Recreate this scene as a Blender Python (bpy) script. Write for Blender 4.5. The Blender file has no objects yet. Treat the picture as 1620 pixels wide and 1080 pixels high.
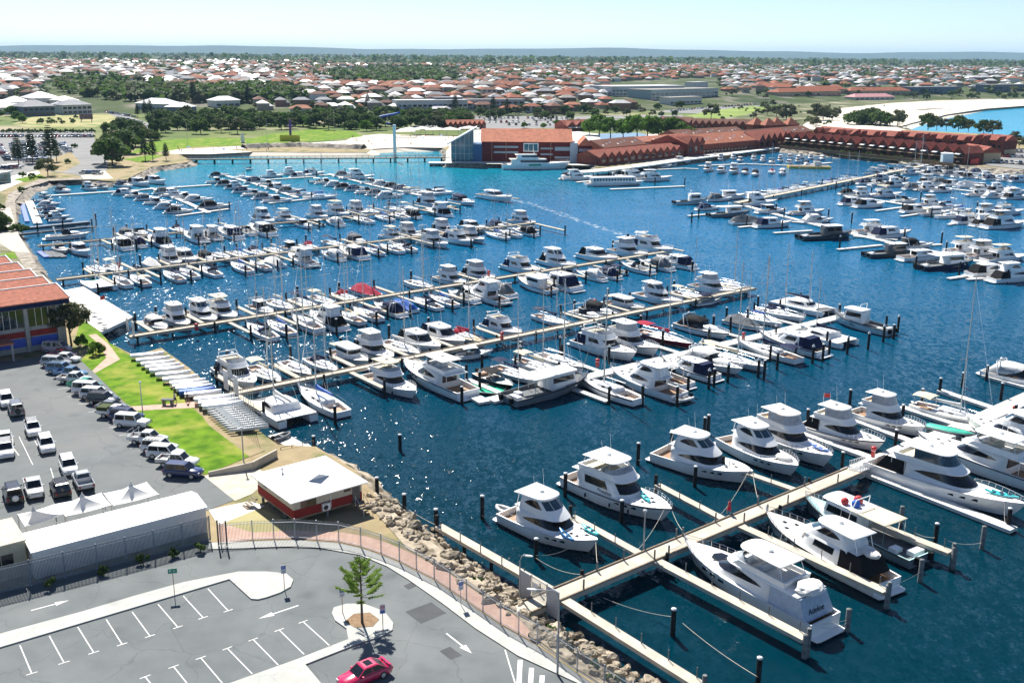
import bpy, math, random
from math import sin, cos, pi, radians, atan, atan2, hypot, sqrt, exp
from mathutils import Vector, Matrix, noise as mnoise
from mathutils.geometry import tessellate_polygon
SC = bpy.context.scene
COL = SC.collection
RND = random.Random(11)

# ------------------------------------------------------------------ camera
CAM_H, FPX = 52.0, 1620.0
PITCH, ROLL = atan(450 / 1620), radians(0.45)
cam_d = bpy.data.cameras.new('camera'); cam = bpy.data.objects.new('camera', cam_d); COL.objects.link(cam)
cam_d.sensor_fit = 'HORIZONTAL'; cam_d.sensor_width = 36.0; cam_d.lens = 36.0
cam_d.clip_start = 1.0; cam_d.clip_end = 60000.0
CM = Matrix.Rotation(pi / 2 - PITCH, 4, 'X') @ Matrix.Rotation(ROLL, 4, 'Z')
cam.matrix_world = Matrix.Translation((0, 0, CAM_H)) @ CM
SC.camera = cam

# ------------------------------------------------------------------ sky, sun, exposure
SUN_EL, SUN_AZ = radians(48), radians(-20)       # azimuth measured from +Y towards +X
world = bpy.data.worlds.new('World'); SC.world = world; world.use_nodes = True
wn = world.node_tree.nodes; wl = world.node_tree.links
sky = wn.new('ShaderNodeTexSky'); sky.sky_type = 'NISHITA'; sky.sun_disc = False
sky.sun_elevation = SUN_EL; sky.sun_rotation = SUN_AZ
sky.air_density = 0.55; sky.dust_density = 0.25; sky.ozone_density = 1.5
wl.new(sky.outputs[0], wn['Background'].inputs[0]); wn['Background'].inputs[1].default_value = 0.076
sun_d = bpy.data.lights.new('sun', 'SUN'); sun_d.energy = 4.9; sun_d.angle = radians(0.5); sun_d.color = (1, 0.955, 0.88)
sun = bpy.data.objects.new('sun', sun_d); COL.objects.link(sun)
_sd = Vector((sin(SUN_AZ) * cos(SUN_EL), cos(SUN_AZ) * cos(SUN_EL), sin(SUN_EL)))
sun.rotation_euler = _sd.to_track_quat('Z', 'Y').to_euler(); sun.location = (0, 0, 400)
SC.view_settings.view_transform = 'Standard'; SC.view_settings.look = 'None'
SC.view_settings.exposure = 0.95; SC.view_settings.gamma = 1.0; SC.view_settings.use_curve_mapping = False
SC.cycles.max_bounces = 5; SC.cycles.diffuse_bounces = 2; SC.cycles.glossy_bounces = 3
SC.cycles.transmission_bounces = 3; SC.cycles.transparent_max_bounces = 6; SC.cycles.volume_bounces = 0
SC.cycles.caustics_reflective = False; SC.cycles.caustics_refractive = False

# ------------------------------------------------------------------ helpers
CM3 = CM.to_3x3()
def ray(px, py): return CM3 @ Vector(((px - 810) / FPX, -(py - 540) / FPX, -1))
def W(px, py, z=0.0):
    d = ray(px, py); t = (z - CAM_H) / d.z
    return Vector((0, 0, CAM_H)) + d * t
def az_vec(a): return Vector((sin(radians(a)), cos(radians(a)), 0))
def az_rz(a): return radians(90 - a)          # local +X points along azimuth a
AZP, AZF = 51.3, -38.4
PV, FV = az_vec(AZP), az_vec(AZF)

class MB:
    def __init__(s): s.v = []; s.f = []; s.sm = []; s.mi = []; s.cur = 0
    def add(s, vs, fs, smooth=False):
        o = len(s.v); s.v.extend([tuple(p) for p in vs])
        for f in fs: s.f.append(tuple(i + o for i in f)); s.sm.append(smooth); s.mi.append(s.cur)
        return s
    def bx(s, x0, x1, y0, y1, z0, z1):
        return s.add([(x0,y0,z0),(x1,y0,z0),(x1,y1,z0),(x0,y1,z0),(x0,y0,z1),(x1,y0,z1),(x1,y1,z1),(x0,y1,z1)],
              [(0,3,2,1),(4,5,6,7),(0,1,5,4),(1,2,6,5),(2,3,7,6),(3,0,4,7)])
    def obox(s, c, sx, sy, sz, rz=0.0):          # box centred on c, standing on c.z
        ca, sa = cos(rz), sin(rz); vs = []
        for z in (0, sz):
            for (a, b) in ((-1,-1),(1,-1),(1,1),(-1,1)):
                x, y = a*sx/2, b*sy/2; vs.append((c[0]+x*ca-y*sa, c[1]+x*sa+y*ca, c[2]+z))
        return s.add(vs, [(0,3,2,1),(4,5,6,7),(0,1,5,4),(1,2,6,5),(2,3,7,6),(3,0,4,7)])
    def beam(s, a, b, w, h):                     # bar from a to b, width w, height h (top at a.z)
        a, b = Vector(a), Vector(b); d = (b - a); d.z = 0; d.normalize(); n = Vector((-d.y, d.x, 0)) * (w/2)
        vs = [a-n, b-n, b+n, a+n]; lo = [p - Vector((0,0,h)) for p in vs]
        return s.add(lo + vs, [(0,3,2,1),(4,5,6,7),(0,1,5,4),(1,2,6,5),(2,3,7,6),(3,0,4,7)])
    def prism(s, poly, z0, z1):
        n = len(poly); ar = sum(poly[i][0]*poly[(i+1)%n][1]-poly[(i+1)%n][0]*poly[i][1] for i in range(n))
        if ar < 0: poly = poly[::-1]
        vs = [(p[0],p[1],z0) for p in poly] + [(p[0],p[1],z1) for p in poly]
        fs = [tuple(range(n-1,-1,-1)), tuple(range(n,2*n))] + [(i,(i+1)%n,n+(i+1)%n,n+i) for i in range(n)]
        return s.add(vs, fs)
    def sheet(s, poly, z):
        tr = tessellate_polygon([[Vector((p[0],p[1],0)) for p in poly]])
        vs = [(p[0],p[1],z) for p in poly]; fs = []
        for t in tr:
            a,b,c = (poly[i] for i in t)
            cr = (b[0]-a[0])*(c[1]-a[1])-(b[1]-a[1])*(c[0]-a[0])
            fs.append(tuple(t) if cr > 0 else tuple(t)[::-1])
        return s.add(vs, fs)
    def loft(s, rings, closed=True, cap0=False, cap1=False, smooth=True):
        n = len(rings[0]); vs = [p for r in rings for p in r]; fs = []
        for i in range(len(rings)-1):
            for j in range(n if closed else n-1):
                k = (j+1) % n; fs.append((i*n+j, i*n+k, (i+1)*n+k, (i+1)*n+j))
        s.add(vs, fs, smooth)
        if cap0: s.add(rings[0], [tuple(range(n))[::-1]])
        if cap1: s.add(rings[-1], [tuple(range(n))])
        return s
    def tube(s, pts, r, n=6, r1=None, caps=True):
        pts = [Vector(p) for p in pts]; rings = []
        for i, p in enumerate(pts):
            d = (pts[min(i+1,len(pts)-1)] - pts[max(i-1,0)])
            if d.length < 1e-9: d = Vector((0,0,1))
            d.normalize(); u = d.cross(Vector((0,0,1)))
            if u.length < 1e-3: u = Vector((1,0,0))
            u.normalize(); w = d.cross(u); rr = r if r1 is None else r + (r1-r)*i/(len(pts)-1)
            rings.append([p + u*(rr*cos(2*pi*k/n)) + w*(rr*sin(2*pi*k/n)) for k in range(n)])
        return s.loft(rings, True, caps, caps, n > 5)
    def lathe(s, prof, c=(0,0,0), n=12):         # prof: (radius, z)
        rings = [[(c[0]+r*cos(2*pi*k/n), c[1]+r*sin(2*pi*k/n), c[2]+z) for k in range(n)] for r, z in prof]
        return s.loft(rings, True, True, True, True)
    def blob(s, c, rx, ry, rz, n=10, m=6, jit=0.0, rnd=None):
        rings = []
        for i in range(1, m):
            t = -pi/2 + pi*i/m; ring = []
            for k in range(n):
                q = 1 + (rnd.uniform(-jit, jit) if rnd else 0)
                ring.append((c[0]+rx*q*cos(t)*cos(2*pi*k/n), c[1]+ry*q*cos(t)*sin(2*pi*k/n), c[2]+rz*q*sin(t)))
            rings.append(ring)
        return s.loft(rings, True, True, True, jit < 0.08)
    def mesh(s, name, *mats):
        me = bpy.data.meshes.new(name); me.from_pydata(s.v, [], s.f)
        me.polygons.foreach_set('use_smooth', s.sm)
        for m in mats: me.materials.append(m)
        if len(mats) > 1: me.polygons.foreach_set('material_index', s.mi)
        me.update(); return me
    def build(s, name, mats, parent=None, loc=None, rz=0.0):
        if not isinstance(mats, (list, tuple)): mats = [mats]
        o = bpy.data.objects.new(name, s.mesh(name, *mats)); COL.objects.link(o)
        if parent: o.parent = parent
        if loc is not None: o.location = loc
        if rz: o.rotation_euler = (0, 0, rz)
        return o

def tag(o, label, cat, group=None, kind=None):
    if label: o['label'] = label
    if cat: o['category'] = cat
    if group: o['group'] = group
    if kind: o['kind'] = kind
    return o
def struct(o, kind='structure'): o['kind'] = kind; return o
def thing(name, label, cat, loc=(0,0,0), rz=0.0, group=None):
    o = bpy.data.objects.new(name, None); COL.objects.link(o)
    o.location = loc; o.rotation_euler = (0,0,rz); o.empty_display_size = 0.5
    return tag(o, label, cat, group)
def dup(o, parent=None):
    c = o.copy(); COL.objects.link(c)
    if parent: c.parent = parent
    for ch in KIDS.get(o.name) or o.children: dup(ch, c)
    return c
KIDS = {}
def freeze(o):                                   # remember children once: obj.children is slow on big scenes
    ch = list(o.children); KIDS[o.name] = ch
    for c in ch: freeze(c)
class Proto:
    """one builder per kind; the first placing uses the original, later ones are copies of thing, parts and sub-parts"""
    store = {}; used = set()
    @classmethod
    def get(cls, key, fn):
        if key not in cls.store:
            r = fn(); cls.store[key] = r; freeze(r)
        r = cls.store[key]
        if key not in cls.used: cls.used.add(key); return r
        return dup(r)
def place(o, loc, rz, label, cat, group=None, scale=1.0):
    o.location = loc; o.rotation_euler = (0,0,rz); o.scale = (scale,)*3 if not isinstance(scale, tuple) else scale
    return tag(o, label, cat, group)
ONES = ['','first','second','third','fourth','fifth','sixth','seventh','eighth','ninth','tenth','eleventh','twelfth','thirteenth','fourteenth','fifteenth','sixteenth','seventeenth','eighteenth','nineteenth']
TENS = ['','','twent','thirt','fort','fift','sixt','sevent','eight','ninet']
def nth(n):
    if n >= 100:
        b = 'hundred' if n < 200 else {2:'two',3:'three',4:'four'}[n//100]+'-hundred'
        return b + ('th' if n % 100 == 0 else '-and-' + nth(n % 100))
    if n < 20: return ONES[n]
    return TENS[n//10] + ('ieth' if n % 10 == 0 else 'y-' + ONES[n % 10])

# ------------------------------------------------------------------ materials
MATS = {}
def mat(name, col, rough=0.5, metal=0.0, var=0.12, scale=2.0, rnd=0.0, bump=0.0, bscale=20.0, spec=0.5, coat=0.0, coords='Object', col2=None, sub=None):
    if name in MATS: return MATS[name]
    m = bpy.data.materials.new(name); m.use_nodes = True; nt = m.node_tree; N = nt.nodes; Lk = nt.links
    b = N['Principled BSDF']; b.inputs['Roughness'].default_value = rough; b.inputs['Metallic'].default_value = metal
    b.inputs['Specular IOR Level'].default_value = spec if rough < .7 or spec != .5 else .12; b.inputs['Coat Weight'].default_value = coat
    tc = N.new('ShaderNodeTexCoord') if coords == 'Object' else None
    geo = N.new('ShaderNodeNewGeometry') if coords == 'World' else None
    out = tc.outputs['Object'] if tc else geo.outputs['Position']
    no = N.new('ShaderNodeTexNoise'); no.inputs['Scale'].default_value = scale; no.inputs['Detail'].default_value = 4
    Lk.new(out, no.inputs['Vector'])
    rp = N.new('ShaderNodeValToRGB'); c2 = col2 or tuple(min(1, c*(1+var)) for c in col)
    rp.color_ramp.elements[0].position = 0.3; rp.color_ramp.elements[1].position = 0.7
    rp.color_ramp.elements[0].color = (*(c*(1-var) for c in col), 1); rp.color_ramp.elements[1].color = (*c2, 1)
    Lk.new(no.outputs['Fac'], rp.inputs['Fac']); cur = rp.outputs[0]
    if rnd:
        oi = N.new('ShaderNodeObjectInfo'); mr = N.new('ShaderNodeMapRange')
        mr.inputs['To Min'].default_value = 1-rnd; mr.inputs['To Max'].default_value = 1+rnd
        Lk.new(oi.outputs['Random'], mr.inputs['Value'])
        hs = N.new('ShaderNodeHueSaturation'); Lk.new(mr.outputs[0], hs.inputs['Value']); Lk.new(cur, hs.inputs['Color']); cur = hs.outputs[0]
    Lk.new(cur, b.inputs['Base Color'])
    if bump:
        n2 = N.new('ShaderNodeTexNoise'); n2.inputs['Scale'].default_value = bscale; n2.inputs['Detail'].default_value = 3
        Lk.new(out, n2.inputs['Vector']); bp = N.new('ShaderNodeBump'); bp.inputs['Strength'].default_value = bump; bp.inputs['Distance'].default_value = 0.1
        Lk.new(n2.outputs['Fac'], bp.inputs['Height']); Lk.new(bp.outputs[0], b.inputs['Normal'])
    MATS[name] = m; return m
def wave_bump(m, scale, strength, direction='X', coords='Object', dist=0.05):
    nt = m.node_tree; N = nt.nodes; Lk = nt.links; tc = N.new('ShaderNodeTexCoord')
    w = N.new('ShaderNodeTexWave'); w.bands_direction = direction; w.inputs['Scale'].default_value = scale
    Lk.new(tc.outputs[coords], w.inputs['Vector']); bp = N.new('ShaderNodeBump'); bp.inputs['Strength'].default_value = strength; bp.inputs['Distance'].default_value = dist
    Lk.new(w.outputs['Fac'], bp.inputs['Height']); Lk.new(bp.outputs[0], N['Principled BSDF'].inputs['Normal']); return m
def hull_mat(name, col, stripe, zlo=-0.2, zhi=0.14):
    m = mat(name, col, 0.16, var=0.05, scale=0.6, coat=0.4); nt = m.node_tree; N = nt.nodes; Lk = nt.links; b = N['Principled BSDF']
    src = b.inputs['Base Color'].links[0].from_socket
    tc = N.new('ShaderNodeTexCoord'); sx = N.new('ShaderNodeSeparateXYZ'); Lk.new(tc.outputs['Object'], sx.inputs[0])
    lt = N.new('ShaderNodeMath'); lt.operation = 'LESS_THAN'; lt.inputs[1].default_value = zhi; Lk.new(sx.outputs['Z'], lt.inputs[0])
    mx = N.new('ShaderNodeMix'); mx.data_type = 'RGBA'; Lk.new(lt.outputs[0], mx.inputs['Factor']); Lk.new(src, mx.inputs['A']); mx.inputs['B'].default_value = (*stripe, 1)
    Lk.new(mx.outputs['Result'], b.inputs['Base Color']); return m
gel = mat('gelcoat_white', (.86,.86,.84), .22, var=.04, scale=.7, coat=.3, rnd=.06)
gel2 = mat('gelcoat_cream', (.74,.70,.60), .25, var=.05, coat=.2)
deckm = mat('deck_nonskid', (.83,.82,.79), .6, var=.05, scale=3, rnd=.05)
glass = mat('tinted_glass', (.010,.012,.016), .06, var=.3, spec=.6)
glassb = mat('blue_tinted_glass', (.03,.07,.10), .05, var=.3, spec=.7)
clear = mat('clear_curtain', (.36,.38,.40), .18, var=.25, scale=2)
navy = mat('navy_canvas', (.010,.018,.06), .75, var=.25, rnd=.2, bump=.3, bscale=6)
black = mat('black_canvas', (.012,.012,.014), .8, var=.3, bump=.3, bscale=6)
grey_c = mat('grey_canvas', (.16,.17,.18), .85, var=.2, bump=.3, bscale=6)
white_c = mat('white_canvas', (.72,.71,.68), .8, var=.06, bump=.35, bscale=5)
cream_c = mat('cream_canvas', (.60,.55,.42), .85, var=.08, bump=.3, bscale=5)
red_c = mat('red_canvas', (.34,.02,.045), .8, var=.2, bump=.4, bscale=5)
blue_c = mat('blue_tarp', (.01,.11,.48), .6, var=.25, bump=.5, bscale=4)
teal_c = mat('teal_plastic', (.0,.42,.45), .4, var=.1)
green_c = mat('green_net', (.01,.36,.22), .7, var=.25, scale=6)
teak = mat('teak', (.30,.17,.09), .6, var=.25, scale=8)
tan_d = mat('tan_deck', (.60,.42,.24), .6, var=.12, scale=6)
steel = mat('stainless', (.62,.63,.65), .25, metal=.9, var=.05)
alu = mat('mast_aluminium', (.55,.55,.54), .4, metal=.3, var=.08)
rubber = mat('black_rubber', (.015,.015,.016), .6, var=.3)
dkgrey = mat('dark_grey_paint', (.055,.065,.075), .35, var=.2, coat=.2)
concrete = mat('pale_concrete', (.50,.46,.38), .85, var=.14, scale=.8, bump=.2, bscale=5, coords='World')
concrete2 = mat('white_concrete', (.68,.66,.60), .8, var=.1, scale=.7, coords='World')
pontoon_m = mat('pontoon_deck', (.66,.65,.61), .75, var=.12, scale=1.5)
pile_m = mat('dark_pile', (.022,.022,.022), .75, var=.5, scale=3, bump=.4, bscale=5)
pile_grey = mat('weathered_pile', (.16,.17,.17), .8, var=.4, scale=2, bump=.4, bscale=5)
capw = mat('white_cap', (.78,.78,.76), .5)
rope_m = mat('rope', (.55,.52,.44), .9, var=.2)
redp = mat('red_paint', (.50,.03,.03), .4)
timber = mat('weathered_timber', (.24,.19,.14), .85, var=.3, scale=4, bump=.3)
HW = hull_mat('hull_white', (.87,.87,.86), (.015,.02,.035))
HG = hull_mat('hull_white_grey', (.74,.75,.77), (.02,.025,.03))
HN = hull_mat('hull_navy', (.012,.02,.06), (.10,.02,.02))
HR = hull_mat('hull_maroon', (.13,.012,.025), (.5,.5,.48), zhi=.10)
HD = hull_mat('hull_dark_grey', (.05,.06,.07), (.012,.012,.012))
HS = hull_mat('hull_steel_grey', (.17,.20,.23), (.02,.02,.03))
HK = hull_mat('hull_black', (.015,.014,.014), (.2,.02,.02))
HB = hull_mat('hull_pale_blue', (.42,.55,.60), (.02,.05,.08))
# ------------------------------------------------------------------ boats (local +X = bow, z = 0 waterline)
def hull_rows(L, B, f0, f1, full=2.3, rake=.10, n=16, tr=.88, bowwl=.30):
    rows = []
    for i in range(n+1):
        s = i/n
        b = B/2*(tr+(1-tr)*sin(pi/2*min(1, s/.45))) if s < .45 else B/2*(1-((s-.45)/.55)**full)
        b = max(b, .04); z = f0+(f1-f0)*s**1.7; x = -L/2+L*s
        k = max(0, (s-.45)/.55); xw = x - rake*L*max(0, (s-.4)/.6)**2
        bw = b*(.90-(.90-bowwl)*k)
        rows.append((x, b, z, xw, bw))
    return rows
def row_at(rows, x):
    for a, c in zip(rows, rows[1:]):
        if a[0] <= x <= c[0]:
            t = (x-a[0])/(c[0]-a[0]); return tuple(p+(q-p)*t for p, q in zip(a, c))
    return rows[0] if x < rows[0][0] else rows[-1]
def hull(parent, rows, m, rail=None, railm=None):
    mb = MB(); rings = []
    for x, b, z, xw, bw in rows:
        xm = xw+(x-xw)*.5; half = [(x, b, z), (xm, bw+(b-bw)*.45, z*.42), (xw, bw, 0), (xw, bw*.85, -.3), (xw, 0, -.45)]
        rings.append(half + [(p[0], -p[1], p[2]) for p in half[-2::-1]])
    mb.loft(rings, False); mb.add(rings[0], [tuple(range(len(rings[0])))])
    h = mb.build('hull', m, parent)
    if railm:
        r = MB()
        for sg in (1, -1):
            r.loft([[(x, sg*(b+.035), z-.17), (x, sg*(b+.035), z-.05), (x, sg*(b-.01), z-.05), (x, sg*(b-.01), z-.17)] for x, b, z, _, _ in rows])
        r.build('rub_rail', railm, parent)
    return h
def deck(parent, rows, x_cock, zc, m, solem=None, camber=.06, wall=.2):
    mb = MB(); R = [r for r in rows if r[0] >= x_cock-1e-6]
    if R[0][0] > x_cock+.01: R = [row_at(rows, x_cock)] + R
    rings = [[(x, b-.03, z+.012), (x, (b-.03)*.5, z+.012+camber*.75), (x, 0, z+.012+camber), (x, -(b-.03)*.5, z+.012+camber*.75), (x, -(b-.03), z+.012)] for x, b, z, _, _ in R]
    mb.loft(rings[::-1], False)
    C = [r for r in rows if r[0] < x_cock-.01] + [row_at(rows, x_cock)]
    if len(C) > 1:
        for sg in (1, -1):
            rg = [[(x, sg*(b-.02), z+.02), (x, sg*(b-wall), z+.02), (x, sg*(b-wall), zc)] for x, b, z, _, _ in C]
            mb.loft(rg, False, smooth=False)
        x0, b0, z0 = C[0][:3]
        mb.bx(x0+.02, x0+.16, -(b0-wall)+.01, b0-wall-.01, zc, z0)
        xe, be, ze = C[-1][:3]
        mb.add([(xe, be-wall, zc), (xe, -(be-wall), zc), (xe, -(be-.03), ze+.01), (xe, be-.03, ze+.01)], [(0,1,2,3)])
        so = MB(); so.loft([[(x, b-wall-.004, zc), (x, -(b-wall-.004), zc)] for x, b, z, _, _ in C], False, smooth=False)
        so.build('cockpit_floor', solem or teak, parent)
    return mb.build('deck', m, parent)
def plan(xa, xf, hw, nose, ns=4, na=10, taper=.94, p=2.5):
    pts = []; xs = xf-nose
    for i in range(ns): t = i/ns; pts.append((xa+(xs-xa)*t, hw*(1-(1-taper)*t)))
    for i in range(na+1):
        a = pi/2-pi*i/na; c, s = cos(a), sin(a)
        pts.append((xs+nose*abs(c)**(2/p), taper*hw*math.copysign(abs(s)**(2/p), s)))
    return pts + [(x, -y) for x, y in pts[ns-1::-1]]
def lerp_ring(b, t, z0, z1, k):
    return [(p[0]+(q[0]-p[0])*k, p[1]+(q[1]-p[1])*k, z0+(z1-z0)*k) for p, q in zip(b, t)]
class Cabin:
    def __init__(s, base, top, z0, z1, crown=.12):
        s.b, s.t, s.z0, s.z1, s.crown = plan(*base), plan(*top), z0, z1, crown
    def body(s, parent, m, name='cabin', roof=True):
        mb = MB(); r = [lerp_ring(s.b, s.t, s.z0, s.z1, k) for k in (0, .35, .7, 1)]
        if roof:
            cx = sum(p[0] for p in s.t)/len(s.t)
            for f, dz in ((.9, .6), (.6, .9), (.25, 1)): r.append([(cx+(p[0]-cx)*f, p[1]*f, s.z1+s.crown*dz) for p in s.t])
        mb.loft([q[::-1] for q in r], True, False, roof)
        return mb.build(name, m, parent)
    def strip(s, parent, i0, i1, k0, k1, m, name, off=.02, lens=0, n=1):
        mb = MB(); lo, hi = [], []; N = i1-i0
        for i in range(i0, i1+1):
            u = (i-i0)/N; a, b = k0, k1
            if lens == 1: w = min(1, u*1.6)**.6; mid = k0+(k1-k0)*.35; a, b = mid+(k0-mid)*w, mid+(k1-mid)*w   # pointed at the aft end of port
            if lens == -1: w = min(1, (1-u)*1.6)**.6; mid = k0+(k1-k0)*.35; a, b = mid+(k0-mid)*w, mid+(k1-mid)*w
            for k, L in ((a, lo), (b, hi)):
                p, q = s.b[i % len(s.b)], s.t[i % len(s.b)]
                x, y = p[0]+(q[0]-p[0])*k, p[1]+(q[1]-p[1])*k
                im, ip = s.b[max(0, i-1)], s.b[min(len(s.b)-1, i+1)]
                nx, ny = (ip[1]-im[1])*-1, (ip[0]-im[0]); l = hypot(nx, ny) or 1
                L.append((x+nx/l*off, y+ny/l*off, s.z0+(s.z1-s.z0)*k+.004))
        mb.loft([hi, lo], False); return mb.build(name, m, parent)
    def bars(s, parent, idx, k0, k1, m, name='pillar', r=.035):
        for i in idx:
            P = []
            for k in (k0, k1): p, q = s.b[i], s.t[i]; P.append(((p[0]+(q[0]-p[0])*k)*1.004+.02, (p[1]+(q[1]-p[1])*k)*1.01, s.z0+(s.z1-s.z0)*k))
            mb = MB(); mb.tube(P, r, 5); mb.build(name, m, parent)
    # indices: 0..3 port side, 4..14 nose, 15..18 starboard
def slab(parent, xa, xf, hw, nose, z, th, m, name, crown=.08):
    p = plan(xa, xf, hw, nose, taper=.92); cx = (xa+xf)/2; mb = MB()
    rg = [[(x, y, z) for x, y in p], [(cx+(x-cx)*1.01, y*1.015, z+th*.5) for x, y in p], [(x, y, z+th) for x, y in p],
          [(cx+(x-cx)*.85, y*.85, z+th+crown*.7) for x, y in p], [(cx+(x-cx)*.4, y*.4, z+th+crown) for x, y in p]]
    mb.loft([q[::-1] for q in rg], True, True, True); return mb.build(name, m, parent)
def bow_rail(parent, rows, x0, h=.62, m=steel, r=.028, inset=.08):
    mb = MB(); R = [row_at(rows, x0+(rows[-1][0]-.05-x0)*i/8) for i in range(9)]
    for sg in (1, -1):
        top = [(x+.12*i/8, sg*max(.03, b-inset), z+h*(.55+.45*min(1, i/2))) for i, (x, b, z, _, _) in enumerate(R)]
        mb.tube(top, r, 4); mb.tube([(p[0], p[1], (p[2]+R[i][2])/2) for i, p in enumerate(top)], r*.7, 4)
        for i, (x, b, z, _, _) in enumerate(R): mb.tube([(x, sg*max(.03, b-inset), z), top[i]], r, 4)
    mb.tube([(R[-1][0]+.12, .03, R[-1][2]+h), (R[-1][0]+.12, -.03, R[-1][2]+h)], r, 4)
    return mb.build('bow_rail', m, parent)
def radar(parent, x, y, z, tall=2.4):
    mb = MB(); mb.lathe([(.05, 0), (.27, .02), (.30, .12), (.24, .22), (.05, .26)], (x, y, z), 10); mb.build('radar_dome', gel, parent)
    a = MB(); a.tube([(x-.3, y+.7, z), (x-.6, y+.75, z+tall)], .022, 4); a.tube([(x-.3, y-.7, z), (x-.6, y-.75, z+tall*.8)], .022, 4); a.build('antenna', gel, parent)
def hatches(parent, rows, xs, m=glass, s=.26):
    for x, y in xs:
        r = row_at(rows, x); mb = MB(); z = r[2]+.075-.06*abs(y)/max(.1, r[1])*.8
        mb.obox((x, y, z-.01), s*2, s*1.7, .03); mb.build('deck_hatch', m, parent)
def inflatable(parent, loc, rz, L=2.9, m=white_c):
    e = bpy.data.objects.new('tender', None); COL.objects.link(e); e.parent = parent; e.location = loc; e.rotation_euler = (0,0,rz)
    mb = MB(); pts = [(-L/2, .55, .2), (L*.15, .55, .2), (L*.38, .35, .24), (L*.5, 0, .3), (L*.38, -.35, .24), (L*.15, -.55, .2), (-L/2, -.55, .2)]
    mb.tube(pts, .21, 8); mb.build('tube', m, e)
    f = MB(); f.bx(-L*.45, L*.3, -.45, .45, .06, .12); f.bx(-.3, .1, -.45, .45, .3, .36); f.build('floor', grey_c, e)
    o = MB(); o.bx(-L*.5-.35, -L*.5-.02, -.16, .16, .35, .75); o.bx(-L*.5-.25, -L*.5-.12, -.06, .06, -.2, .35); o.build('outboard', black, e)
    return e
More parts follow.
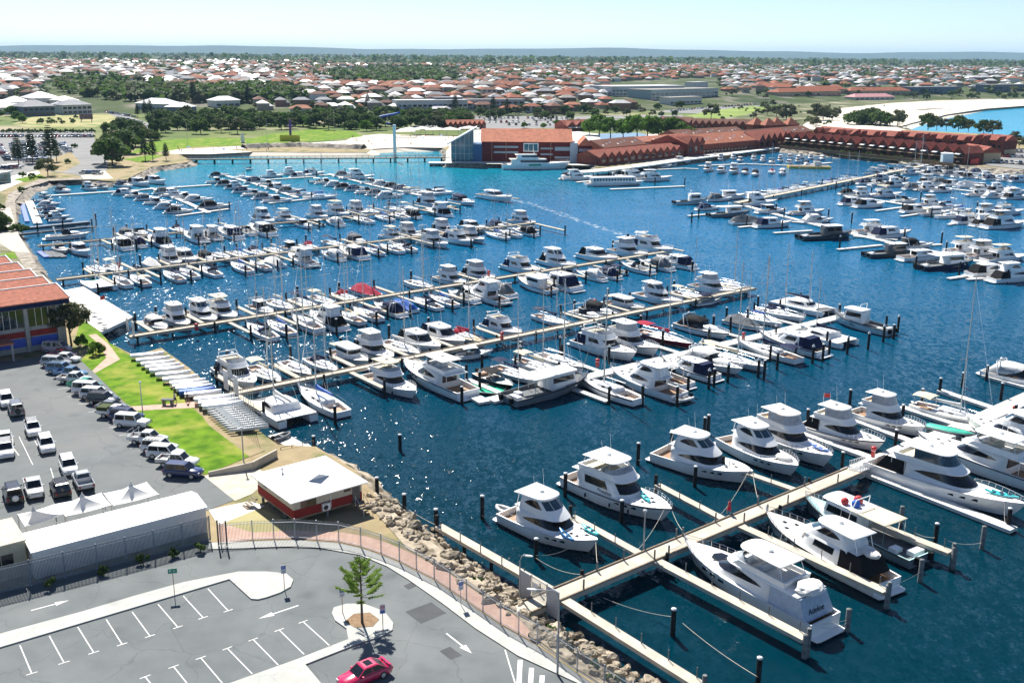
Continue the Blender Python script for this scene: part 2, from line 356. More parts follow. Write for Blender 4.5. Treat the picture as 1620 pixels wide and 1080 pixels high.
def motor(p):
    L, B = p.get('L', 12.5), p.get('B', 4.2); f0, f1 = p.get('f0', 1.15), p.get('f1', 1.9); p.setdefault('full', 2.8)
    hm, sm = p.get('hull', HW), p.get('sup', gel); o = thing(p.get('name', 'motor_cruiser'), None, None)
    rows = hull_rows(L, B, f0, f1, p.get('full', 2.3), p.get('rake', .10))
    hull(o, rows, hm, railm=p.get('rail'))
    xc = p.get('xc', p.get('xa', -.22))*L
    deck(o, rows, xc, f0*.45, p.get('deckm', deckm), p.get('sole'))
    pf = MB(); b0 = rows[0][1]
    pf.prism([(-L/2-.85, -b0*.75), (-L/2-.7, -b0*.95), (-L/2+.02, -b0*.98), (-L/2+.02, b0*.98), (-L/2-.7, b0*.95), (-L/2-.85, b0*.75)], .22, .34); pf.build('swim_platform', p.get('plat', gel), o)
    z0 = f0+.04; zc = p.get('zc', 2.85)
    xa, xf, hw = p.get('xa', -.22)*L, p.get('xf', .24)*L, p.get('hw', .42)*B
    cab = Cabin((xa, xf, hw, .17*L), (xa-.01*L, p.get('xft', .065)*L, hw*.86, .12*L), z0, zc, .1)
    cab.body(o, sm)
    wm = p.get('glass', glass); k0, k1 = p.get('k', (.42, .86))
    if p.get('lens', True):
        cab.strip(o, 1, 7, k0, k1, wm, 'side_window', lens=1); cab.strip(o, 11, 17, k0, k1, wm, 'side_window', lens=-1)
        cab.strip(o, 7, 11, k0, k1, wm, 'windscreen')
    else:
        for i in (1, 2, 3): 
            cab.strip(o, i, i+1, k0+.05, k1, wm, 'side_window', off=.025); cab.strip(o, 17-i, 18-i, k0+.05, k1, wm, 'side_window', off=.025)
        cab.strip(o, 6, 12, k0, k1+.05, wm, 'windscreen')
    if not p.get('aft'): mb = MB(); mb.bx(xa-.012*L-.03, xa+.05, -hw*.62, hw*.62, z0+.25, zc-.3); mb.build('saloon_door', wm, o)
    if p.get('ports'):
        for sg in (1, -1):
            for s_ in (.10, .17, .24):
                r = row_at(rows, s_*L); bm = r[4]+(r[1]-r[4])*.45; y = bm+(r[1]-bm)*.5; mb = MB(); mb.bx(s_*L-.35, s_*L+.35, min(sg*(y-.15), sg*(y+.05)), max(sg*(y-.15), sg*(y+.05)), r[2]*.66, r[2]*.80); mb.build('hull_window', glass, o)
    up = p.get('up', 'fly'); ztop = zc+.1
    if up == 'house':            # closed upper bridge, the lines of a big convertible
        z1 = zc+.02; h = p.get('uh', 1.75)
        u = Cabin((-.27*L, .16*L, hw*.86, .16*L), (-.23*L, -.01*L, hw*.74, .12*L), z1-.25, z1+h, .1); u.body(o, sm, 'upper_house')
        u.strip(o, 1, 5, .48, .90, wm, 'side_window', lens=1); u.strip(o, 13, 17, .48, .90, wm, 'side_window', lens=-1); u.strip(o, 6, 12, .50, .92, glassb, 'windscreen'); u.bars(o, (8, 10), .50, .92, sm)
        slab(o, -.31*L, .02*L, hw*.86, .11*L, z1+h+.08, .12, sm, 'hardtop', .14); ztop = z1+h+.35
        sl = MB(); sl.bx(-.33*L, -.24*L, -hw*.7, hw*.7, zc-.05, zc+.06); sl.build('aft_overhang', sm, o)
        for sg in (1, -1):
            q = MB(); q.tube([(-.32*L, sg*hw*.6, zc), (-.29*L, sg*hw*.6, z1+h+.1)], .05, 6); q.build('roof_post', steel, o)
    elif up == 'fly':
        zf = zc+.02
        slab(o, p.get('fxa', -.34)*L, .13*L, hw*.98, .11*L, zf, .12, sm, 'flybridge_deck', .02)
        c1 = Cabin((-.30*L, .12*L, hw*.90, .10*L), (-.31*L, .07*L, hw*.92, .10*L), zf+.12, zf+.80); mb = MB()
        ro = [lerp_ring(c1.b, c1.t, c1.z0, c1.z1, k) for k in (0, 1)]; ri = [[(x*.93-.02*L*.2, y*.9, z) for x, y, z in r] for r in ro]
        mb.loft([q[::-1] for q in (ro[0], ro[1], ri[1], ri[0])], True, False, False, False); mb.build('flybridge', sm, o)
        c2 = Cabin((-.31*L, .07*L, hw*.90, .10*L), (-.30*L, .03*L, hw*.84, .08*L), zf+.80, zf+(1.25 if not p.get('curtain') else 1.95))
        if p.get('curtain'): c2.strip(o, 2, 16, 0, 1, p.get('curtm', clear), 'clear_curtain', 0)
        else: c2.strip(o, 4, 14, 0, 1, clear, 'wind_deflector', 0)
        st = MB(); st.bx(-.10*L, -.07*L, -hw*.5, hw*.5, zf+.15, zf+.62); st.bx(-.125*L, -.10*L, -hw*.5, hw*.5, zf+.15, zf+1.0); st.bx(-.27*L, -.2*L, -hw*.7, hw*.7, zf+.15, zf+.5); st.build('fly_seat', p.get('seatm', cream_c), o)
        hc = MB(); hc.bx(-.02*L, .03*L, -hw*.45, hw*.45, zf+.15, zf+.95); hc.build('helm_console', sm, o)
        zt = zf+2.0
        if p.get('top', True):
            slab(o, -.27*L, .045*L, hw*.86, .08*L, zt, .09, p.get('topm', sm), 'hardtop', .10)
            for x in (-.25, .0):
                for sg in (1, -1):
                    q = MB(); q.tube([((x-.03)*L, sg*hw*.80, zf+.75), (x*L, sg*hw*.74, zt+.03)], .035, 6); q.build('roof_post', steel, o)
            ztop = zt+.2
        else:
            a = MB(); a.tube([(-.24*L, hw*.9, zf+.7), (-.28*L, hw*.78, zf+1.6), (-.28*L, -hw*.78, zf+1.6), (-.24*L, -hw*.9, zf+.7)], .09, 6); a.build('radar_arch', sm, o); ztop = zf+1.7
        for x in (-.32,):
            for sg in (1, -1):
                q = MB(); q.tube([(x*L, sg*hw*.85, f0+.05), (x*L, sg*hw*.85, zf+.02)], .04, 6); q.build('overhang_post', sm, o)
    elif up == 'hardtop':
        slab(o, xa-.06*L, p.get('xft', .10)*L-.02*L, hw*.86, .10*L, zc+.02, .07, sm, 'hardtop', .10); ztop = zc+.2
    if p.get('aft'):             # canvas that closes the cockpit under the overhang
        ax = -.36*L; mb = MB(); w0, w1 = B*.42, hw*.86
        rg = [[(ax-.06*L, w0, f0+.05), (ax, w1*.9, zc-.05), (ax, -w1*.9, zc-.05), (ax-.06*L, -w0, f0+.05)], [(xa+.02, w0, f0+.05), (xa+.02, w1, zc+.03), (xa+.02, -w1, zc+.03), (xa+.02, -w0, f0+.05)]]
        mb.loft(rg, True, True, True, False); mb.build('cockpit_cover', p['aft'], o)
    if p.get('rad', True): radar(o, -.12*L, 0, ztop, p.get('ant', 2.4))
    if p.get('brail', True): bow_rail(o, rows, .12*L, m=p.get('railm', steel))
    if p.get('hatch', True): hatches(o, rows, [(.33*L, 0), (.27*L, B*.16), (.27*L, -B*.16)])
    if p.get('pad'): 
        r = row_at(rows, .33*L); mb = MB(); mb.blob((.31*L, 0, r[2]+.12), .08*L, B*.2, .28); mb.build('sun_pad', white_c, o)
    if p.get('bowtender'):
        r = row_at(rows, .32*L); mb = MB(); mb.blob((.31*L, 0, r[2]+.3), .10*L, B*.17, .42); mb.build('covered_tender', white_c, o)
    if p.get('tender'): inflatable(o, (-L/2-.75, .1, .40), pi/2, m=p['tender'])
    if p.get('fenders'):
        for s_ in (-.2, .05, .22):
            r = row_at(rows, s_*L); mb = MB(); mb.blob((s_*L, -r[1]-.12, r[2]*.5), .12, .12, .32, 8, 5); mb.build('fender', p['fenders'], o)
    o['rows_L'] = L; return o
def sport(p):                     # low express cruiser with a raked screen and canvas or hardtop over the cockpit
    L, B = p.get('L', 10), p.get('B', 3.3); f0, f1 = p.get('f0', .95), p.get('f1', 1.35); o = thing(p.get('name', 'sports_cruiser'), None, None)
    rows = hull_rows(L, B, f0, f1, 2.1, .12); hull(o, rows, p.get('hull', HW), railm=p.get('rail')); xc = .02*L
    deck(o, rows, xc, f0*.4, p.get('deckm', deckm), p.get('sole', teak))
    pf = MB(); b0 = rows[0][1]; pf.prism([(-L/2-.7, -b0*.7), (-L/2+.02, -b0*.95), (-L/2+.02, b0*.95), (-L/2-.7, b0*.7)], .2, .32); pf.build('swim_platform', gel, o)
    tr = Cabin((-.02*L, .34*L, B*.36, .22*L), (.02*L, .25*L, B*.27, .18*L), f0+.1, f0+.72, .12); tr.body(o, gel, 'coachroof')
    tr.strip(o, 1, 5, .25, .8, glass, 'side_window', lens=-1); tr.strip(o, 13, 17, .25, .8, glass, 'side_window', lens=1)
    ws = Cabin((-.16*L, .13*L, B*.43, .16*L), (-.16*L, .02*L, B*.37, .12*L), f0+.35, f0+1.35)
    ws.strip(o, 1, 17, 0, 1, p.get('glass', glass), 'windscreen', 0)
    zt = f0+1.95; c = p.get('canopy')
    if p.get('hard'):
        slab(o, -.22*L, .045*L, B*.37, .10*L, f0+1.75, .07, gel, 'hardtop', .12)
        up = Cabin((-.18*L, .05*L, B*.39, .12*L), (-.17*L, .0*L, B*.34, .09*L), f0+1.3, f0+1.77); up.strip(o, 0, 18, 0, 1, glass, 'side_window', 0)
    elif c:
        mb = MB(); w = B*.42
        def arch(x, z, w, zb): return [(x, w*cos(a), zb+(z-zb)*max(0, sin(a))**.55) for a in [pi*i/10 for i in range(11)]]
        mb.loft([arch(.02*L, f0+1.38, w*.86, f0+1.2), arch(-.04*L, zt-.1, w*.95, f0+.9), arch(-.16*L, zt, w, f0+.3), arch(-.30*L, zt-.12, w, f0+.1), arch(-.40*L, f0+.75, w*.96, f0+.05), arch(-.44*L, f0+.2, w*.9, f0+.02)], False)
        mb.build('canopy', c, o)
        if p.get('clearside'):
            for sg in (1, -1):
                q = MB(); q.add([(-.05*L, sg*(w+.0), f0+.75), (-.26*L, sg*(w+.03), f0+.65), (-.26*L, sg*w*.93, f0+1.25), (-.07*L, sg*w*.9, f0+1.3)], [(0,1,2,3)]); q.build('clear_panel', clear, o)
    else:
        st = MB(); st.bx(-.1*L, -.05*L, .1*B, .32*B, f0*.4, f0+.6); st.bx(-.1*L, -.05*L, -.32*B, -.1*B, f0*.4, f0+.6); st.bx(-.46*L, -.40*L, -.36*B, .36*B, f0*.4, f0+.15); st.build('seat', white_c, o)
    if p.get('arch', True):
        a = MB(); a.tube([(-.26*L, B*.45, f0), (-.30*L, B*.40, zt), (-.30*L, -B*.40, zt), (-.26*L, -B*.45, f0)], .08, 6); a.build('radar_arch', gel, o)
        d = MB(); d.lathe([(.05, 0), (.24, .03), (.26, .12), (.05, .24)], (-.30*L, 0, zt+.06), 10); d.build('radar_dome', gel, o)
    bow_rail(o, rows, .10*L, .5); hatches(o, rows, [(.36*L, 0)], s=.22)
    if p.get('outboard'):
        q = MB(); q.bx(-L/2-.55, -L/2-.05, -.2, .2, .55, 1.25); q.bx(-L/2-.4, -L/2-.2, -.08, .08, -.3, .55); q.build('outboard', black, o)
    return o
def yacht(p):                     # sailing yacht
    L, B = p.get('L', 11), p.get('B', 3.4); f0, f1 = .95, 1.25; o = thing('sailing_yacht', None, None)
    rows = hull_rows(L, B, f0, f1, 1.75, .07, tr=.70, bowwl=.25); hull(o, rows, p.get('hull', HW), railm=p.get('rail'))
    deck(o, rows, -.22*L, f0*.5, p.get('deckm', deckm), p.get('sole', teak), wall=.45)
    c = Cabin((-.20*L, .22*L, B*.30, .16*L), (-.19*L, .17*L, B*.25, .14*L), f0+.05, f0+.50, .12); c.body(o, gel, 'coachroof')
    for i in (1, 3): c.strip(o, i, i+1, .35, .78, glass, 'cabin_window'); c.strip(o, 17-i, 18-i, .35, .78, glass, 'cabin_window')
    hatches(o, rows, [(.30*L, 0)], s=.25)
    h = p.get('mast', L*1.38); mx = .08*L; m = MB(); m.tube([(mx, 0, f0+.5), (mx-.01*h, 0, f0+h)], .105, 8, .065); ma = m.build('mast', alu, o)
    sp = MB()
    for k in (.42, .70):
        z = f0+h*k; w = B*.5*(1.0-.3*k)+.2
        sp.tube([(mx-.15, w, z+.08), (mx-.004*h, 0, z), (mx-.15, -w, z+.08)], .045, 4)
    sp.build('spreader', alu, ma)
    rg = MB(); r = .014; top = (mx-.01*h, 0, f0+h*.97)
    rg.tube([top, (L/2-.1, 0, f1)], .035, 4); rg.tube([top, (-L/2+.1, 0, f0)], r, 3)
    for sg in (1, -1):
        rr = row_at(rows, mx-.2); z7 = f0+h*.70; w7 = B*.5*(1-.21)+.2
        rg.tube([(mx-.01*h, 0, f0+h*.9), (mx-.15, sg*w7, z7+.08), (mx-.2, sg*(rr[1]-.1), f0)], r, 3); rg.tube([(mx, 0, f0+h*.42), (mx-.3, sg*(rr[1]-.1), f0)], r, 3)
    rg.build('rigging', steel, o)
    bz = f0+1.35; bl = .36*L; b = MB(); b.tube([(mx, 0, bz), (mx-bl, 0, bz-.02)], .07, 6); b.build('boom', alu, o)
    if p.get('cover'):
        q = MB(); q.loft([[(mx-bl*t, w*cos(a), bz+.16+hh*sin(a)) for a in [2*pi*i/8 for i in range(8)]] for t, w, hh in ((-.02, .10, .5), (.12, .18, .34), (.5, .17, .24), (.9, .12, .15), (1, .05, .08))], True, True, True); q.build('sail_cover', p['cover'], o)
    if p.get('dodger'):
        q = MB(); w = B*.33
        q.loft([[(x, w*cos(a)*k, z*max(0, sin(a))**.6+f0+.3) for a in [pi*i/8 for i in range(9)]] for x, z, k in ((-.10*L, .2, .8), (-.16*L, .85, 1), (-.24*L, .95, 1))], False); q.build('dodger', p['dodger'], o)
    if p.get('bimini'):
        zt = f0+2.0; mb = MB(); mb.loft([[(x, y, zt-.25*(abs(y)/(B*.36))**2-dz) for y in [B*.36*(i/4-1) for i in range(9)]] for x, dz in ((-.24*L, .12), (-.30*L, 0), (-.42*L, 0), (-.47*L, .12))], False); mb.build('bimini', p['bimini'], o)
        for x in (-.28*L, -.44*L):
            q = MB(); q.tube([(x, B*.38, f0), (x, B*.33, zt-.2)], .025, 4); q.tube([(x, -B*.38, f0), (x, -B*.33, zt-.2)], .025, 4); q.build('bimini_frame', steel, o)
        if p.get('solar'):
            q = MB(); q.bx(-.44*L, -.33*L, -.55, .75, zt+.05, zt+.09); q.build('solar_panel', dkgrey, o)
    bow_rail(o, rows, .28*L, .6); 
    q = MB(); 
    for sg in (1, -1):
        pts = [row_at(rows, x*L) for x in (-.48, -.3, -.1, .1, .28)]
        q.tube([(t[0], sg*(t[1]-.06), t[2]+.58) for t in pts], .012, 3)
        for t in pts: q.tube([(t[0], sg*(t[1]-.06), t[2]), (t[0], sg*(t[1]-.06), t[2]+.6)], .016, 3)
    q.build('guard_rail', steel, o)
    wh = MB(); wh.tube([(-.36*L, .45*cos(a), f0+.55+.45*sin(a)) for a in [2*pi*i/12 for i in range(13)]], .025, 4); wh.build('steering_wheel', steel, o)
    return o
def covered(p):                   # boat under a ridged tarpaulin
    L, B = p.get('L', 9.5), p.get('B', 3.2); o = thing('covered_boat', None, None); rows = hull_rows(L, B, .9, 1.2, 2.0, .1); hull(o, rows, p.get('hull', HW))
    deck(o, rows, -.48*L, .5, deckm); mb = MB(); rnd = random.Random(p.get('seed', 1)); rg = []
    for i, (s, h) in enumerate(((-.49, .25), (-.42, 1.25), (-.2, 1.75), (.0, 1.6), (.2, 1.05), (.36, .5), (.44, .15))):
        r = row_at(rows, s*L); z = r[2]; rg.append([(s*L, (r[1]+.04)*c_, z-.22+ (h+.2)*k*(1+rnd.uniform(-.08, .08))) for c_, k in ((1, 0), (.98, .15), (.6, .5), (.25, .85), (0, 1), (-.25, .85), (-.6, .5), (-.98, .15), (-1, 0))])
    mb.loft(rg, False, smooth=False); mb.build('tarpaulin', p['tarp'], o)
    if p.get('mast'):
        m = MB(); m.tube([(.1*L, 0, 1), (.09*L, 0, 13)], .10, 8, .06); ma = m.build('mast', alu, o); s = MB(); s.tube([(.09*L, .8, 6), (.1*L, 0, 5.9), (.09*L, -.8, 6)], .04, 4); s.build('spreader', alu, ma)
    return o
def trawler(p):                   # pilothouse boat with upright windows
    L, B = p.get('L', 11), p.get('B', 3.7); o = thing('pilothouse_boat', None, None); rows = hull_rows(L, B, 1.0, 1.9, 2.2, .06); hull(o, rows, p.get('hull', HW), railm=p.get('rail', navy))
    deck(o, rows, -.22*L, .5, deckm, teak)
    c = Cabin((-.22*L, .16*L, B*.36, .06*L), (-.22*L, .14*L, B*.34, .06*L), 1.1, 2.95, .08); c.body(o, p.get('sup', gel), 'wheelhouse')
    for i in (0, 1, 2, 3): c.strip(o, i, i+1, .55, .86, glass, 'side_window', .02); c.strip(o, 17-i, 18-i, .55, .86, glass, 'side_window', .02)
    for i in (5, 7, 9, 11): c.strip(o, i, i+2, .55, .88, glass, 'windscreen', .02)
    slab(o, -.30*L, .17*L, B*.38, .05*L, 3.0, .09, p.get('top', gel), 'roof', .06)
    if p.get('aft'):
        q = MB(); q.bx(-.42*L, -.23*L, -B*.38, B*.38, 2.6, 2.68); q.build('aft_canopy', p['aft'], o)
        for sg in (1, -1):
            q = MB(); q.tube([(-.41*L, sg*B*.36, 1), (-.41*L, sg*B*.36, 2.6)], .03, 4); q.build('canopy_post', steel, o)
    m = MB(); m.tube([(-.08*L, 0, 3.0), (-.10*L, 0, 5.6)], .06, 6); m.tube([(-.09*L, .7, 4.6), (-.09*L, -.7, 4.6)], .03, 4); m.build('mast', gel, o)
    bow_rail(o, rows, .1*L, .6); return o
def runabout(p):
    L, B = p.get('L', 6.4), p.get('B', 2.4); o = thing(p.get('name', 'runabout'), None, None); rows = hull_rows(L, B, .75, 1.0, 2.0, .12); hull(o, rows, p.get('hull', HW), railm=p.get('rail'))
    deck(o, rows, .12*L, .32, deckm, white_c, wall=.18)
    ws = Cabin((-.06*L, .22*L, B*.40, .14*L), (-.06*L, .14*L, B*.34, .11*L), .85, 1.45); ws.strip(o, 2, 16, 0, 1, glassb, 'windscreen', 0)
    s = MB(); s.bx(-.12*L, -.04*L, .1*B, .34*B, .32, 1.0); s.bx(-.12*L, -.04*L, -.34*B, -.1*B, .32, 1.0); s.bx(-.46*L, -.38*L, -.36*B, .36*B, .32, .8); s.build('seat', p.get('seat', grey_c), o)
    q = MB(); q.bx(-L/2-.5, -L/2-.02, -.2, .2, .6, 1.25); q.bx(-L/2-.35, -L/2-.15, -.08, .08, -.3, .6); q.build('outboard', black, o)
    if p.get('bimini'):
        z = 2.15; mb = MB(); mb.loft([[(x, y, z-.2*(abs(y)/(B*.42))**2-dz) for y in [B*.42*(i/4-1) for i in range(9)]] for x, dz in ((.08*L, .1), (0, 0), (-.2*L, 0), (-.28*L, .1))], False); mb.build('bimini', p['bimini'], o)
        f = MB()
        for x in (.05*L, -.25*L):
            for sg in (1, -1): f.tube([(-.08*L, sg*B*.42, .9), (x, sg*B*.40, z-.2)], .022, 4)
        f.build('bimini_frame', steel, o)
    bow_rail(o, rows, .2*L, .35); return o
def workboat(p):
    L, B = p.get('L', 14), p.get('B', 4.8); o = thing('workboat', None, None); rows = hull_rows(L, B, 1.2, 2.0, 2.6, .05, tr=.97); hull(o, rows, p.get('hull', HS), railm=rubber)
    deck(o, rows, .12*L, .75, p.get('deckm', grey_c), grey_c, wall=.15)
    c = Cabin((-.04*L, .30*L, B*.38, .05*L), (-.04*L, .26*L, B*.35, .05*L), 1.1, 3.5, .08); c.body(o, p.get('sup', gel), 'wheelhouse')
    for i in (0, 1, 2, 3): c.strip(o, i, i+1, .50, .85, glass, 'side_window', .02); c.strip(o, 17-i, 18-i, .50, .85, glass, 'side_window', .02)
    for i in (5, 8): c.strip(o, i, i+3, .50, .88, glass, 'windscreen', .02)
    if p.get('canopy'):
        slab(o, -.28*L, .05*L, B*.42, .02*L, 3.55, .08, p['canopy'], 'canopy', .03)
        for x in (-.27, -.15):
            for sg in (1, -1):
                q = MB(); q.tube([(x*L, sg*B*.40, 1.0), (x*L, sg*B*.40, 3.56)], .04, 4); q.build('canopy_post', steel, o)
    slab(o, -.05*L, .29*L, B*.38, .04*L, 3.6, .08, p.get('top', gel), 'roof', .05)
    a = MB(); a.tube([(.02*L, B*.3, 3.6), (.0, B*.25, 4.8), (.0, -B*.25, 4.8), (.02*L, -B*.3, 3.6)], .06, 6); a.build('radar_arch', p.get('sup', gel), o)
    b = MB(); b.bx(-.46*L, -.40*L, -B*.3, B*.1, .76, 1.3); b.bx(-.36*L, -.30*L, B*.05, B*.3, .76, 1.2); b.build('deck_box', p.get('boxm', gel), o)
    for sg in (1, -1):
        q = MB(); q.bx(-L/2-.5, -L/2-.02, sg*B*.25-.22, sg*B*.25+.22, .5, 1.35); q.build('outboard', black, o)
    bow_rail(o, rows, .28*L, .6); return o
def catamaran(p):
    L, B = p.get('L', 11), p.get('B', 6.0); o = thing('sailing_catamaran', None, None)
    for sg in (1, -1):
        rows = hull_rows(L, 1.5, 1.15, 1.35, 1.6, .05, tr=.8, bowwl=.3); mb = MB(); rings = []
        for x, b, z, xw, bw in rows:
            half = [(x, b, z), (xw, bw, 0), (xw, bw*.8, -.3), (xw, 0, -.4)]; r = half+[(q[0], -q[1], q[2]) for q in half[-2::-1]]
            rings.append([(q[0], q[1]+sg*(B/2-.75), q[2]) for q in r])
        mb.loft(rings, False); mb.add(rings[0], [tuple(range(len(rings[0])))]); mb.build('hull', p.get('hull', HW), o)
    mb = MB(); mb.prism([(-L*.46, -B/2+.1), (L*.18, -B/2+.05), (L*.40, -B/2+.6), (L*.47, -B/2+.75), (L*.30, -B/2+1.4), (L*.24, 0), (L*.30, B/2-1.4), (L*.47, B/2-.75), (L*.40, B/2-.6), (L*.18, B/2-.05), (-L*.46, B/2-.1)], 1.12, 1.26); mb.build('bridge_deck', deckm, o)
    tp = MB(); tp.prism([(L*.25, -B/2+1.3), (L*.40, -B/2+1.2), (L*.40, B/2-1.2), (L*.25, B/2-1.3)], 1.0, 1.05); tp.build('trampoline', p.get('net', grey_c), o)
    if p.get('cabin', True):
        c = Cabin((-L*.25, L*.20, B*.36, L*.2), (-L*.22, L*.10, B*.30, L*.16), 1.2, 2.35, .2); c.body(o, gel); c.strip(o, 1, 6, .4, .85, glass, 'side_window', lens=1); c.strip(o, 12, 17, .4, .85, glass, 'side_window', lens=-1); c.strip(o, 7, 11, .4, .85, glass, 'windscreen')
    for sg in (1, -1):
        s = MB(); s.bx(-L*.1, L*.15, sg*(B/2-.02)-.02, sg*(B/2-.02)+.02, .6, .85); s.build('hull_window', glass, o)
    h = 13.5; m = MB(); m.tube([(L*.08, 0, 1.2), (L*.07, 0, h)], .11, 8, .07); ma = m.build('mast', alu, o); s = MB(); s.tube([(L*.05, 1.2, h*.6), (L*.08, 0, h*.59), (L*.05, -1.2, h*.6)], .045, 4); s.build('spreader', alu, ma)
    r = MB(); r.tube([(L*.07, 0, h*.97), (L*.42, 0, 1.3)], .03, 4)
    for sg in (1, -1): r.tube([(L*.07, 0, h*.95), (-L*.05, sg*(B/2-.2), 1.3)], .015, 3)
    r.build('rigging', steel, o)
    b = MB(); b.tube([(L*.07, 0, 2.9), (-L*.34, 0, 2.9)], .08, 6); b.build('boom', alu, o)
    if p.get('cover'):
        q = MB(); q.loft([[(L*.08-L*.42*t, w*cos(a), 3.1+hh*sin(a)) for a in [2*pi*i/8 for i in range(8)]] for t, w, hh in ((0, .12, .5), (.2, .2, .34), (.6, .17, .24), (1, .06, .1))], True, True, True); q.build('sail_cover', p['cover'], o)
    return o
def ship(p):                      # long hulls: ferry or superyacht
    L, B = p['L'], p['B']; o = thing(p['name'], None, None); rows = hull_rows(L, B, p.get('f0', 1.8), p.get('f1', 2.8), 2.4, .08); hull(o, rows, p.get('hull', HW)); deck(o, rows, -.42*L, .9, deckm, teak)
    z = p.get('f0', 1.8)
    for k, (xa, xf, xft, hw, h, wk, col) in enumerate(p['tiers']):
        c = Cabin((xa*L, xf*L, hw*B, .06*L), (xa*L, xft*L, hw*B*.93, .05*L), z, z+h, .08); c.body(o, gel, 'deckhouse')
        if wk == 'row':
            n = 14
            for sg in (1, -1):
                for i in range(n):
                    x0 = xa*L+(xf-.07-xa)*L*(i+.2)/n; x1 = xa*L+(xf-.07-xa)*L*(i+.8)/n; y = sg*hw*B*(1-.045*(x0-xa*L)/((xf-xa)*L))
                    q = MB(); q.bx(x0, x1, min(y-.0, y+sg*.03), max(y, y+sg*.03), z+h*.45, z+h*.8); q.build('window', glass, o)
            c.strip(o, 5, 13, .45, .85, glass, 'windscreen')
        else:
            c.strip(o, 1, 17, .4, .85, glass, 'window_band')
        slab(o, xa*L-.03*L, xft*L+.01*L, hw*B*1.02, .05*L, z+h, .12, gel, 'upper_deck', .05); z += h+.15
    if p.get('panel'):
        for sg in (1, -1):
            q = MB(); q.bx(-.12*L, .06*L, min(sg*B*.5, sg*B*.5+sg*.06), max(sg*B*.5, sg*B*.5+sg*.06), 1.9, 2.7); q.build('hull_panel', green_c, o)
    m = MB(); m.tube([(-.02*L, B*.25, z), (-.04*L, B*.2, z+1.6), (-.04*L, -B*.2, z+1.6), (-.02*L, -B*.25, z)], .10, 6); m.tube([(-.04*L, 0, z+1.6), (-.04*L, 0, z+4)], .05, 4); m.build('mast', gel, o)
    bow_rail(o, rows, .22*L, .9); return o

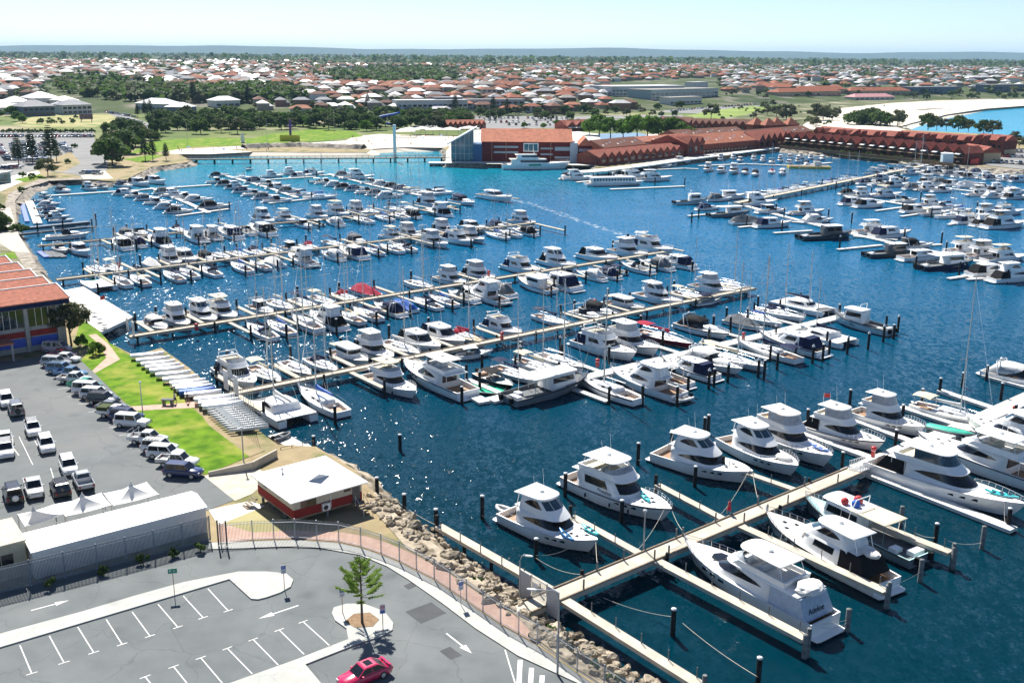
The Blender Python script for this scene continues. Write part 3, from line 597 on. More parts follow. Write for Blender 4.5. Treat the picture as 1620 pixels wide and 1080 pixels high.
# kinds: letter -> list of (prototype key, builder, description, length, category)
def V(fn, **k): return lambda: fn(k)
BOATS = {
 'F': [('f1', V(motor, curtain=True), 'white flybridge cruiser with clear curtains', 12.5, 'motor boat'),
       ('f2', V(motor, aft=black, curtain=True, rail=navy), 'white flybridge cruiser with black aft awning', 12.5, 'motor boat'),
       ('f3', V(motor, L=13.5, B=4.4, topm=cream_c, fenders=navy), 'white flybridge cruiser with cream top', 13.5, 'motor boat'),
       ('f4', V(motor, top=False, aft=navy, lens=False), 'white flybridge cruiser with navy awning', 12.5, 'motor boat'),
       ('f5', V(motor, lens=False, curtain=True, topm=white_c, hull=HG, tender=white_c, rail=rubber), 'pale grey flybridge cruiser carrying a tender', 12.5, 'motor boat')],
 'E': [('e1', V(motor, up='house', L=13, aft=black), 'white enclosed bridge cruiser with black awning', 13, 'motor boat'),
       ('e2', V(motor, up='house', L=13, uh=1.6, tender=white_c), 'white enclosed bridge cruiser with tender', 13, 'motor boat'),
       ('e3', V(motor, up='hardtop', L=11, B=3.8, lens=False, aft=navy, rail=navy), 'white hardtop sedan with navy awning', 11, 'motor boat'),
       ('e4', V(motor, up='hardtop', L=11, B=3.8, aft=black, k=(.35, .9)), 'white hardtop sedan with black awning', 11, 'motor boat')],
 'C': [('c1', V(sport, canopy=navy, clearside=True), 'white sports cruiser under navy canopy', 10, 'motor boat'),
       ('c2', V(sport, canopy=black, rail=black), 'white sports cruiser under black canopy', 10, 'motor boat'),
       ('c3', V(sport, canopy=white_c, clearside=True), 'white sports cruiser under white canopy', 10, 'motor boat'),
       ('c4', V(sport, hard=True), 'white sports cruiser with hardtop', 10, 'motor boat'),
       ('c5', V(sport, canopy=grey_c, hull=HG, L=9), 'pale grey sports cruiser under grey canopy', 9, 'motor boat'),
       ('c6', V(sport, rail=navy, L=9, sole=white_c), 'open white sports cruiser', 9, 'motor boat')],
 'S': [('s1', V(yacht, cover=blue_c), 'white sailing yacht with blue sail cover', 11, 'sailing boat'),
       ('s2', V(yacht, cover=navy, dodger=navy), 'white sailing yacht with navy dodger', 11, 'sailing boat'),
       ('s3', V(yacht, cover=white_c, L=10, B=3.2), 'white sailing yacht with white sail cover', 10, 'sailing boat'),
       ('s4', V(yacht, cover=navy, bimini=navy, L=12, B=3.7), 'white sailing yacht with navy bimini', 12, 'sailing boat'),
       ('s5', V(yacht, hull=HG, cover=cream_c, bimini=cream_c, L=12, B=3.6), 'pale grey sailing yacht with cream bimini', 12, 'sailing boat'),
       ('s6', V(yacht, L=9, B=2.9, rail=navy), 'small white sailing yacht with bare boom', 9, 'sailing boat')],
 's': [('sr', V(yacht, cover=red_c, dodger=red_c, L=11), 'white sailing yacht with red covers', 11, 'sailing boat')],
 't': [('st', V(yacht, cover=red_c, dodger=red_c, deckm=tan_d, L=11), 'tan decked sailing yacht with red covers', 11, 'sailing boat')],
 'm': [('sm', V(yacht, hull=HR, cover=red_c, bimini=red_c, L=13, B=3.8, mast=17), 'maroon sailing yacht with red bimini', 13, 'sailing boat')],
 'R': [('r1', V(runabout, bimini=white_c), 'small white runabout with white bimini', 6.4, 'runabout'),
       ('r2', V(runabout, bimini=navy, rail=navy), 'small white runabout with navy bimini', 6.4, 'runabout'),
       ('r3', V(runabout, seat=navy), 'small open white runabout', 6.4, 'runabout')],
 'k': [('rk', V(runabout, hull=HK, L=8, B=2.7, seat=teak, bimini=black), 'black hulled runabout with brown seats', 8, 'runabout')],
 'T': [('t1', V(covered, tarp=grey_c, mast=True), 'yacht covered by grey tarpaulin', 9.5, 'sailing boat'),
       ('t2', V(covered, tarp=white_c, seed=3), 'boat covered by white tarpaulin', 9.5, 'boat')],
 'r': [('tr', V(covered, tarp=red_c, mast=True, L=12, B=3.9), 'yacht covered by large red tarpaulin', 12, 'sailing boat')],
 'b': [('tb', V(covered, tarp=blue_c, mast=True), 'yacht covered by bright blue tarpaulin', 9.5, 'sailing boat')],
 'P': [('p1', V(trawler), 'white pilothouse boat with upright windows', 11, 'motor boat'),
       ('p2', V(trawler, hull=HB, aft=cream_c, rail=rubber), 'pale blue pilothouse boat with cream awning', 11, 'motor boat')],
 'W': [('w1', V(workboat, canopy=gel, deckm=grey_c), 'grey workboat with white canopy', 14, 'workboat'),
       ('w2', V(workboat, hull=HD, deckm=dkgrey, sup=dkgrey), 'dark grey workboat with open deck', 14, 'workboat')],
 'w': [('w3', V(workboat, hull=HB, sup=gel, L=11, B=3.8), 'pale blue workboat with white wheelhouse', 11, 'workboat')],
 'n': [('w4', V(workboat, hull=HN, canopy=gel), 'navy workboat with long white canopy', 14, 'workboat')],
 'K': [('k1', V(catamaran, cover=white_c), 'white sailing catamaran', 11, 'catamaran'),],
 'L': [('k2', V(catamaran, cover=navy, L=13, B=6.6), 'large white sailing catamaran with navy sail cover', 13, 'catamaran')],
 'g': [('k3', V(catamaran, net=green_c, cabin=False, L=10), 'low white catamaran with green netting', 10, 'catamaran')],
 'H': [('h1', V(motor, L=17, B=4.9, f0=1.5, f1=2.4, zc=3.4, top=True, rail=navy, seatm=white_c), 'long white flybridge motor yacht', 17, 'motor yacht'),
       ('h2', V(motor, L=16, B=4.8, f0=1.4, f1=2.3, zc=3.2, up='hardtop', rail=navy), 'long white hardtop motor yacht', 16, 'motor yacht')],
 'Y': [('hy', V(motor, L=17, B=5, f0=1.5, f1=2.4, zc=3.4, rail=navy, topm=white_c, seatm=white_c, ports=True, k=(.3,.85)), 'large white motor yacht with swept windows', 17, 'motor yacht')],
}
_pick = {}
def boat(kind, loc, az, label_tail, L=None, var=None, group=None):
    vs = BOATS[kind]
    if var is None:
        _pick[kind] = _pick.get(kind, RND.randrange(len(vs))) + 1; var = (_pick[kind]*7 + (_pick[kind]//len(vs))) % len(vs)
    key, fn, desc, L0, cat = vs[var % len(vs)]
    o = Proto.get(key, fn); sc = (L or L0*RND.uniform(.9, 1.08))/L0; sc = (sc*1.10, sc*1.03, sc*.97)
    place(o, (loc[0], loc[1], RND.uniform(-.03, .03)), az_rz(az + RND.uniform(-1.5, 1.5)), desc + ' ' + label_tail, cat, group, sc)
    return o
# ------------------------------------------------------------------ water
def water_material():
    m = bpy.data.materials.new('sea_water'); m.use_nodes = True; nt = m.node_tree; N = nt.nodes; Lk = nt.links; b = N['Principled BSDF']
    b.inputs['Roughness'].default_value = 0.11; b.inputs['IOR'].default_value = 1.17; b.inputs['Specular IOR Level'].default_value = 0.5
    g = N.new('ShaderNodeNewGeometry'); sx = N.new('ShaderNodeSeparateXYZ'); Lk.new(g.outputs['Position'], sx.inputs[0])
    def rng(sock, a, c, o0=0.0, o1=1.0):
        r = N.new('ShaderNodeMapRange'); r.interpolation_type = 'SMOOTHSTEP'; Lk.new(sock, r.inputs['Value'])
        for k, v in (('From Min', a), ('From Max', c), ('To Min', o0), ('To Max', o1)): r.inputs[k].default_value = v
        return r.outputs[0]
    def mul(a, c, op='MULTIPLY'):
        k = N.new('ShaderNodeMath'); k.operation = op; Lk.new(a, k.inputs[0]); Lk.new(c, k.inputs[1]); return k.outputs[0]
    def mix(f, a, c):
        k = N.new('ShaderNodeMix'); k.data_type = 'RGBA'; Lk.new(f, k.inputs['Factor'])
        for s, n in ((a, 'A'), (c, 'B')):
            if isinstance(s, tuple): k.inputs[n].default_value = (*s, 1)
            else: Lk.new(s, k.inputs[n])
        return k.outputs['Result']
    # water colour: viewing-angle darkness nearby and sky blue further off painted in, then shallower clear sand-bottomed water towards the lagoon beach and the open coast
    n0 = N.new('ShaderNodeTexNoise'); n0.inputs['Scale'].default_value = .012; n0.inputs['Detail'].default_value = 3; Lk.new(g.outputs['Position'], n0.inputs['Vector'])
    cur = mix(n0.outputs['Fac'], (.0001,.014,.024), (.0002,.030,.048))
    cur = mix(rng(sx.outputs['Y'], 90, 330), cur, (.0002,.105,.225))  # brightens with distance: growing sky reflection put into the base colour
    lag = mul(rng(sx.outputs['Y'], 340, 540), rng(sx.outputs['X'], 120, -50)); cur = mix(lag, cur, (.003,.24,.33))
    seax = mul(rng(sx.outputs['Y'], 600, 700), rng(sx.outputs['X'], 200, 260)); cur = mix(seax, cur, (.001,.31,.50))
    Lk.new(cur, b.inputs['Base Color'])
    def nz(scale, det, sy=1.0, rot=0.0):
        mp = N.new('ShaderNodeMapping'); mp.inputs['Scale'].default_value = (1, sy, 1); mp.inputs['Rotation'].default_value = (0,0,rot); Lk.new(g.outputs['Position'], mp.inputs[0])
        n = N.new('ShaderNodeTexNoise'); n.inputs['Scale'].default_value = scale; n.inputs['Detail'].default_value = det; n.inputs['Roughness'].default_value = .55
        Lk.new(mp.outputs[0], n.inputs['Vector']); return n.outputs['Fac']
    # wavelets: three scales of surface slope, so the sun breaks up into glints
    acc = None
    for sc_, amp, st, rot in ((3.6,.31,.8,.2),(1.1,.27,.6,-.4),(.25,.07,.5,.5)):
        mp = N.new('ShaderNodeMapping'); mp.inputs['Scale'].default_value = (1,st,1); mp.inputs['Rotation'].default_value = (0,0,rot); Lk.new(g.outputs['Position'], mp.inputs[0])
        n = N.new('ShaderNodeTexNoise'); n.inputs['Scale'].default_value = sc_; n.inputs['Detail'].default_value = 2.0; Lk.new(mp.outputs[0], n.inputs['Vector'])
        a = N.new('ShaderNodeVectorMath'); a.operation = 'SUBTRACT'; a.inputs[1].default_value = (.5,.5,.5); Lk.new(n.outputs['Color'], a.inputs[0])
        c = N.new('ShaderNodeVectorMath'); c.operation = 'MULTIPLY'; c.inputs[1].default_value = (amp*WAVE,amp*WAVE,0); Lk.new(a.outputs[0], c.inputs[0])
        if acc is None: acc = c.outputs[0]
        else: k = N.new('ShaderNodeVectorMath'); k.operation = 'ADD'; Lk.new(acc, k.inputs[0]); Lk.new(c.outputs[0], k.inputs[1]); acc = k.outputs[0]
    # the sea breeze ruffles the open left basin; the sheltered berths at right lie calmer
    n5 = N.new('ShaderNodeTexNoise'); n5.inputs['Scale'].default_value = .03; n5.inputs['Detail'].default_value = 3; Lk.new(g.outputs['Position'], n5.inputs['Vector'])
    br = mul(rng(sx.outputs['X'], 25, -45, .50, 1.0), rng(n5.outputs['Fac'], .35, .6, .72, 1.05)); vs_ = N.new('ShaderNodeVectorMath'); vs_.operation = 'SCALE'; Lk.new(acc, vs_.inputs[0]); Lk.new(br, vs_.inputs['Scale']); acc = vs_.outputs[0]
    k = N.new('ShaderNodeVectorMath'); k.operation = 'ADD'; k.inputs[1].default_value = (0,0,1); Lk.new(acc, k.inputs[0])
    k2 = N.new('ShaderNodeVectorMath'); k2.operation = 'NORMALIZE'; Lk.new(k.outputs[0], k2.inputs[0]); Lk.new(k2.outputs[0], b.inputs['Normal']); return m
WAVE = 3.6
wb = MB(); wb.sheet([(-260, 30), (2600, 30), (2600, 2600), (-260, 2600)], 0.0)
struct(wb.build('water', water_material()))

# ------------------------------------------------------------------ ground materials
def ground_noise(name, c1, c2, scale, rough=.9, c3=None, s2=3.0, bump=.2, bsc=6):
    m = mat(name, c1, rough, scale=scale, col2=c2, var=0, coords='World', bump=bump, bscale=bsc)
    if c3:
        nt = m.node_tree; N = nt.nodes; Lk = nt.links; b = N['Principled BSDF']; src = b.inputs['Base Color'].links[0].from_socket
        g = N.new('ShaderNodeNewGeometry'); n = N.new('ShaderNodeTexNoise'); n.inputs['Scale'].default_value = s2; n.inputs['Detail'].default_value = 5; Lk.new(g.outputs['Position'], n.inputs['Vector'])
        r = N.new('ShaderNodeMapRange'); r.inputs['From Min'].default_value = .5; r.inputs['From Max'].default_value = .68; Lk.new(n.outputs['Fac'], r.inputs['Value'])
        k = N.new('ShaderNodeMix'); k.data_type = 'RGBA'; Lk.new(r.outputs[0], k.inputs['Factor']); Lk.new(src, k.inputs['A']); k.inputs['B'].default_value = (*c3, 1); Lk.new(k.outputs['Result'], b.inputs['Base Color'])
    return m
sand_soil = ground_noise('sandy_soil', (.27,.21,.12), (.36,.29,.17), .5, c3=(.13,.15,.05), s2=.25)
asphalt = ground_noise('asphalt', (.128,.142,.146), (.160,.175,.178), .35, .85, c3=(.18,.193,.196), s2=.12, bump=.3, bsc=9)
asphalt_new = ground_noise('asphalt_patch', (.075,.080,.085), (.09,.095,.10), .8, .85)
asphalt_far = ground_noise('asphalt_far', (.20,.20,.20), (.26,.26,.255), .1, .9)
grass_m = ground_noise('grass', (.055,.14,.004), (.15,.265,.012), .55, .95, c3=(.27,.29,.05), s2=.22, bump=.5, bsc=12)
dry_grass = ground_noise('dry_grass', (.30,.28,.12), (.40,.36,.19), .12, .95, c3=(.13,.20,.05), s2=.08)
sand_m = ground_noise('beach_sand', (.56,.51,.42), (.66,.61,.52), .05, .95)
paving = ground_noise('pink_paving', (.46,.30,.24), (.56,.39,.31), 1.2, .9)
kerbm = ground_noise('kerb_concrete', (.40,.41,.385), (.47,.47,.44), .6, .85, bump=.1)
paint = mat('road_paint', (.66,.66,.64), .7, var=.22, scale=5, coords='World')
rock_m = ground_noise('limestone_rubble', (.28,.235,.175), (.50,.43,.33), .8, .95, c3=(.10,.085,.06), s2=.6, bump=1.0, bsc=2.2)
rock_far = ground_noise('grey_rubble', (.26,.23,.19), (.42,.38,.32), .5, .95, c3=(.10,.09,.08), s2=.45, bump=1.0, bsc=1.6)
GZ = 2.2
def crack(m, sc=.16, amt=.82):
    nt = m.node_tree; N = nt.nodes; Lk = nt.links; b = N['Principled BSDF']; src = b.inputs['Base Color'].links[0].from_socket; g = N.new('ShaderNodeNewGeometry')
    n = N.new('ShaderNodeTexNoise'); n.inputs['Scale'].default_value = .4; n.inputs['Detail'].default_value = 3; Lk.new(g.outputs['Position'], n.inputs['Vector']); a = N.new('ShaderNodeVectorMath'); a.operation = 'MULTIPLY_ADD'; a.inputs[1].default_value = (2.5,2.5,0); Lk.new(n.outputs['Color'], a.inputs[0]); Lk.new(g.outputs['Position'], a.inputs[2])
    v = N.new('ShaderNodeTexVoronoi'); v.feature = 'DISTANCE_TO_EDGE'; v.inputs['Scale'].default_value = sc; Lk.new(a.outputs[0], v.inputs['Vector']); r = N.new('ShaderNodeMapRange'); r.inputs['From Max'].default_value = .012; r.inputs['To Min'].default_value = amt; Lk.new(v.outputs['Distance'], r.inputs['Value'])
    v2 = N.new('ShaderNodeTexVoronoi'); v2.inputs['Scale'].default_value = .23; Lk.new(a.outputs[0], v2.inputs['Vector']); r2 = N.new('ShaderNodeMapRange'); r2.inputs['From Min'].default_value = .08; r2.inputs['From Max'].default_value = .28; r2.inputs['To Min'].default_value = .84; Lk.new(v2.outputs['Distance'], r2.inputs['Value'])
    k = N.new('ShaderNodeMath'); k.operation = 'MULTIPLY'; Lk.new(r.outputs[0], k.inputs[0]); Lk.new(r2.outputs[0], k.inputs[1]); x = N.new('ShaderNodeHueSaturation'); Lk.new(k.outputs[0], x.inputs['Value']); Lk.new(src, x.inputs['Color']); Lk.new(x.outputs[0], b.inputs['Base Color'])
crack(asphalt); crack(kerbm, .3, .8)
# ------------------------------------------------------------------ flat land round the harbour, one sheet
SH = [(1100,1170),(1010,1110),(960,1078),(900,1028),(862,995),(820,968),(745,905),(700,870),(650,832),(612,800),(588,776),(560,742),(500,706),(440,703),(421,690),(385,657),(345,624),(300,582),(255,550),(213,562),(171,541),(160,527),(128,505),(96,455),(62,432),(48,405),(24,370),(16,340),(22,318),(40,298),(78,284),(130,283),(180,287),(200,284),(240,264),(296,257),(302,253),(285,245),(277,243),(330,243),(392,240),(470,241),(540,241),(580,241),(588,236),(640,233),(700,233),(706,240),(707,258),(800,258),(932,258),(945,266),(1010,262),(1080,252),(1150,243),(1223,233),(1330,243),(1430,253),(1507,262),(1620,270),(1800,285)]
shore = [W(x, y, 2.0) for x, y in SH]
land = [(p.x, p.y) for p in shore]
coast = [W(x, y, 2.0) for x, y in [(1830,232),(1700,226),(1625,221),(1580,213),(1500,209),(1440,206),(1420,201),(1441,194),(1470,186),(1500,180),(1547,172),(1620,166)]]
land_full = [(20, 40)] + land + [(420, 470)] + [(p.x, p.y) for p in coast] + [(900, 1560), (-1700, 1560), (-1700, 40)]
lb = MB(); lb.sheet(land_full, 2.0); n0 = len(land_full)
struct(lb.build('ground', sand_soil))
# rubble slopes falling from the land edge into the water
def slope_strip(name, pts, width, m, seed, z0=2.02, z1=-1.0, step=1.2, amp=.35):
    rnd = random.Random(seed); P = [Vector((p[0], p[1], 0)) for p in pts]; S = [P[0]]
    for a, c in zip(P, P[1:]):
        k = max(1, int((c-a).length/step))
        for i in range(1, k+1): S.append(a+(c-a)*(i/k))
    rings = []
    for i, p in enumerate(S):
        d = S[min(i+1, len(S)-1)]-S[max(i-1, 0)]; d.normalize(); n = Vector((d.y, -d.x, 0)); ring = []
        for j in range(6):
            t = j/5; q = p + n*(width*t-.6)
            j_ = 0 if j == 0 else 1
            ring.append((q.x+rnd.uniform(-amp, amp)*j_, q.y+rnd.uniform(-amp, amp)*j_, z0+(z1-z0)*t+rnd.uniform(-amp, amp)*j_*1.2))
        rings.append(ring)
    mb = MB(); mb.loft([r[::-1] for r in rings], False, smooth=False); o = mb.build(name, m); return struct(o)
def seg_pts(a, b): return land[a:b+1]
slope_strip('near_revetment', seg_pts(0, 12), 5.0, rock_m, 1)
slope_strip('lawn_revetment', seg_pts(13, 22), 2.5, rock_m, 2)
slope_strip('club_revetment', seg_pts(22, 30), 4.0, rock_far, 3)
slope_strip('north_west_revetment', seg_pts(28, 37), 6.0, rock_far, 4, step=2)
slope_strip('beach_edge', seg_pts(37, 46), 9.0, sand_m, 5, step=6, amp=.02)
slope_strip('quay_edge', seg_pts(46, 52), 4.0, rock_far, 6, step=2)
slope_strip('sea_wall_revetment', [(p.x, p.y) for p in shore[52:]], 9.0, rock_far, 7, z0=2.4, step=2, amp=.5)
slope_strip('coast_edge', [(p.x, p.y) for p in coast], 14.0, sand_m, 8, step=8, amp=.02)
# groyne of rock between lagoon and harbour
def ridge(name, pts, w, h, m, seed):
    rnd = random.Random(seed); P = [Vector((p[0], p[1], 0)) for p in pts]; S = []
    for a, c in zip(P, P[1:]):
        k = max(1, int((c-a).length/2.2)); S += [a+(c-a)*(i/k) for i in range(k)]
    rings = []
    for i, p in enumerate(S):
        d = S[min(i+1, len(S)-1)]-S[max(i-1, 0)]; d.normalize(); n = Vector((d.y, -d.x, 0))
        rings.append([tuple(p+n*(w*t)+Vector((rnd.uniform(-.5,.5), rnd.uniform(-.5,.5), h*(1-abs(t)**1.3)-1+rnd.uniform(-.4,.4)))) for t in (-1, -.6, -.25, .25, .6, 1)])
    mb = MB(); mb.loft(rings, False, smooth=False); return struct(mb.build(name, m))
gr = [W(x, y, 0) for x, y in [(385,240),(430,238),(480,237),(540,240),(582,241)]]
ridge('rock_groyne', gr, 9, 6.0, rock_far, 9)
ridge('headland_rocks', [W(x, y, 0) for x, y in [(210,268),(250,262),(300,256)]], 6, 3.4, rock_far, 10)
ridge('sea_rocks', [W(x, y, 0) for x, y in [(1455,178),(1480,175),(1499,177)]], 16, 4, rock_far, 12)
ridge('breakwater', [W(x, y, 0) for x, y in [(1560,158),(1600,161),(1660,163)]], 12, 4, rock_far, 13)

# ------------------------------------------------------------------ hills: the suburb rises behind the marina
def lerp_tab(t, tab):
    for (a, u), (b, v) in zip(tab, tab[1:]):
        if t <= b: return u+(v-u)*max(0, (t-a))/(b-a)
    return tab[-1][1]
def d0(a): return lerp_tab(a, [(-2, 860), (-.35, 900), (-.1, 890), (.05, 930), (.2, 1120), (.35, 1350), (.6, 1500), (3, 1500)])
PROF = [(-50, 1.5), (0, 2.3), (120, 9), (300, 15), (700, 19), (1500, 25), (2600, 30), (4500, 36), (9000, 40)]
def terr(x, y):
    t = y-d0(x/max(1, y)); h = lerp_tab(t, PROF) if t > -50 else 1.5
    if t > 0: h += 2.5*min(1, t/300)*mnoise.noise(Vector((x*.0035, y*.0035, 3.1)))*2
    return h
def WT(px, py):                                   # pixel to a point on the hill
    d = ray(px, py); p = Vector((0, 0, CAM_H)); t = 300.0
    for i in range(400):
        q = p+d*t; h = max(2.0, terr(q.x, q.y))
        if q.z <= h+.05: break
        t += max(1.0, (q.z-h)*8)
    return Vector((q.x, q.y, max(2.0, terr(q.x, q.y))))
tb = MB(); ys = [500*1.035**i for i in range(86)]; xs = [-.95+1.9*i/90 for i in range(91)]
vs = []; 
for y in ys:
    for a in xs: vs.append((a*y, y, terr(a*y, y)-.3 if y-d0(a) > -45 else -4.0))
nx = len(xs); tb.add(vs, [(i*nx+j, i*nx+j+1, (i+1)*nx+j+1, (i+1)*nx+j) for i in range(len(ys)-1) for j in range(nx-1)], True)
suburb_m = ground_noise('suburb_ground', (.03,.055,.015), (.075,.10,.03), .012, .95, c3=(.20,.18,.15), s2=.03, bump=0)
struct(tb.build('hills', suburb_m))
# distant scarp on the horizon
sb = MB(); rr = []
for i in range(121):
    a = -.75+1.5*i/120; y = 17000; h = 175+38*mnoise.noise(Vector((a*5, 0, 0)))+22*mnoise.noise(Vector((a*17, 2, 0)))
    rr.append([(a*y, y-2500, 20), (a*y, y-800, h*.6), (a*y, y, h), (a*y*1.1, y+3000, h*.8)])
sb.loft(rr, False); struct(sb.build('distant_scarp', ground_noise('scarp', (.05,.075,.04), (.07,.09,.05), .002, .95, bump=0)))
pl = MB(); pl.sheet([(-16000, 9300), (16000, 9300), (22000, 21000), (-22000, 21000)], 34.0); struct(pl.build('coastal_plain', ground_noise('plain', (.03,.05,.02), (.05,.07,.03), .004, .95, c3=(.13,.12,.09), s2=.006, bump=0)))

# ------------------------------------------------------------------ overlays on the flat land: each a sheet a few mm higher
def pxpoly(pts, z): return [tuple(W(x, y, z)[:2]) for x, y in pts]
def overlay(name, pts, z, m, kind='structure'):
    mb = MB(); mb.sheet(pxpoly(pts, z), z); o = mb.build(name, m); o['kind'] = kind; return o
_pk = MB(); _pk.sheet([(-700,575),(-180,585),(-60,640),(60,600),(150,650),(330,900),(520,1250),(520,1555),(-1300,1555)], 2.008); struct(_pk.build('parkland', ground_noise('parkland', (.07,.12,.03), (.16,.19,.06), .02, .95, c3=(.34,.29,.20), s2=.012, bump=0)))
# front road and car park
overlay('road', [(-200,1300),(-200,905),(-60,950),(50,924),(155,898),(245,875),(333,851),(330,868),(400,866),(450,864),(506,866),(569,877),(612,895),(646,916),(699,953),(752,993),(819,1036),(915,1080),(1000,1130),(1000,1300)], 2.03, asphalt)
overlay('footpath', [(330,868),(330,858),(400,855),(467,853),(536,858),(571,866),(603,877),(632,889),(659,903),(687,917),(712,934),(738,951),(764,969),(792,988),(850,1020),(913,1064),(1000,1120),(1000,1130),(915,1080),(819,1036),(752,993),(699,953),(646,916),(612,895),(569,877),(506,866),(450,864),(400,866)], 2.12, kerbm)
overlay('brick_path', [(345,858),(345,825),(400,842),(467,838),(545,842),(580,848),(613,858),(645,872),(672,886),(700,900),(727,918),(754,936),(780,953),(812,972),(840,990),(850,1018),(792,986),(764,967),(738,949),(712,932),(687,915),(659,901),(632,887),(603,875),(571,864),(536,856),(467,851),(400,853)], 2.06, paving)
overlay('rubble_bank', [(583,786),(596,812),(645,868),(700,897),(754,933),(812,968),(850,1010),(905,1052),(1000,1112),(1010,1110),(960,1078),(900,1028),(862,995),(820,968),(745,905),(700,870),(650,832),(612,800)], 2.075, rock_m)
def kerb_island(name, pts, h=.13, z=2.03):
    mb = MB(); mb.prism(pxpoly(pts, z), z-.02, z+h); return struct(mb.build(name, kerbm))
kerb_island('traffic_island', [(-60,1042),(0,1025),(363,917),(397,948),(408,949),(421,946),(444,938),(460,929),(464,918),(453,908),(421,905),(400,905),(378,905),(346,911),(290,922),(211,944),(131,968),(46,991),(-60,1020)])
kerb_island('tree_island', [(525,971),(528,962),(548,956),(576,956),(608,968),(622,986),(621,997),(604,1007),(569,1018),(483,1052),(515,1090),(580,1160),(260,1160),(360,1083),(472,1043),(551,1012),(548,995),(530,982)])
overlay('planting_bed', [(545,982),(560,970),(585,968),(600,979),(590,990),(562,992)], 2.185, ground_noise('mulch', (.20,.13,.08), (.30,.21,.13), 3, .95))
overlay('asphalt_patch', [(641,967),(682,952),(706,969),(666,986)], 2.036, asphalt_new)
overlay('asphalt_patch', [(695,1029),(712,1022),(731,1036),(713,1043)], 2.036, asphalt_new)
overlay('drain_cover', [(638,926),(652,920),(660,926),(646,932)], 2.036, asphalt_new)
# painted bay lines: one painted_marking sheet each
def line_px(a, b, w=.10, z=2.037, tee=False):
    A, B = W(*a, z), W(*b, z); mb = MB(); d = (B-A).normalized(); n = Vector((-d.y, d.x, 0))
    q = [A+n*w/2, A-n*w/2, B-n*w/2, B+n*w/2]; mb.sheet([(p.x, p.y) for p in q], z)
    if tee:
        q = [B+n*.45, B-n*.45, B-n*.45+d*w, B+n*.45+d*w]; mb.sheet([(p.x, p.y) for p in q], z)
    return struct(mb.build('painted_bay_line', paint))
for a, b in [((31.5,1020),(50,1064)),((78,1005),(101,1047)),((123,991),(148,1031)),((168,979),(193,1018)),((209,967),(237,1005)),((250,955),(281,991)),((290,942),(321,976)),((329,930.5),(360.5,965))]: line_px(a, b, tee=True)
for b, a in [((230,1070),(262,1110)),((275,1054),(312,1100)),((318,1040),(352,1080)),((360,1025),(399,1065)),((401,1011),(440,1051)),((442,996),(481,1034)),((480,983),(521,1020))]: line_px(a, b, tee=True)
def arrow_px(a, b, z=2.037, w=.16):
    A, B = W(*a, z), W(*b, z); d = B-A; L = d.length; d.normalize(); n = Vector((-d.y, d.x, 0)); k = L*.36
    pts = [A+n*w/2, A-n*w/2, B-d*k-n*w/2, B-d*k-n*w*2.2, B, B-d*k+n*w*2.2, B-d*k+n*w/2]
    mb = MB(); mb.sheet([(p.x, p.y) for p in pts], z); struct(mb.build('painted_arrow', paint))
arrow_px((49,965), (109,949)); arrow_px((472,957), (409,978)); arrow_px((706,1001), (747,1033))
for x in (823, 841, 858, 876): line_px((x, 1043+(x-823)*.7), (x-3, 1100), .42)
line_px((799,1027), (815,1080), .12)
# upper car park by the lawn
asphalt_old = ground_noise('asphalt_old', (.138,.150,.153), (.168,.182,.184), .3, .88, c3=(.18,.185,.185), s2=.1, bump=.3, bsc=9)
overlay('car_park', [(-300,620),(-40,580),(0,572),(60,566),(84,545),(120,556),(150,590),(200,640),(248,690),(290,722),(322,752),(372,790),(330,806),(-300,960)], 2.04, asphalt_old)
overlay('lawn', [(150,545),(170,540),(212,566),(255,600),(300,640),(345,682),(385,705),(418,712),(330,748),(322,750),(290,720),(248,688),(200,638),(160,600),(128,570)], 2.05, grass_m)
overlay('worn_grass', [(318,655),(345,678),(385,703),(420,712),(395,722),(360,695),(330,672)], 2.055, sand_soil)
overlay('lawn', [(118,540),(128,504),(157,524),(172,540),(150,552)], 2.052, grass_m)
overlay('brick_path', [(140,530),(152,528),(171,543),(190,568),(150,590),(146,586),(168,566),(158,545)], 2.06, paving)
overlay('brick_path', [(198,643),(290,637),(330,632),(345,640),(300,645),(204,650)], 2.06, paving)
overlay('brick_path', [(330,806),(395,792),(420,800),(345,830)], 2.062, concrete2)
overlay('lawn', [(352,822),(392,800),(420,806),(470,832),(470,840),(400,842),(352,832)], 2.057, dry_grass)
overlay('access_apron', [(322,752),(412,742),(425,758),(400,780),(372,792)], 2.047, concrete)
def bay_T(a, b): line_px(a, b, .09, 2.045)
for i in range(11):
    x, y = 105+i*16.2, 612+i*12.2; bay_T((x-14, y+3), (x+6, y+1))
bay_T((30,648),(62,710)); bay_T((52,735),(30,690)); bay_T((80,740),(95,790)); bay_T((0,680),(30,720))

overlay('rock_bank', [(24,318),(40,298),(78,286),(130,284),(128,281),(60,284),(14,306),(6,330),(8,372),(30,410),(52,440),(66,436),(52,408),(28,372)], 2.07, rock_far)
crack(asphalt_old, .12)
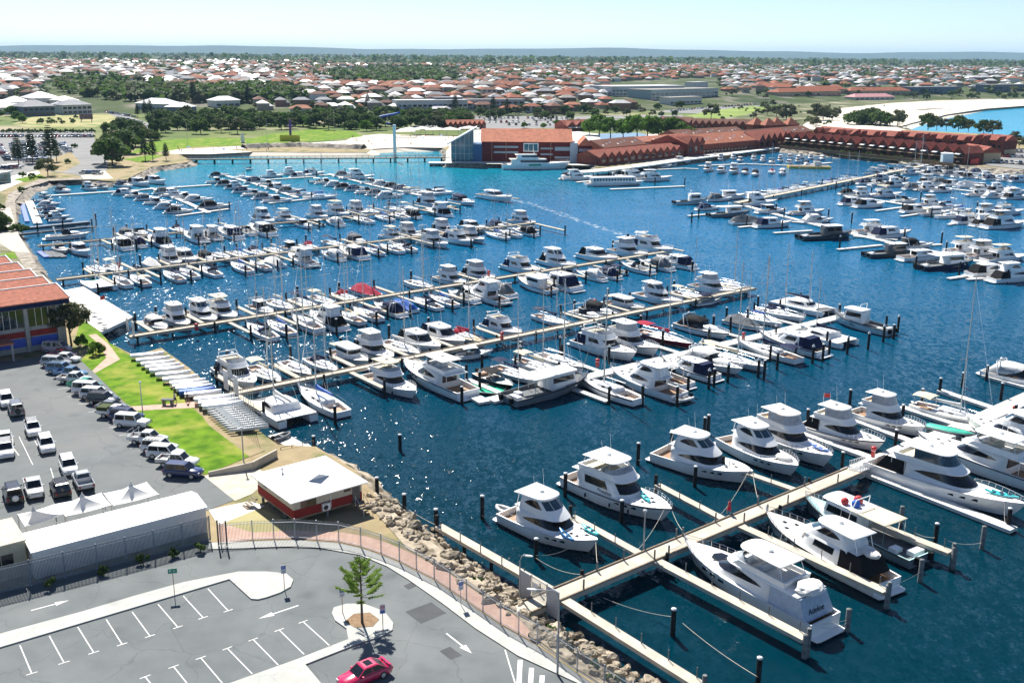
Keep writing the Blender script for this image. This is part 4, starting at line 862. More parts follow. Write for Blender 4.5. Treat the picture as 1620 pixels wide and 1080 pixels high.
# ------------------------------------------------------------------ jetties and berths
def world_px(pts, z): return [W(x, y, z) for x, y in pts]
def pile_mesh(mb, p, top, r=.22, bot=-2.5): mb.lathe([(r, bot), (r, top-.05), (r*.85, top)], (p[0], p[1], 0), 10)
def jetty(name, label, A, B, w, z, th=.35, m=concrete, piles=True, step=7.5, pm=pile_m, curbs=True):
    A, B = Vector((A[0], A[1], 0)), Vector((B[0], B[1], 0)); o = thing(name, label, 'jetty', (A.x, A.y, 0)); d = (B-A); L = d.length; d.normalize(); n = Vector((-d.y, d.x, 0)); o['_'] = 0
    del o['_']
    mb = MB(); mb.beam((0,0,z), tuple(d*L+Vector((0,0,z))), w, th); mb.build('deck', m, o)
    if curbs:
        for sg in (1, -1):
            mb = MB(); off = n*(sg*(w/2-.09)); mb.beam(tuple(off+Vector((0,0,z+.14))), tuple(off+d*L+Vector((0,0,z+.14))), .16, .137); mb.build('edge_beam', timber if m is concrete else m, o)
    if piles:
        k = int(L/step)
        for i in range(k+1):
            for sg in (1, -1):
                if (i + (sg > 0)) % 2: continue
                mb = MB(); p = d*(i*step+1)+n*(sg*(w/2+.24)); pile_mesh(mb, p, z+.55 if i % 3 else z+.1, .2); mb.build('pile', pm, o)
    return o, A, d, n, L
def finger(o, A, a, b, w, z, th=.3, m=concrete, pile=True, rail=False, pm=pile_m):
    a, b = Vector((a[0]-A.x, a[1]-A.y, z)), Vector((b[0]-A.x, b[1]-A.y, z)); mb = MB(); mb.beam(a, b, w, th); f = mb.build('finger', m, o)
    if pile:
        q = MB(); d = (b-a).normalized(); pile_mesh(q, b+d*.3, 2.9, .22); q.build('pile', pm, f)
    if rail:
        d = (b-a); k = int(d.length/3.2); n = Vector((-d.y, d.x, 0)).normalized()*(w/2-.08)
        for i in range(1, k+1):
            q = MB(); p = a+d*(i/(k+.3)); q.tube([p+n, p+n+Vector((0,0,1.0))], .055, 6); q.build('post', pile_grey, f)
    return f
PILE_LABELS = {}
def mooring_pile(p, label, top=3.1, cap=False, m=pile_m, r=.24, group='mooring piles'):
    key = 'pile_%s_%s' % (cap, m.name)
    def mk():
        o = thing('mooring_pile', None, None); mb = MB(); mb.lathe([(r, -3), (r, 2.95), (r*.9, 3.0)], (0,0,0), 12); mb.build('shaft', m, o)
        mb = MB()
        if cap: mb.lathe([(r+.04, 2.9), (r+.04, 3.02), (.04, 3.4)], (0,0,0), 12)
        else: mb.lathe([(r+.01, 2.93), (r+.02, 3.03), (.05, 3.1)], (0,0,0), 12)
        mb.build('cap', capw if cap or m is pile_m else pile_grey, o); return o
    o = Proto.get(key, mk); return place(o, (p[0], p[1], top-3.1), 0, label, 'mooring pile', group, 1.0)
def berth_row(text, az, phrase, group, jline=None, gap=1.5, fing=None, zf=1.5, minsp=4.3):
    """text: 'F 367 593, ...' kind letter, pixel of the hull middle; relaxed so that neighbours do not touch"""
    fwd = az_vec(az); side = Vector((-fwd.y, fwd.x, 0)); E = []
    for t in text.replace('\n', ' ').split(','):
        q = t.split()
        if not q: continue
        k = q[0]; px, py = float(q[1]), float(q[2]); L = float(q[3]) if len(q) > 3 and q[3] != '-' else None
        fl = len(q) > 4; v = BOATS[k][0]
        p = W(px, py, .7); E.append([k, p, L, fl, px])
    E.sort(key=lambda e: e[1].dot(side)); cs = [e[1].dot(side) for e in E]
    for it in range(60):
        for i in range(len(E)-1):
            need = minsp + (1.1 if i % 2 else 0) + (1.2 if E[i][0] in 'HLKY' or E[i+1][0] in 'HLKY' else 0) - (1.0 if E[i][0] in 'Rs' and E[i+1][0] in 'RsS' else 0)
            al = abs(E[i][1].dot(fwd)-E[i+1][1].dot(fwd))
            if jline is None and al > 10: continue
            g = cs[i+1]-cs[i]
            if g < need: dlt = (need-g)/2; cs[i] -= dlt; cs[i+1] += dlt
    order = sorted(range(len(E)), key=lambda i: E[i][4]); rank = {i: r+1 for r, i in enumerate(order)}; out = []
    for i, e in enumerate(E):
        p = e[1]+side*(cs[i]-e[1].dot(side)); L = e[2] or BOATS[e[0]][0][3]*RND.uniform(.88, 1.05)
        if jline is not None:
            j0, jw = jline; p = p-fwd*((p-j0).dot(fwd)) - fwd*(jw/2+gap+L/2*1.03)
        o = boat(e[0], p, az+(180 if e[3] else 0), nth(rank[i])+' from left '+phrase, L, group=group); out.append((p, L, cs[i]))
    if fing:
        jo, A, every, wf = fing; ends = []
        for i in range(0, len(out)+1):
            if i % 2: continue
            if i == 0: c = out[0][2]-2.9
            elif i == len(out): c = out[-1][2]+2.9
            else: c = (out[i-1][2]+out[i][2])/2
            if i not in (0, len(out)) and out[i][2]-out[i-1][2] > 9: c = out[i-1][2]+2.9
            base = j0 + side*(c-j0.dot(side)) - fwd*(jw/2)
            Lf = 9.5+RND.uniform(-1, 1.5); finger(jo, A, base-fwd*.02, base-fwd*Lf, wf, zf-.02, .28, jo_mat.get(jo.name, concrete), True); ends.append(c)
        for n_, (p, L, c) in enumerate(out):
            if n_ % 2 == 0: 
                q = p - fwd*(L/2+2.2) + side*RND.uniform(1.9, 2.3); mooring_pile(q, 'dark timber pile behind the %s boat from left %s' % (nth(rank[n_]), phrase), 2.6+RND.random()*.8)
    return out
jo_mat = {}
def P2W(px, py, z=1.5): return W(px, py, z)
# second jetty
A, B = P2W(360,624), P2W(1192,455); J2, A2, *_ = jetty('jetty', 'long concrete jetty from the lawn to the basin middle', A, B, 2.0, 1.5)
j2 = (A2, 2.0)
berth_row('F 367 593 13,S 424 593,S 464 584,S 507 576,P 547 564,F 580 547,S 614 547,E 653 539,E 690 534,t 727 532,F 786 519 11,S 862 503,C 902 491,C 928 488,P 963 479,E 1016 467,S 1068 461,F 1108 453,S 1140 452', AZP+91, 'behind second jetty', 'boats on the second jetty', j2, 1.5, (J2, A2, 2, .9))
berth_row('K 444 650 12,S 509 636 13,F 602 600 13 x,Y 680 600 17', AZF, 'before second jetty', 'boats on the second jetty', j2, 1.6, (J2, A2, 2, .9), minsp=5.6)
# third jetty
A, B = P2W(205,532), P2W(1052,398); J3, A3, *_ = jetty('jetty', 'concrete jetty by the club wharf with a red tarpaulin boat alongside', A, B, 2.0, 1.5); j3 = (A3, 2.0)
berth_row('C 242 511,F 276 502,E 307 499,F 342 493,C 400 484,S 433 480,S 475 477,S 505 472,s 535 467,r 568 458 12,S 647 447,F 701 441,F 730 430,F 797 419 13,E 845 409 13,E 899 398 13,F 950 392 13,F 988 386 15', AZP+91, 'behind third jetty', 'boats on the third jetty', j3, 1.5, (J3, A3, 2, .9))
berth_row('S 440 509,S 473 504,S 491 508,E 515 502,S 542 502,S 567 493,C 591 484,b 617 482,S 643 478,S 675 474,C 703 471,E 732 467,C 777 458,P 827 448 12,E 858 441,C 886 444,C 918 431,C 950 432,R 968 428 7,C 990 421,C 1016 416,E 1040 411', AZF, 'before third jetty', 'boats on the third jetty', j3, 1.5, (J3, A3, 2, .8))
# fourth jetty
A, B = P2W(90,442), P2W(846,352); J4, A4, *_ = jetty('jetty', 'long concrete jetty beyond the white club wharf', A, B, 2.0, 1.5); j4 = (A4, 2.0)
berth_row('S 153 425,S 181 421,R 208 420,T 236 414,F 264 408,E 288 406,C 312 408,S 337 405,S 363 402,S 399 398,S 425 394,C 448 390,s 475 386,S 509 380,C 545 377,F 589 367,F 615 364,C 640 361,F 668 358,E 714 353,R 735 352,C 751 350,F 797 346', AZP+91, 'behind fourth jetty', 'boats on the fourth jetty', j4, 1.4, (J4, A4, 2, .8), minsp=4.0)
berth_row('g 148 447,S 187 443,S 213 440,S 270 434,S 293 430,S 321 427,S 375 420,S 400 417,T 426 413,E 457 406,C 509 400,E 540 397,S 579 394,S 605 390,S 627 389,F 666 380 - x,F 697 374 - x,F 724 373 - x,S 773 370,S 797 368,C 818 365', AZF, 'before fourth jetty', 'boats on the fourth jetty', j4, 1.4, (J4, A4, 2, .8), minsp=4.0)
fw = P2W(846,352)
finger(J4, A4, W(846,353,1.48), W(893,364,1.48), 1.1, 1.48)
# fifth jetty
A, B = P2W(60,388), P2W(722,326); J5, A5, *_ = jetty('jetty', 'concrete jetty crossing the sparkling left basin', A, B, 1.8, 1.4); j5 = (A5, 1.8)
berth_row('C 205 374,C 225 371,S 277 362,R 330 356,E 403 345,F 430 341,F 475 335,F 505 331 14,F 536 329,S 562 329,S 599 325,S 620 323,F 652 319 14,R 680 320,C 711 316 13,H 742 306', AZP+91, 'behind fifth jetty', 'boats on the fifth jetty', j5, 1.3, (J5, A5, 2, .8), minsp=4.0)
berth_row('E 192 388,C 218 386,E 252 383,E 309 375,E 335 376,E 360 370,C 386 365,E 412 363,R 433 366,C 481 355 - x,R 510 357,C 534 354,S 571 348,S 602 344,S 625 341,C 646 340,E 683 335,R 715 336', AZF, 'before fifth jetty', 'boats on the fifth jetty', j5, 1.3, (J5, A5, 2, .8), minsp=4.0)
# --- white floating pontoon in mid basin
def pontoon(name, label, pts, w, z=.5, m=pontoon_m):
    P = [Vector((p[0], p[1], 0)) for p in pts]; o = thing(name, label, 'pontoon', (P[0].x, P[0].y, 0))
    for a, b in zip(P, P[1:]):
        d = (b-a).normalized(); q = MB(); q.beam(a-P[0]+Vector((0,0,z))-d*.0, b-P[0]+Vector((0,0,z)), w, .42); q.build('deck', m, o)
    jo_mat[o.name] = m; return o, P[0]
mp0, mp1 = W(775,632,.5), W(1330,500,.5)
PM, AM = pontoon('pontoon', 'white floating pontoon in the middle of the basin', [mp0, mp1], 2.4); jm = (AM, 2.4)
q = W(728,612,.5); finger(PM, AM, mp0+Vector((-.8,-1,0)), q, 2.0, .495, .4, pontoon_m, False)
berth_row('k 797 600 9,S 831 594,S 860 585,S 893 585,F 984 562 14,F 1025 555 13,m 1089 546 13,C 1146 532 12,T 1197 518,S 1238 514,S 1260 503,L 1290 490 13', AZP+91, 'behind white pontoon', 'boats on the middle pontoon', jm, 1.2, (PM, AM, 2, 1.1), .5, minsp=4.6)
berth_row('S 968 621 12,E 1015 606 14,C 1077 606 11,E 1117 593 11,C 1146 581 12 x,S 1180 578 13 x,S 1233 561 13,E 1275 553 13,L 1334 541 12,w 1383 519 12', AZF, 'before white pontoon', 'boats on the middle pontoon', jm, 1.2, (PM, AM, 2, 1.1), .5, minsp=4.7)
boat('W', W(868,618,.6), AZP, 'lying along the white pontoon', 15, 0, 'workboats')
e = thing('fish_pen', 'green netted pen floating at pontoon end', 'net pen', W(764,615,.3)[:2]+(0.0,), az_rz(AZP))
for sgn, nm in ((1,'frame'),):
    a0, a1 = FV*4.0, PV*2.2; mb = MB(); c4 = [a0*.9+a1, a0*.9-a1, -a0*.9-a1, -a0*.9+a1]
    for i in range(4): mb.tube([tuple(c4[i]+Vector((0,0,.35))), tuple(c4[(i+1)%4]+Vector((0,0,.35)))], .16, 8)
    mb.build('frame', dkgrey, e); mb = MB(); mb.sheet([(c.x*.97, c.y*.97) for c in c4], .30); mb.build('net', green_c, e)
boat('R', W(748,562,.4), AZP+15, 'alone before the second jetty middle', 7, 0); boat('R', W(1119,478,.4), AZP+10, 'alone before the second jetty outer end', 8, 1)

# --- floating pontoons, back of the left basin
P6, A6 = pontoon('pontoon', 'narrow floating pontoon below the rock revetment', [W(80,309,.5), W(262,297,.5), W(334,292,.5)], 1.8)
berth_row('R 72 309 6,C 101 302 9,E 143 298 9,R 162 296 8,C 197 294,E 221 291,E 247 288', AZP+75, 'on revetment pontoon', 'boats on the back pontoons', minsp=4.0)
berth_row('E 201 305 9,C 217 309 8,C 234 314 8,C 251 320 9,C 268 327 9,C 284 334 9', 75, 'in front cluster off revetment pontoon', 'boats on the back pontoons', minsp=3.6)
berth_row('C 264 304 9,E 277 308 9,C 296 311 9,C 314 316 10,C 340 327 11', 75, 'in back cluster off revetment pontoon', 'boats on the back pontoons', minsp=3.6)
P8, A8 = pontoon('pontoon', 'floating walkway ending in a long finger in left basin', [W(240,297,.5), W(300,322,.5), W(330,336,.5)], 1.8)
finger(P8, A8, W(278,341,.48), W(362,330,.48), 1.4, .48, .35, pontoon_m)
berth_row('R 70 316 6,C 78 322 7,R 72 329 6,C 86 332 7,C 75 340 7,E 92 342 7,R 98 348 7', 70, 'on white rack below ramp', 'boats at the ramp', minsp=3.2)
boat('C', W(108,375,.5), 65, 'moored beside the dark ramp jetty', 11, 5); boat('C', W(97,396,.5), 140, 'beside the blue slatted pontoon', 8, 5); boat('E', W(128,399,.5), 140, 'beside the slatted pontoon left of fifth jetty', 11, 3)
P7, A7 = pontoon('pontoon', 'floating walkway through the back left cluster', [W(352,276,.5), W(420,295,.5), W(470,312,.5)], 1.8)
finger(P7, A7, W(420,284,.48), W(500,279,.48), 1.5, .48, .35, pontoon_m); finger(P7, A7, W(425,321,.48), W(492,314,.48), 1.4, .48, .35, pontoon_m)
berth_row('C 346 287 9,C 362 291 9,E 376 296 9,C 389 302 9,C 405 307 9,C 422 312 9,C 440 317 10', 75, 'in back left cluster front line', 'boats in the back left cluster', minsp=3.7)
berth_row('C 347 277 8,S 384 281 9,C 409 287 10,C 427 291 9,E 441 296 9,C 459 302 9,S 480 307 10,S 507 312 12', 75, 'in back left cluster rear line', 'boats in the back left cluster', minsp=3.7)
berth_row('E 432 278 9,F 461 274 9,E 477 278 9,F 496 274 10', 70, 'beyond back left cluster', 'boats in the back left cluster', minsp=3.7)
P9, A9 = pontoon('pontoon', 'floating walkway through the back middle cluster', [W(520,275,.5), W(600,295,.5), W(672,310,.5)], 1.8)
finger(P9, A9, W(505,277,.48), W(545,275,.48), 1.4, .48, .35, pontoon_m)
berth_row('R 504 287 7,C 518 288 9,C 534 292 9,C 549 296 9,C 566 299 9,C 583 303 9,C 600 306 9,C 618 310 10', 75, 'in back middle cluster front line', 'boats in the back middle cluster', minsp=3.7)
berth_row('C 546 277 9,E 568 281 13,C 590 288 9,C 607 291 9,C 625 295 9,C 640 299 9,S 660 303 11,C 680 305 9', 75, 'in back middle cluster rear line', 'boats in the back middle cluster', minsp=3.7)
boat('R', W(393,268,.4), 180, 'motoring alone near the footbridge', 7, 2); 
boat('R', W(1018,378,.4), 110, 'under way in the channel trailing a wake', 8, 0)
boat('L', W(690,306,.5), 230, 'ending the back middle cluster', 12)

# --- right basin
RB = 'boats in the right basin'
R1, AR1 = pontoon('pontoon', 'front floating walkway of the right basin', [W(1168,322,.5), W(1240,342,.5), W(1350,370,.5), W(1460,394,.5), W(1550,413,.5), W(1660,435,.5)], 2.2)
berth_row('w 1093 320 12,C 1121 329 9,W 1154 339 14,T 1182 351 11,E 1224 356 12,W 1306 374 16,W 1408 401 14,H 1463 407 14,n 1497 420 15,E 1568 432 12,E 1607 440 13', 74, 'on right basin front walkway', RB, minsp=4.6)
berth_row('C 1134 314 10,P 1160 313 12,E 1200 322 14,C 1221 334 11,F 1278 336 12,C 1294 349 11,H 1386 366 14,E 1410 372 13,C 1448 389 11,F 1532 396 13,F 1560 404 13,F 1591 409 13', 74, 'behind right basin front walkway', RB, minsp=4.4)
for a, b in [((1088,341),(1150,336)),((1224,368),(1285,364)),((1325,394),(1395,387)),((1490,386),(1400,390)),((1420,379),(1350,373)),((1500,440),(1560,431)),((1530,441),(1590,437)),((1168,359),(1240,352)),((1250,350),(1300,354)),((1440,412),(1500,404))]: finger(R1, AR1, W(*a,.48), W(*b,.48), 1.3, .48, .35, pontoon_m, False)
R2, AR2 = pontoon('pontoon', 'second floating walkway of the right basin', [W(1335,309,.5), W(1400,318,.5), W(1480,331,.5), W(1560,345,.5), W(1660,361,.5)], 2.2)
berth_row('E 1352 321 11,E 1377 325 12,E 1450 333 11,P 1480 338 11,S 1503 342,F 1537 350 12,E 1562 354 11,F 1590 357 15', 74, 'on right basin second walkway', RB, minsp=4.4)
berth_row('C 1345 305 9,F 1367 310 11,F 1403 309 13,C 1432 318 10,F 1475 323 11,S 1500 327,S 1520 332,F 1564 340 12,F 1595 336 12', 74, 'behind right basin second walkway', RB, minsp=4.4)
for a, b in [((1385,333),(1430,327)),((1425,342),(1478,334)),((1500,355),(1540,346))]: finger(R2, AR2, W(*a,.48), W(*b,.48), 1.2, .48, .35, pontoon_m, False)
R3, AR3 = pontoon('pontoon', 'third floating walkway of the right basin', [W(1370,283,.5), W(1440,292,.5), W(1520,300,.5), W(1640,315,.5)], 2.2)
berth_row('C 1378 290 10,C 1392 291 10,E 1416 292 11,C 1450 298 10,E 1470 299 11,C 1490 301 10,F 1553 307 11,C 1578 311 10,F 1604 311 11', 74, 'on right basin third walkway', RB, minsp=4.2)
berth_row('E 1400 281 9,C 1425 284 9,F 1471 287 10,C 1490 289 10,E 1509 291 10,T 1532 294 11,C 1556 297 10,E 1580 300 10,C 1606 303 10', 74, 'behind right basin third walkway', RB, minsp=4.2)
R4, AR4 = pontoon('pontoon', 'fourth floating walkway of the right basin', [W(1440,268,.5), W(1520,272,.5), W(1640,281,.5)], 2.2)
berth_row('F 1441 274 10,E 1456 273 9,E 1472 273 10,C 1489 275 9,C 1505 276 9,C 1523 278 9,C 1541 280 9,E 1560 280 10,C 1576 283 9,E 1590 283 9,F 1608 284 11', 74, 'on right basin fourth walkway', RB, minsp=4.0)
berth_row('C 1450 265 9,C 1470 266 9,E 1485 267 9,C 1503 268 9,R 1522 270 7,C 1548 272 9', 74, 'behind right basin fourth walkway', RB, minsp=4.0)
# wide jetty of sailing boats
A, B = W(1165,321,1.5), W(1462,262,1.5); JR, AJR, dR, nR, LR = jetty('jetty', 'wide concrete jetty running to the brick townhouses', A, B, 3.2, 1.6, .6, step=12); jr = (AJR, 3.2)
azj = math.degrees(atan2(dR.x, dR.y))
berth_row('S 1176 308 9,S 1190 306 9,S 1203 304 9,S 1216 302 9,S 1229 300 9,S 1242 297 9,S 1255 295 9,S 1268 292 9,S 1296 288 9,S 1310 286 9,S 1323 283 9,S 1336 280 9,F 1350 272 10,F 1366 270 10,C 1382 268 9,F 1398 264 10,S 1414 262,S 1428 260', azj+91, 'along the townhouse jetty', 'sailing boats on the townhouse jetty', jr, 1.0, None, minsp=3.6)
# far north pontoons below the restaurants
R5, AR5 = pontoon('pontoon', 'floating walkway below the brick restaurants', [W(1105,262,.5), W(1180,259,.5), W(1260,262,.5), W(1315,257,.5)], 2.0)
berth_row('F 1119 269 11,E 1140 271 11,F 1160 272 12,C 1178 273 10,C 1194 276 10,s 1221 272 10,C 1236 274 10', 200, 'on the restaurant walkway', RB, minsp=4.2)
berth_row('F 1130 250 9,F 1143 252 9,E 1156 250 9,C 1170 254 9,F 1192 252 9,E 1206 254 9,C 1220 257 9,F 1234 254 9,E 1248 258 9,F 1262 255 9,C 1277 259 9,C 1292 258 9,E 1249 249 9,F 1266 249 9,F 1282 250 9,C 1300 251 9', 200, 'behind the restaurant walkway', RB, minsp=4.0)
e = thing('work_barge', 'flat yellow barge moored among white boats', 'barge', W(1279,266,0)); mb = MB(); mb.beam((-10,1,1.1), (10,-1,1.1), 8, 1.5); mb.build('hull', mat('yellow_paint', (.55,.40,.03), .6), e); mb = MB(); mb.beam((-9.6,1,1.13), (9.6,-1,1.13), 7.6, .025); mb.build('deck', timber, e)
mb = MB(); mb.obox((4,0,1.13), 3, 3, 2.2); mb.build('deck_hut', gel2, e)
# visitor berth below the aquarium
PA, AA = pontoon('pontoon', 'floating visitor dock below the boardwalk', [W(965,299,.5), W(1083,294,.5)], 1.8); finger(PA, AA, W(912,288,.48), W(962,283,.48), 1.6, .48, .35, pontoon_m, False)
o = Proto.get('ferry', lambda: ship(dict(name='ferry', L=26, B=6.5, f0=1.2, f1=1.8, tiers=[(-.40,.36,.32,.42,2.3,'row',0)]))); place(o, W(973,292,.3)[:2]+(0,), az_rz(78), 'long white ferry with a row of dark windows', 'ferry')
boat('E', W(914,283,.4), 75, 'beside the ferry near the flagpole', 13, 1); boat('C', W(893,280,.4), 200, 'left of the boats below the flagpole', 9, 0); boat('F', W(1003,280,.4), 70, 'behind the white ferry', 15, 2); boat('H', W(1035,285,.4), 75, 'right of the white ferry', 16, 0); boat('C', W(985,284,.4), 75, 'just behind the white ferry', 9, 2)
boat('C', W(1048,264,.4), 75, 'left below the boardwalk', 9, 5); boat('R', W(1062,262,.4), 60, 'second below the boardwalk', 7, 2); boat('F', W(1078,258,.4), 70, 'beneath the boardwalk kink', 10, 0)
P10, A10 = pontoon('pontoon', 'short floating dock tucked below the boardwalk', [W(1040,268,.5), W(1082,266,.5), W(1105,267,.5)], 1.6)
o = Proto.get('superyacht', lambda: ship(dict(name='superyacht', L=33, B=7.5, f0=2.4, f1=3.6, panel=True, tiers=[(-.36,.24,.14,.42,2.4,'band',0),(-.28,.06,.0,.36,2.0,'band',0)]))); place(o, W(848,267.5,0)[:2]+(0,), az_rz(84), 'large white superyacht berthed against the aquarium wharf', 'superyacht')
# white-capped piles of the right basin and the middle pontoon
k = 0
for px, py in [(1105,346),(1094,352),(1181,357),(1237,366),(1240,345),(1227,338),(1310,347),(1347,353),(1328,393),(1430,380),(1391,377),(1489,386),(1496,402),(1448,426),(1517,435),(1593,448),(1548,397),(1341,302),(1322,301),(1427,335),(1473,345),(1515,350),(1545,335),(1378,310),(1456,318),(1430,293),(1300,295),(1270,260),(1083,294),(1036,293)]:
    k += 1; p = W(px, py, 0); mooring_pile(p, 'white-capped dark pile, %s counted from left in right basin' % nth(k), 3.6, True)
k = 0
for px, py in [(380,0),(759,617),(823,575),(886,560),(963,575),(1048,548),(1121,545),(1128,524),(1155,525),(1182,512),(1209,511),(1226,541),(1110,565),(1199,597),(1151,605),(1121,615),(1088,623),(1258,568),(1229,585),(1285,575),(1311,563),(1340,560),(1373,553),(1397,541),(1420,525),(1327,505),(1233,497),(1016,640),(884,600)][1:]:
    k += 1; p = W(px, py, 0); mooring_pile(p, 'white-capped dark pile, %s counted from left at middle pontoon' % nth(k), 3.3, True)

# foam left by the boat under way
def foam_mat():
    m = bpy.data.materials.new('foam'); m.use_nodes = True; nt = m.node_tree; N = nt.nodes; Lk = nt.links; b = N['Principled BSDF']; b.inputs['Base Color'].default_value = (.75,.8,.82,1); b.inputs['Roughness'].default_value = .7
    g = N.new('ShaderNodeNewGeometry'); n = N.new('ShaderNodeTexNoise'); n.inputs['Scale'].default_value = .55; n.inputs['Detail'].default_value = 6; Lk.new(g.outputs['Position'], n.inputs['Vector']); r = N.new('ShaderNodeMapRange'); r.inputs['From Min'].default_value = .50; r.inputs['From Max'].default_value = .66; r.inputs['To Max'].default_value = .5; Lk.new(n.outputs['Fac'], r.inputs['Value']); Lk.new(r.outputs[0], b.inputs['Alpha']); return m
fm = foam_mat()
def wake(pts, label):
    c = [W(x,y,0) for x,y,_ in pts]; L_, R_ = [], []
    for i,p in enumerate(c): d = (c[min(i+1,len(c)-1)]-c[max(i-1,0)]).normalized(); n = Vector((-d.y,d.x,0))*pts[i][2]; L_.append(p+n); R_.append(p-n)
    q = MB(); q.loft([[(a.x,a.y,.02),(b.x,b.y,.02)] for a,b in zip(L_,R_)], False, smooth=False); return struct(q.build('boat_wake', fm))
wake([(1012,379,.6),(995,374,1.2),(975,368,1.5),(950,360,1.5),(920,350,1.6),(880,336,2.2)], ''); wake([(880,336,1.4),(840,322,1.6),(800,314,2.0)], '')
# ------------------------------------------------------------------ nearest jetty and the big boats on it
A, B = W(806,971,1.8), W(1352,744,1.8)
J1, A1, d1, n1, L1 = jetty('jetty', 'nearest concrete jetty with a security gate at its shore end', A, B, 2.3, 1.8, .45, step=9.5)
def on1(s, off, z=0): q = A1+d1*s+n1*off; return Vector((q.x, q.y, z))
def s1(px, py): return (W(px, py, 1.8)-A1).dot(d1)
for (a, b) in [((886,943),(1110,1083)), ((1029,880),(1275,1008)), ((1160,825),(1402,934)), ((1264,780),(1504,872))]:
    a_, b_ = W(*a,1.8), W(*b,1.8); s = (a_-A1).dot(d1); finger(J1, A1, on1(s,-1.15), b_, 1.15, 1.78, .4, concrete, True, True, pile_grey)
for (a, b) in [((1008,872),(905,815)), ((1139,817),(1040,765)), ((1239,766),(1147,735))]:
    b_ = W(*b,1.8); s = (W(*a,1.8)-A1).dot(d1); finger(J1, A1, on1(s,1.15), b_, 1.0, 1.78, .35, concrete, True, True)
a_ = W(694,830,1.8); s = (W(845,915,1.8)-A1).dot(d1); f = finger(J1, A1, on1(s,1.15), a_, 1.1, 1.78, .4, concrete, True, True)
for i in range(1, 4):
    q = MB(); p = on1(s,1.15)-A1; p = p+(Vector((a_.x,a_.y,0))-A1-p)*(i/4); pile_mesh(q, p, 1.4, .2); q.build('pile', pile_m, f)
for s, sd in [(4.6,1),(8.5,-1),(16,1),(18.5,-1),(24,1),(30.5,1),(33,-1),(38,1),(41,-1),(47,1),(51,-1)]:
    q = MB(); p = on1(s, sd*1.0)-A1; q.tube([p+Vector((0,0,1.9)), p+Vector((0,0,3.0))], .09, 8); q.build('bollard_post', pile_grey, J1)
for px, py, sd in [(948,905,1.0),(1075,845,1.0),(1190,795,1.0),(1045,870,-1.0),(1200,805,-1.0)]:
    q = MB(); p = on1(s1(px,py), sd)-A1; q.tube([p+Vector((0,0,1.9)), p+Vector((0,0,2.85))], .10, 8); q.build('bollard_post', pile_grey, J1)
def bigboat(name, key, p, stern, bow, label, z=.6, cat='motor yacht', keepL=None):
    if 'fn' not in p: p = dict(ports=True, **p)
    a, b = W(*stern, z), W(*bow, z); L = keepL or (b-a).length; p = dict(p); p['L'] = L; o = motor(p) if p.get('fn') is None else p['fn'](p)
    c = (a+b)/2; az = math.degrees(atan2((b-a).x, (b-a).y)); place(o, (c.x, c.y, 0), az_rz(az), label, cat, 'boats on the nearest jetty'); return o, L, az_rz(az), c
def onboat(bt, x, y, z):
    o, L, rz, c = bt; return Vector((c.x+x*cos(rz)-y*sin(rz), c.y+x*sin(rz)+y*cos(rz), z))
def kayak(p, rz, label, m=teal_c, L=3.1, two=None):
    o = thing('kayak', label, 'kayak', p, rz, 'kayaks and boards on foredecks'); mb = MB(); rg = []
    for t in [i/10 for i in range(11)]:
        w = .38*sin(pi*min(max(t, .04), .96))**.6; x = -L/2+L*t; h = .16+.12*abs(2*t-1)**3
        rg.append([(x, w*cos(a), h+.14*sin(a)) for a in [2*pi*k/10 for k in range(10)]])
    mb.loft(rg, True, True, True); mb.build('hull', m, o); q = MB()
    for x in (-.5, .45): q.lathe([(.05, .24), (.26, .25), (.28, .31), (.05, .30)], (x, 0, 0), 10)
    q.build('cockpit', two or glassb, o); return o
def text_on(txt, size, m, parent, loc, rot, name='lettering', shear=.25):
    c = bpy.data.curves.new(name, 'FONT'); c.body = txt; c.size = size; c.shear = shear; c.extrude = .006; c.align_x = 'CENTER'; c.align_y = 'CENTER'
    o = bpy.data.objects.new(name, c); COL.objects.link(o); dg = bpy.context.evaluated_depsgraph_get(); me = bpy.data.meshes.new_from_object(o.evaluated_get(dg)); bpy.data.objects.remove(o)
    me.materials.clear(); me.materials.append(m); o = bpy.data.objects.new(name, me); COL.objects.link(o); o.parent = parent; o.location = loc; o.rotation_euler = rot; return o
b1 = bigboat('B1', 0, dict(B=5.1, up='house', uh=1.6, f0=1.3, f1=2.0, zc=3.0, full=3.3, xa=-.27, k=(.30,.80), brail=False, hatch=False, xft=.03, xf=.25), (806,812), (945,872), 'enclosed bridge cruiser with dark wraparound windows, nearest the gate')
hatches(b1[0], hull_rows(b1[1], 5.1, 1.3, 2.0), [(.26*b1[1],1.1),(.26*b1[1],-.6),(.33*b1[1],.9),(.33*b1[1],-.7),(.38*b1[1],.1)])
kayak(onboat(b1, .36*b1[1], .95, 2.02), b1[2]+2.9, 'teal kayak on port foredeck of the cruiser nearest the gate'); kayak(onboat(b1, .28*b1[1], -1.75, 1.95), b1[2]-.35, 'blue paddle board along starboard foredeck nearest the gate', mat('board_blue', (.02,.16,.42), .35))
inf = thing('inflatable_tender', 'white inflatable tender hung behind the cruiser nearest the gate', 'tender', onboat(b1, -b1[1]/2-1.0, .5, .3), b1[2]+pi); inflatable(inf, (0,0,0), 0, 3.2)
b2 = bigboat('B2', 0, dict(B=5.1, up='fly', f0=1.5, f1=2.15, zc=3.5, lens=False, xa=-.30, xf=.20, xft=.07, hw=.47, full=3.2, hull=HW, rail=dkgrey, fxa=-.36, hatch=True, k=(.35,.86), fenders=navy), (905,757), (1062,824), 'long white cruiser with square black windows and teal kayak forward')
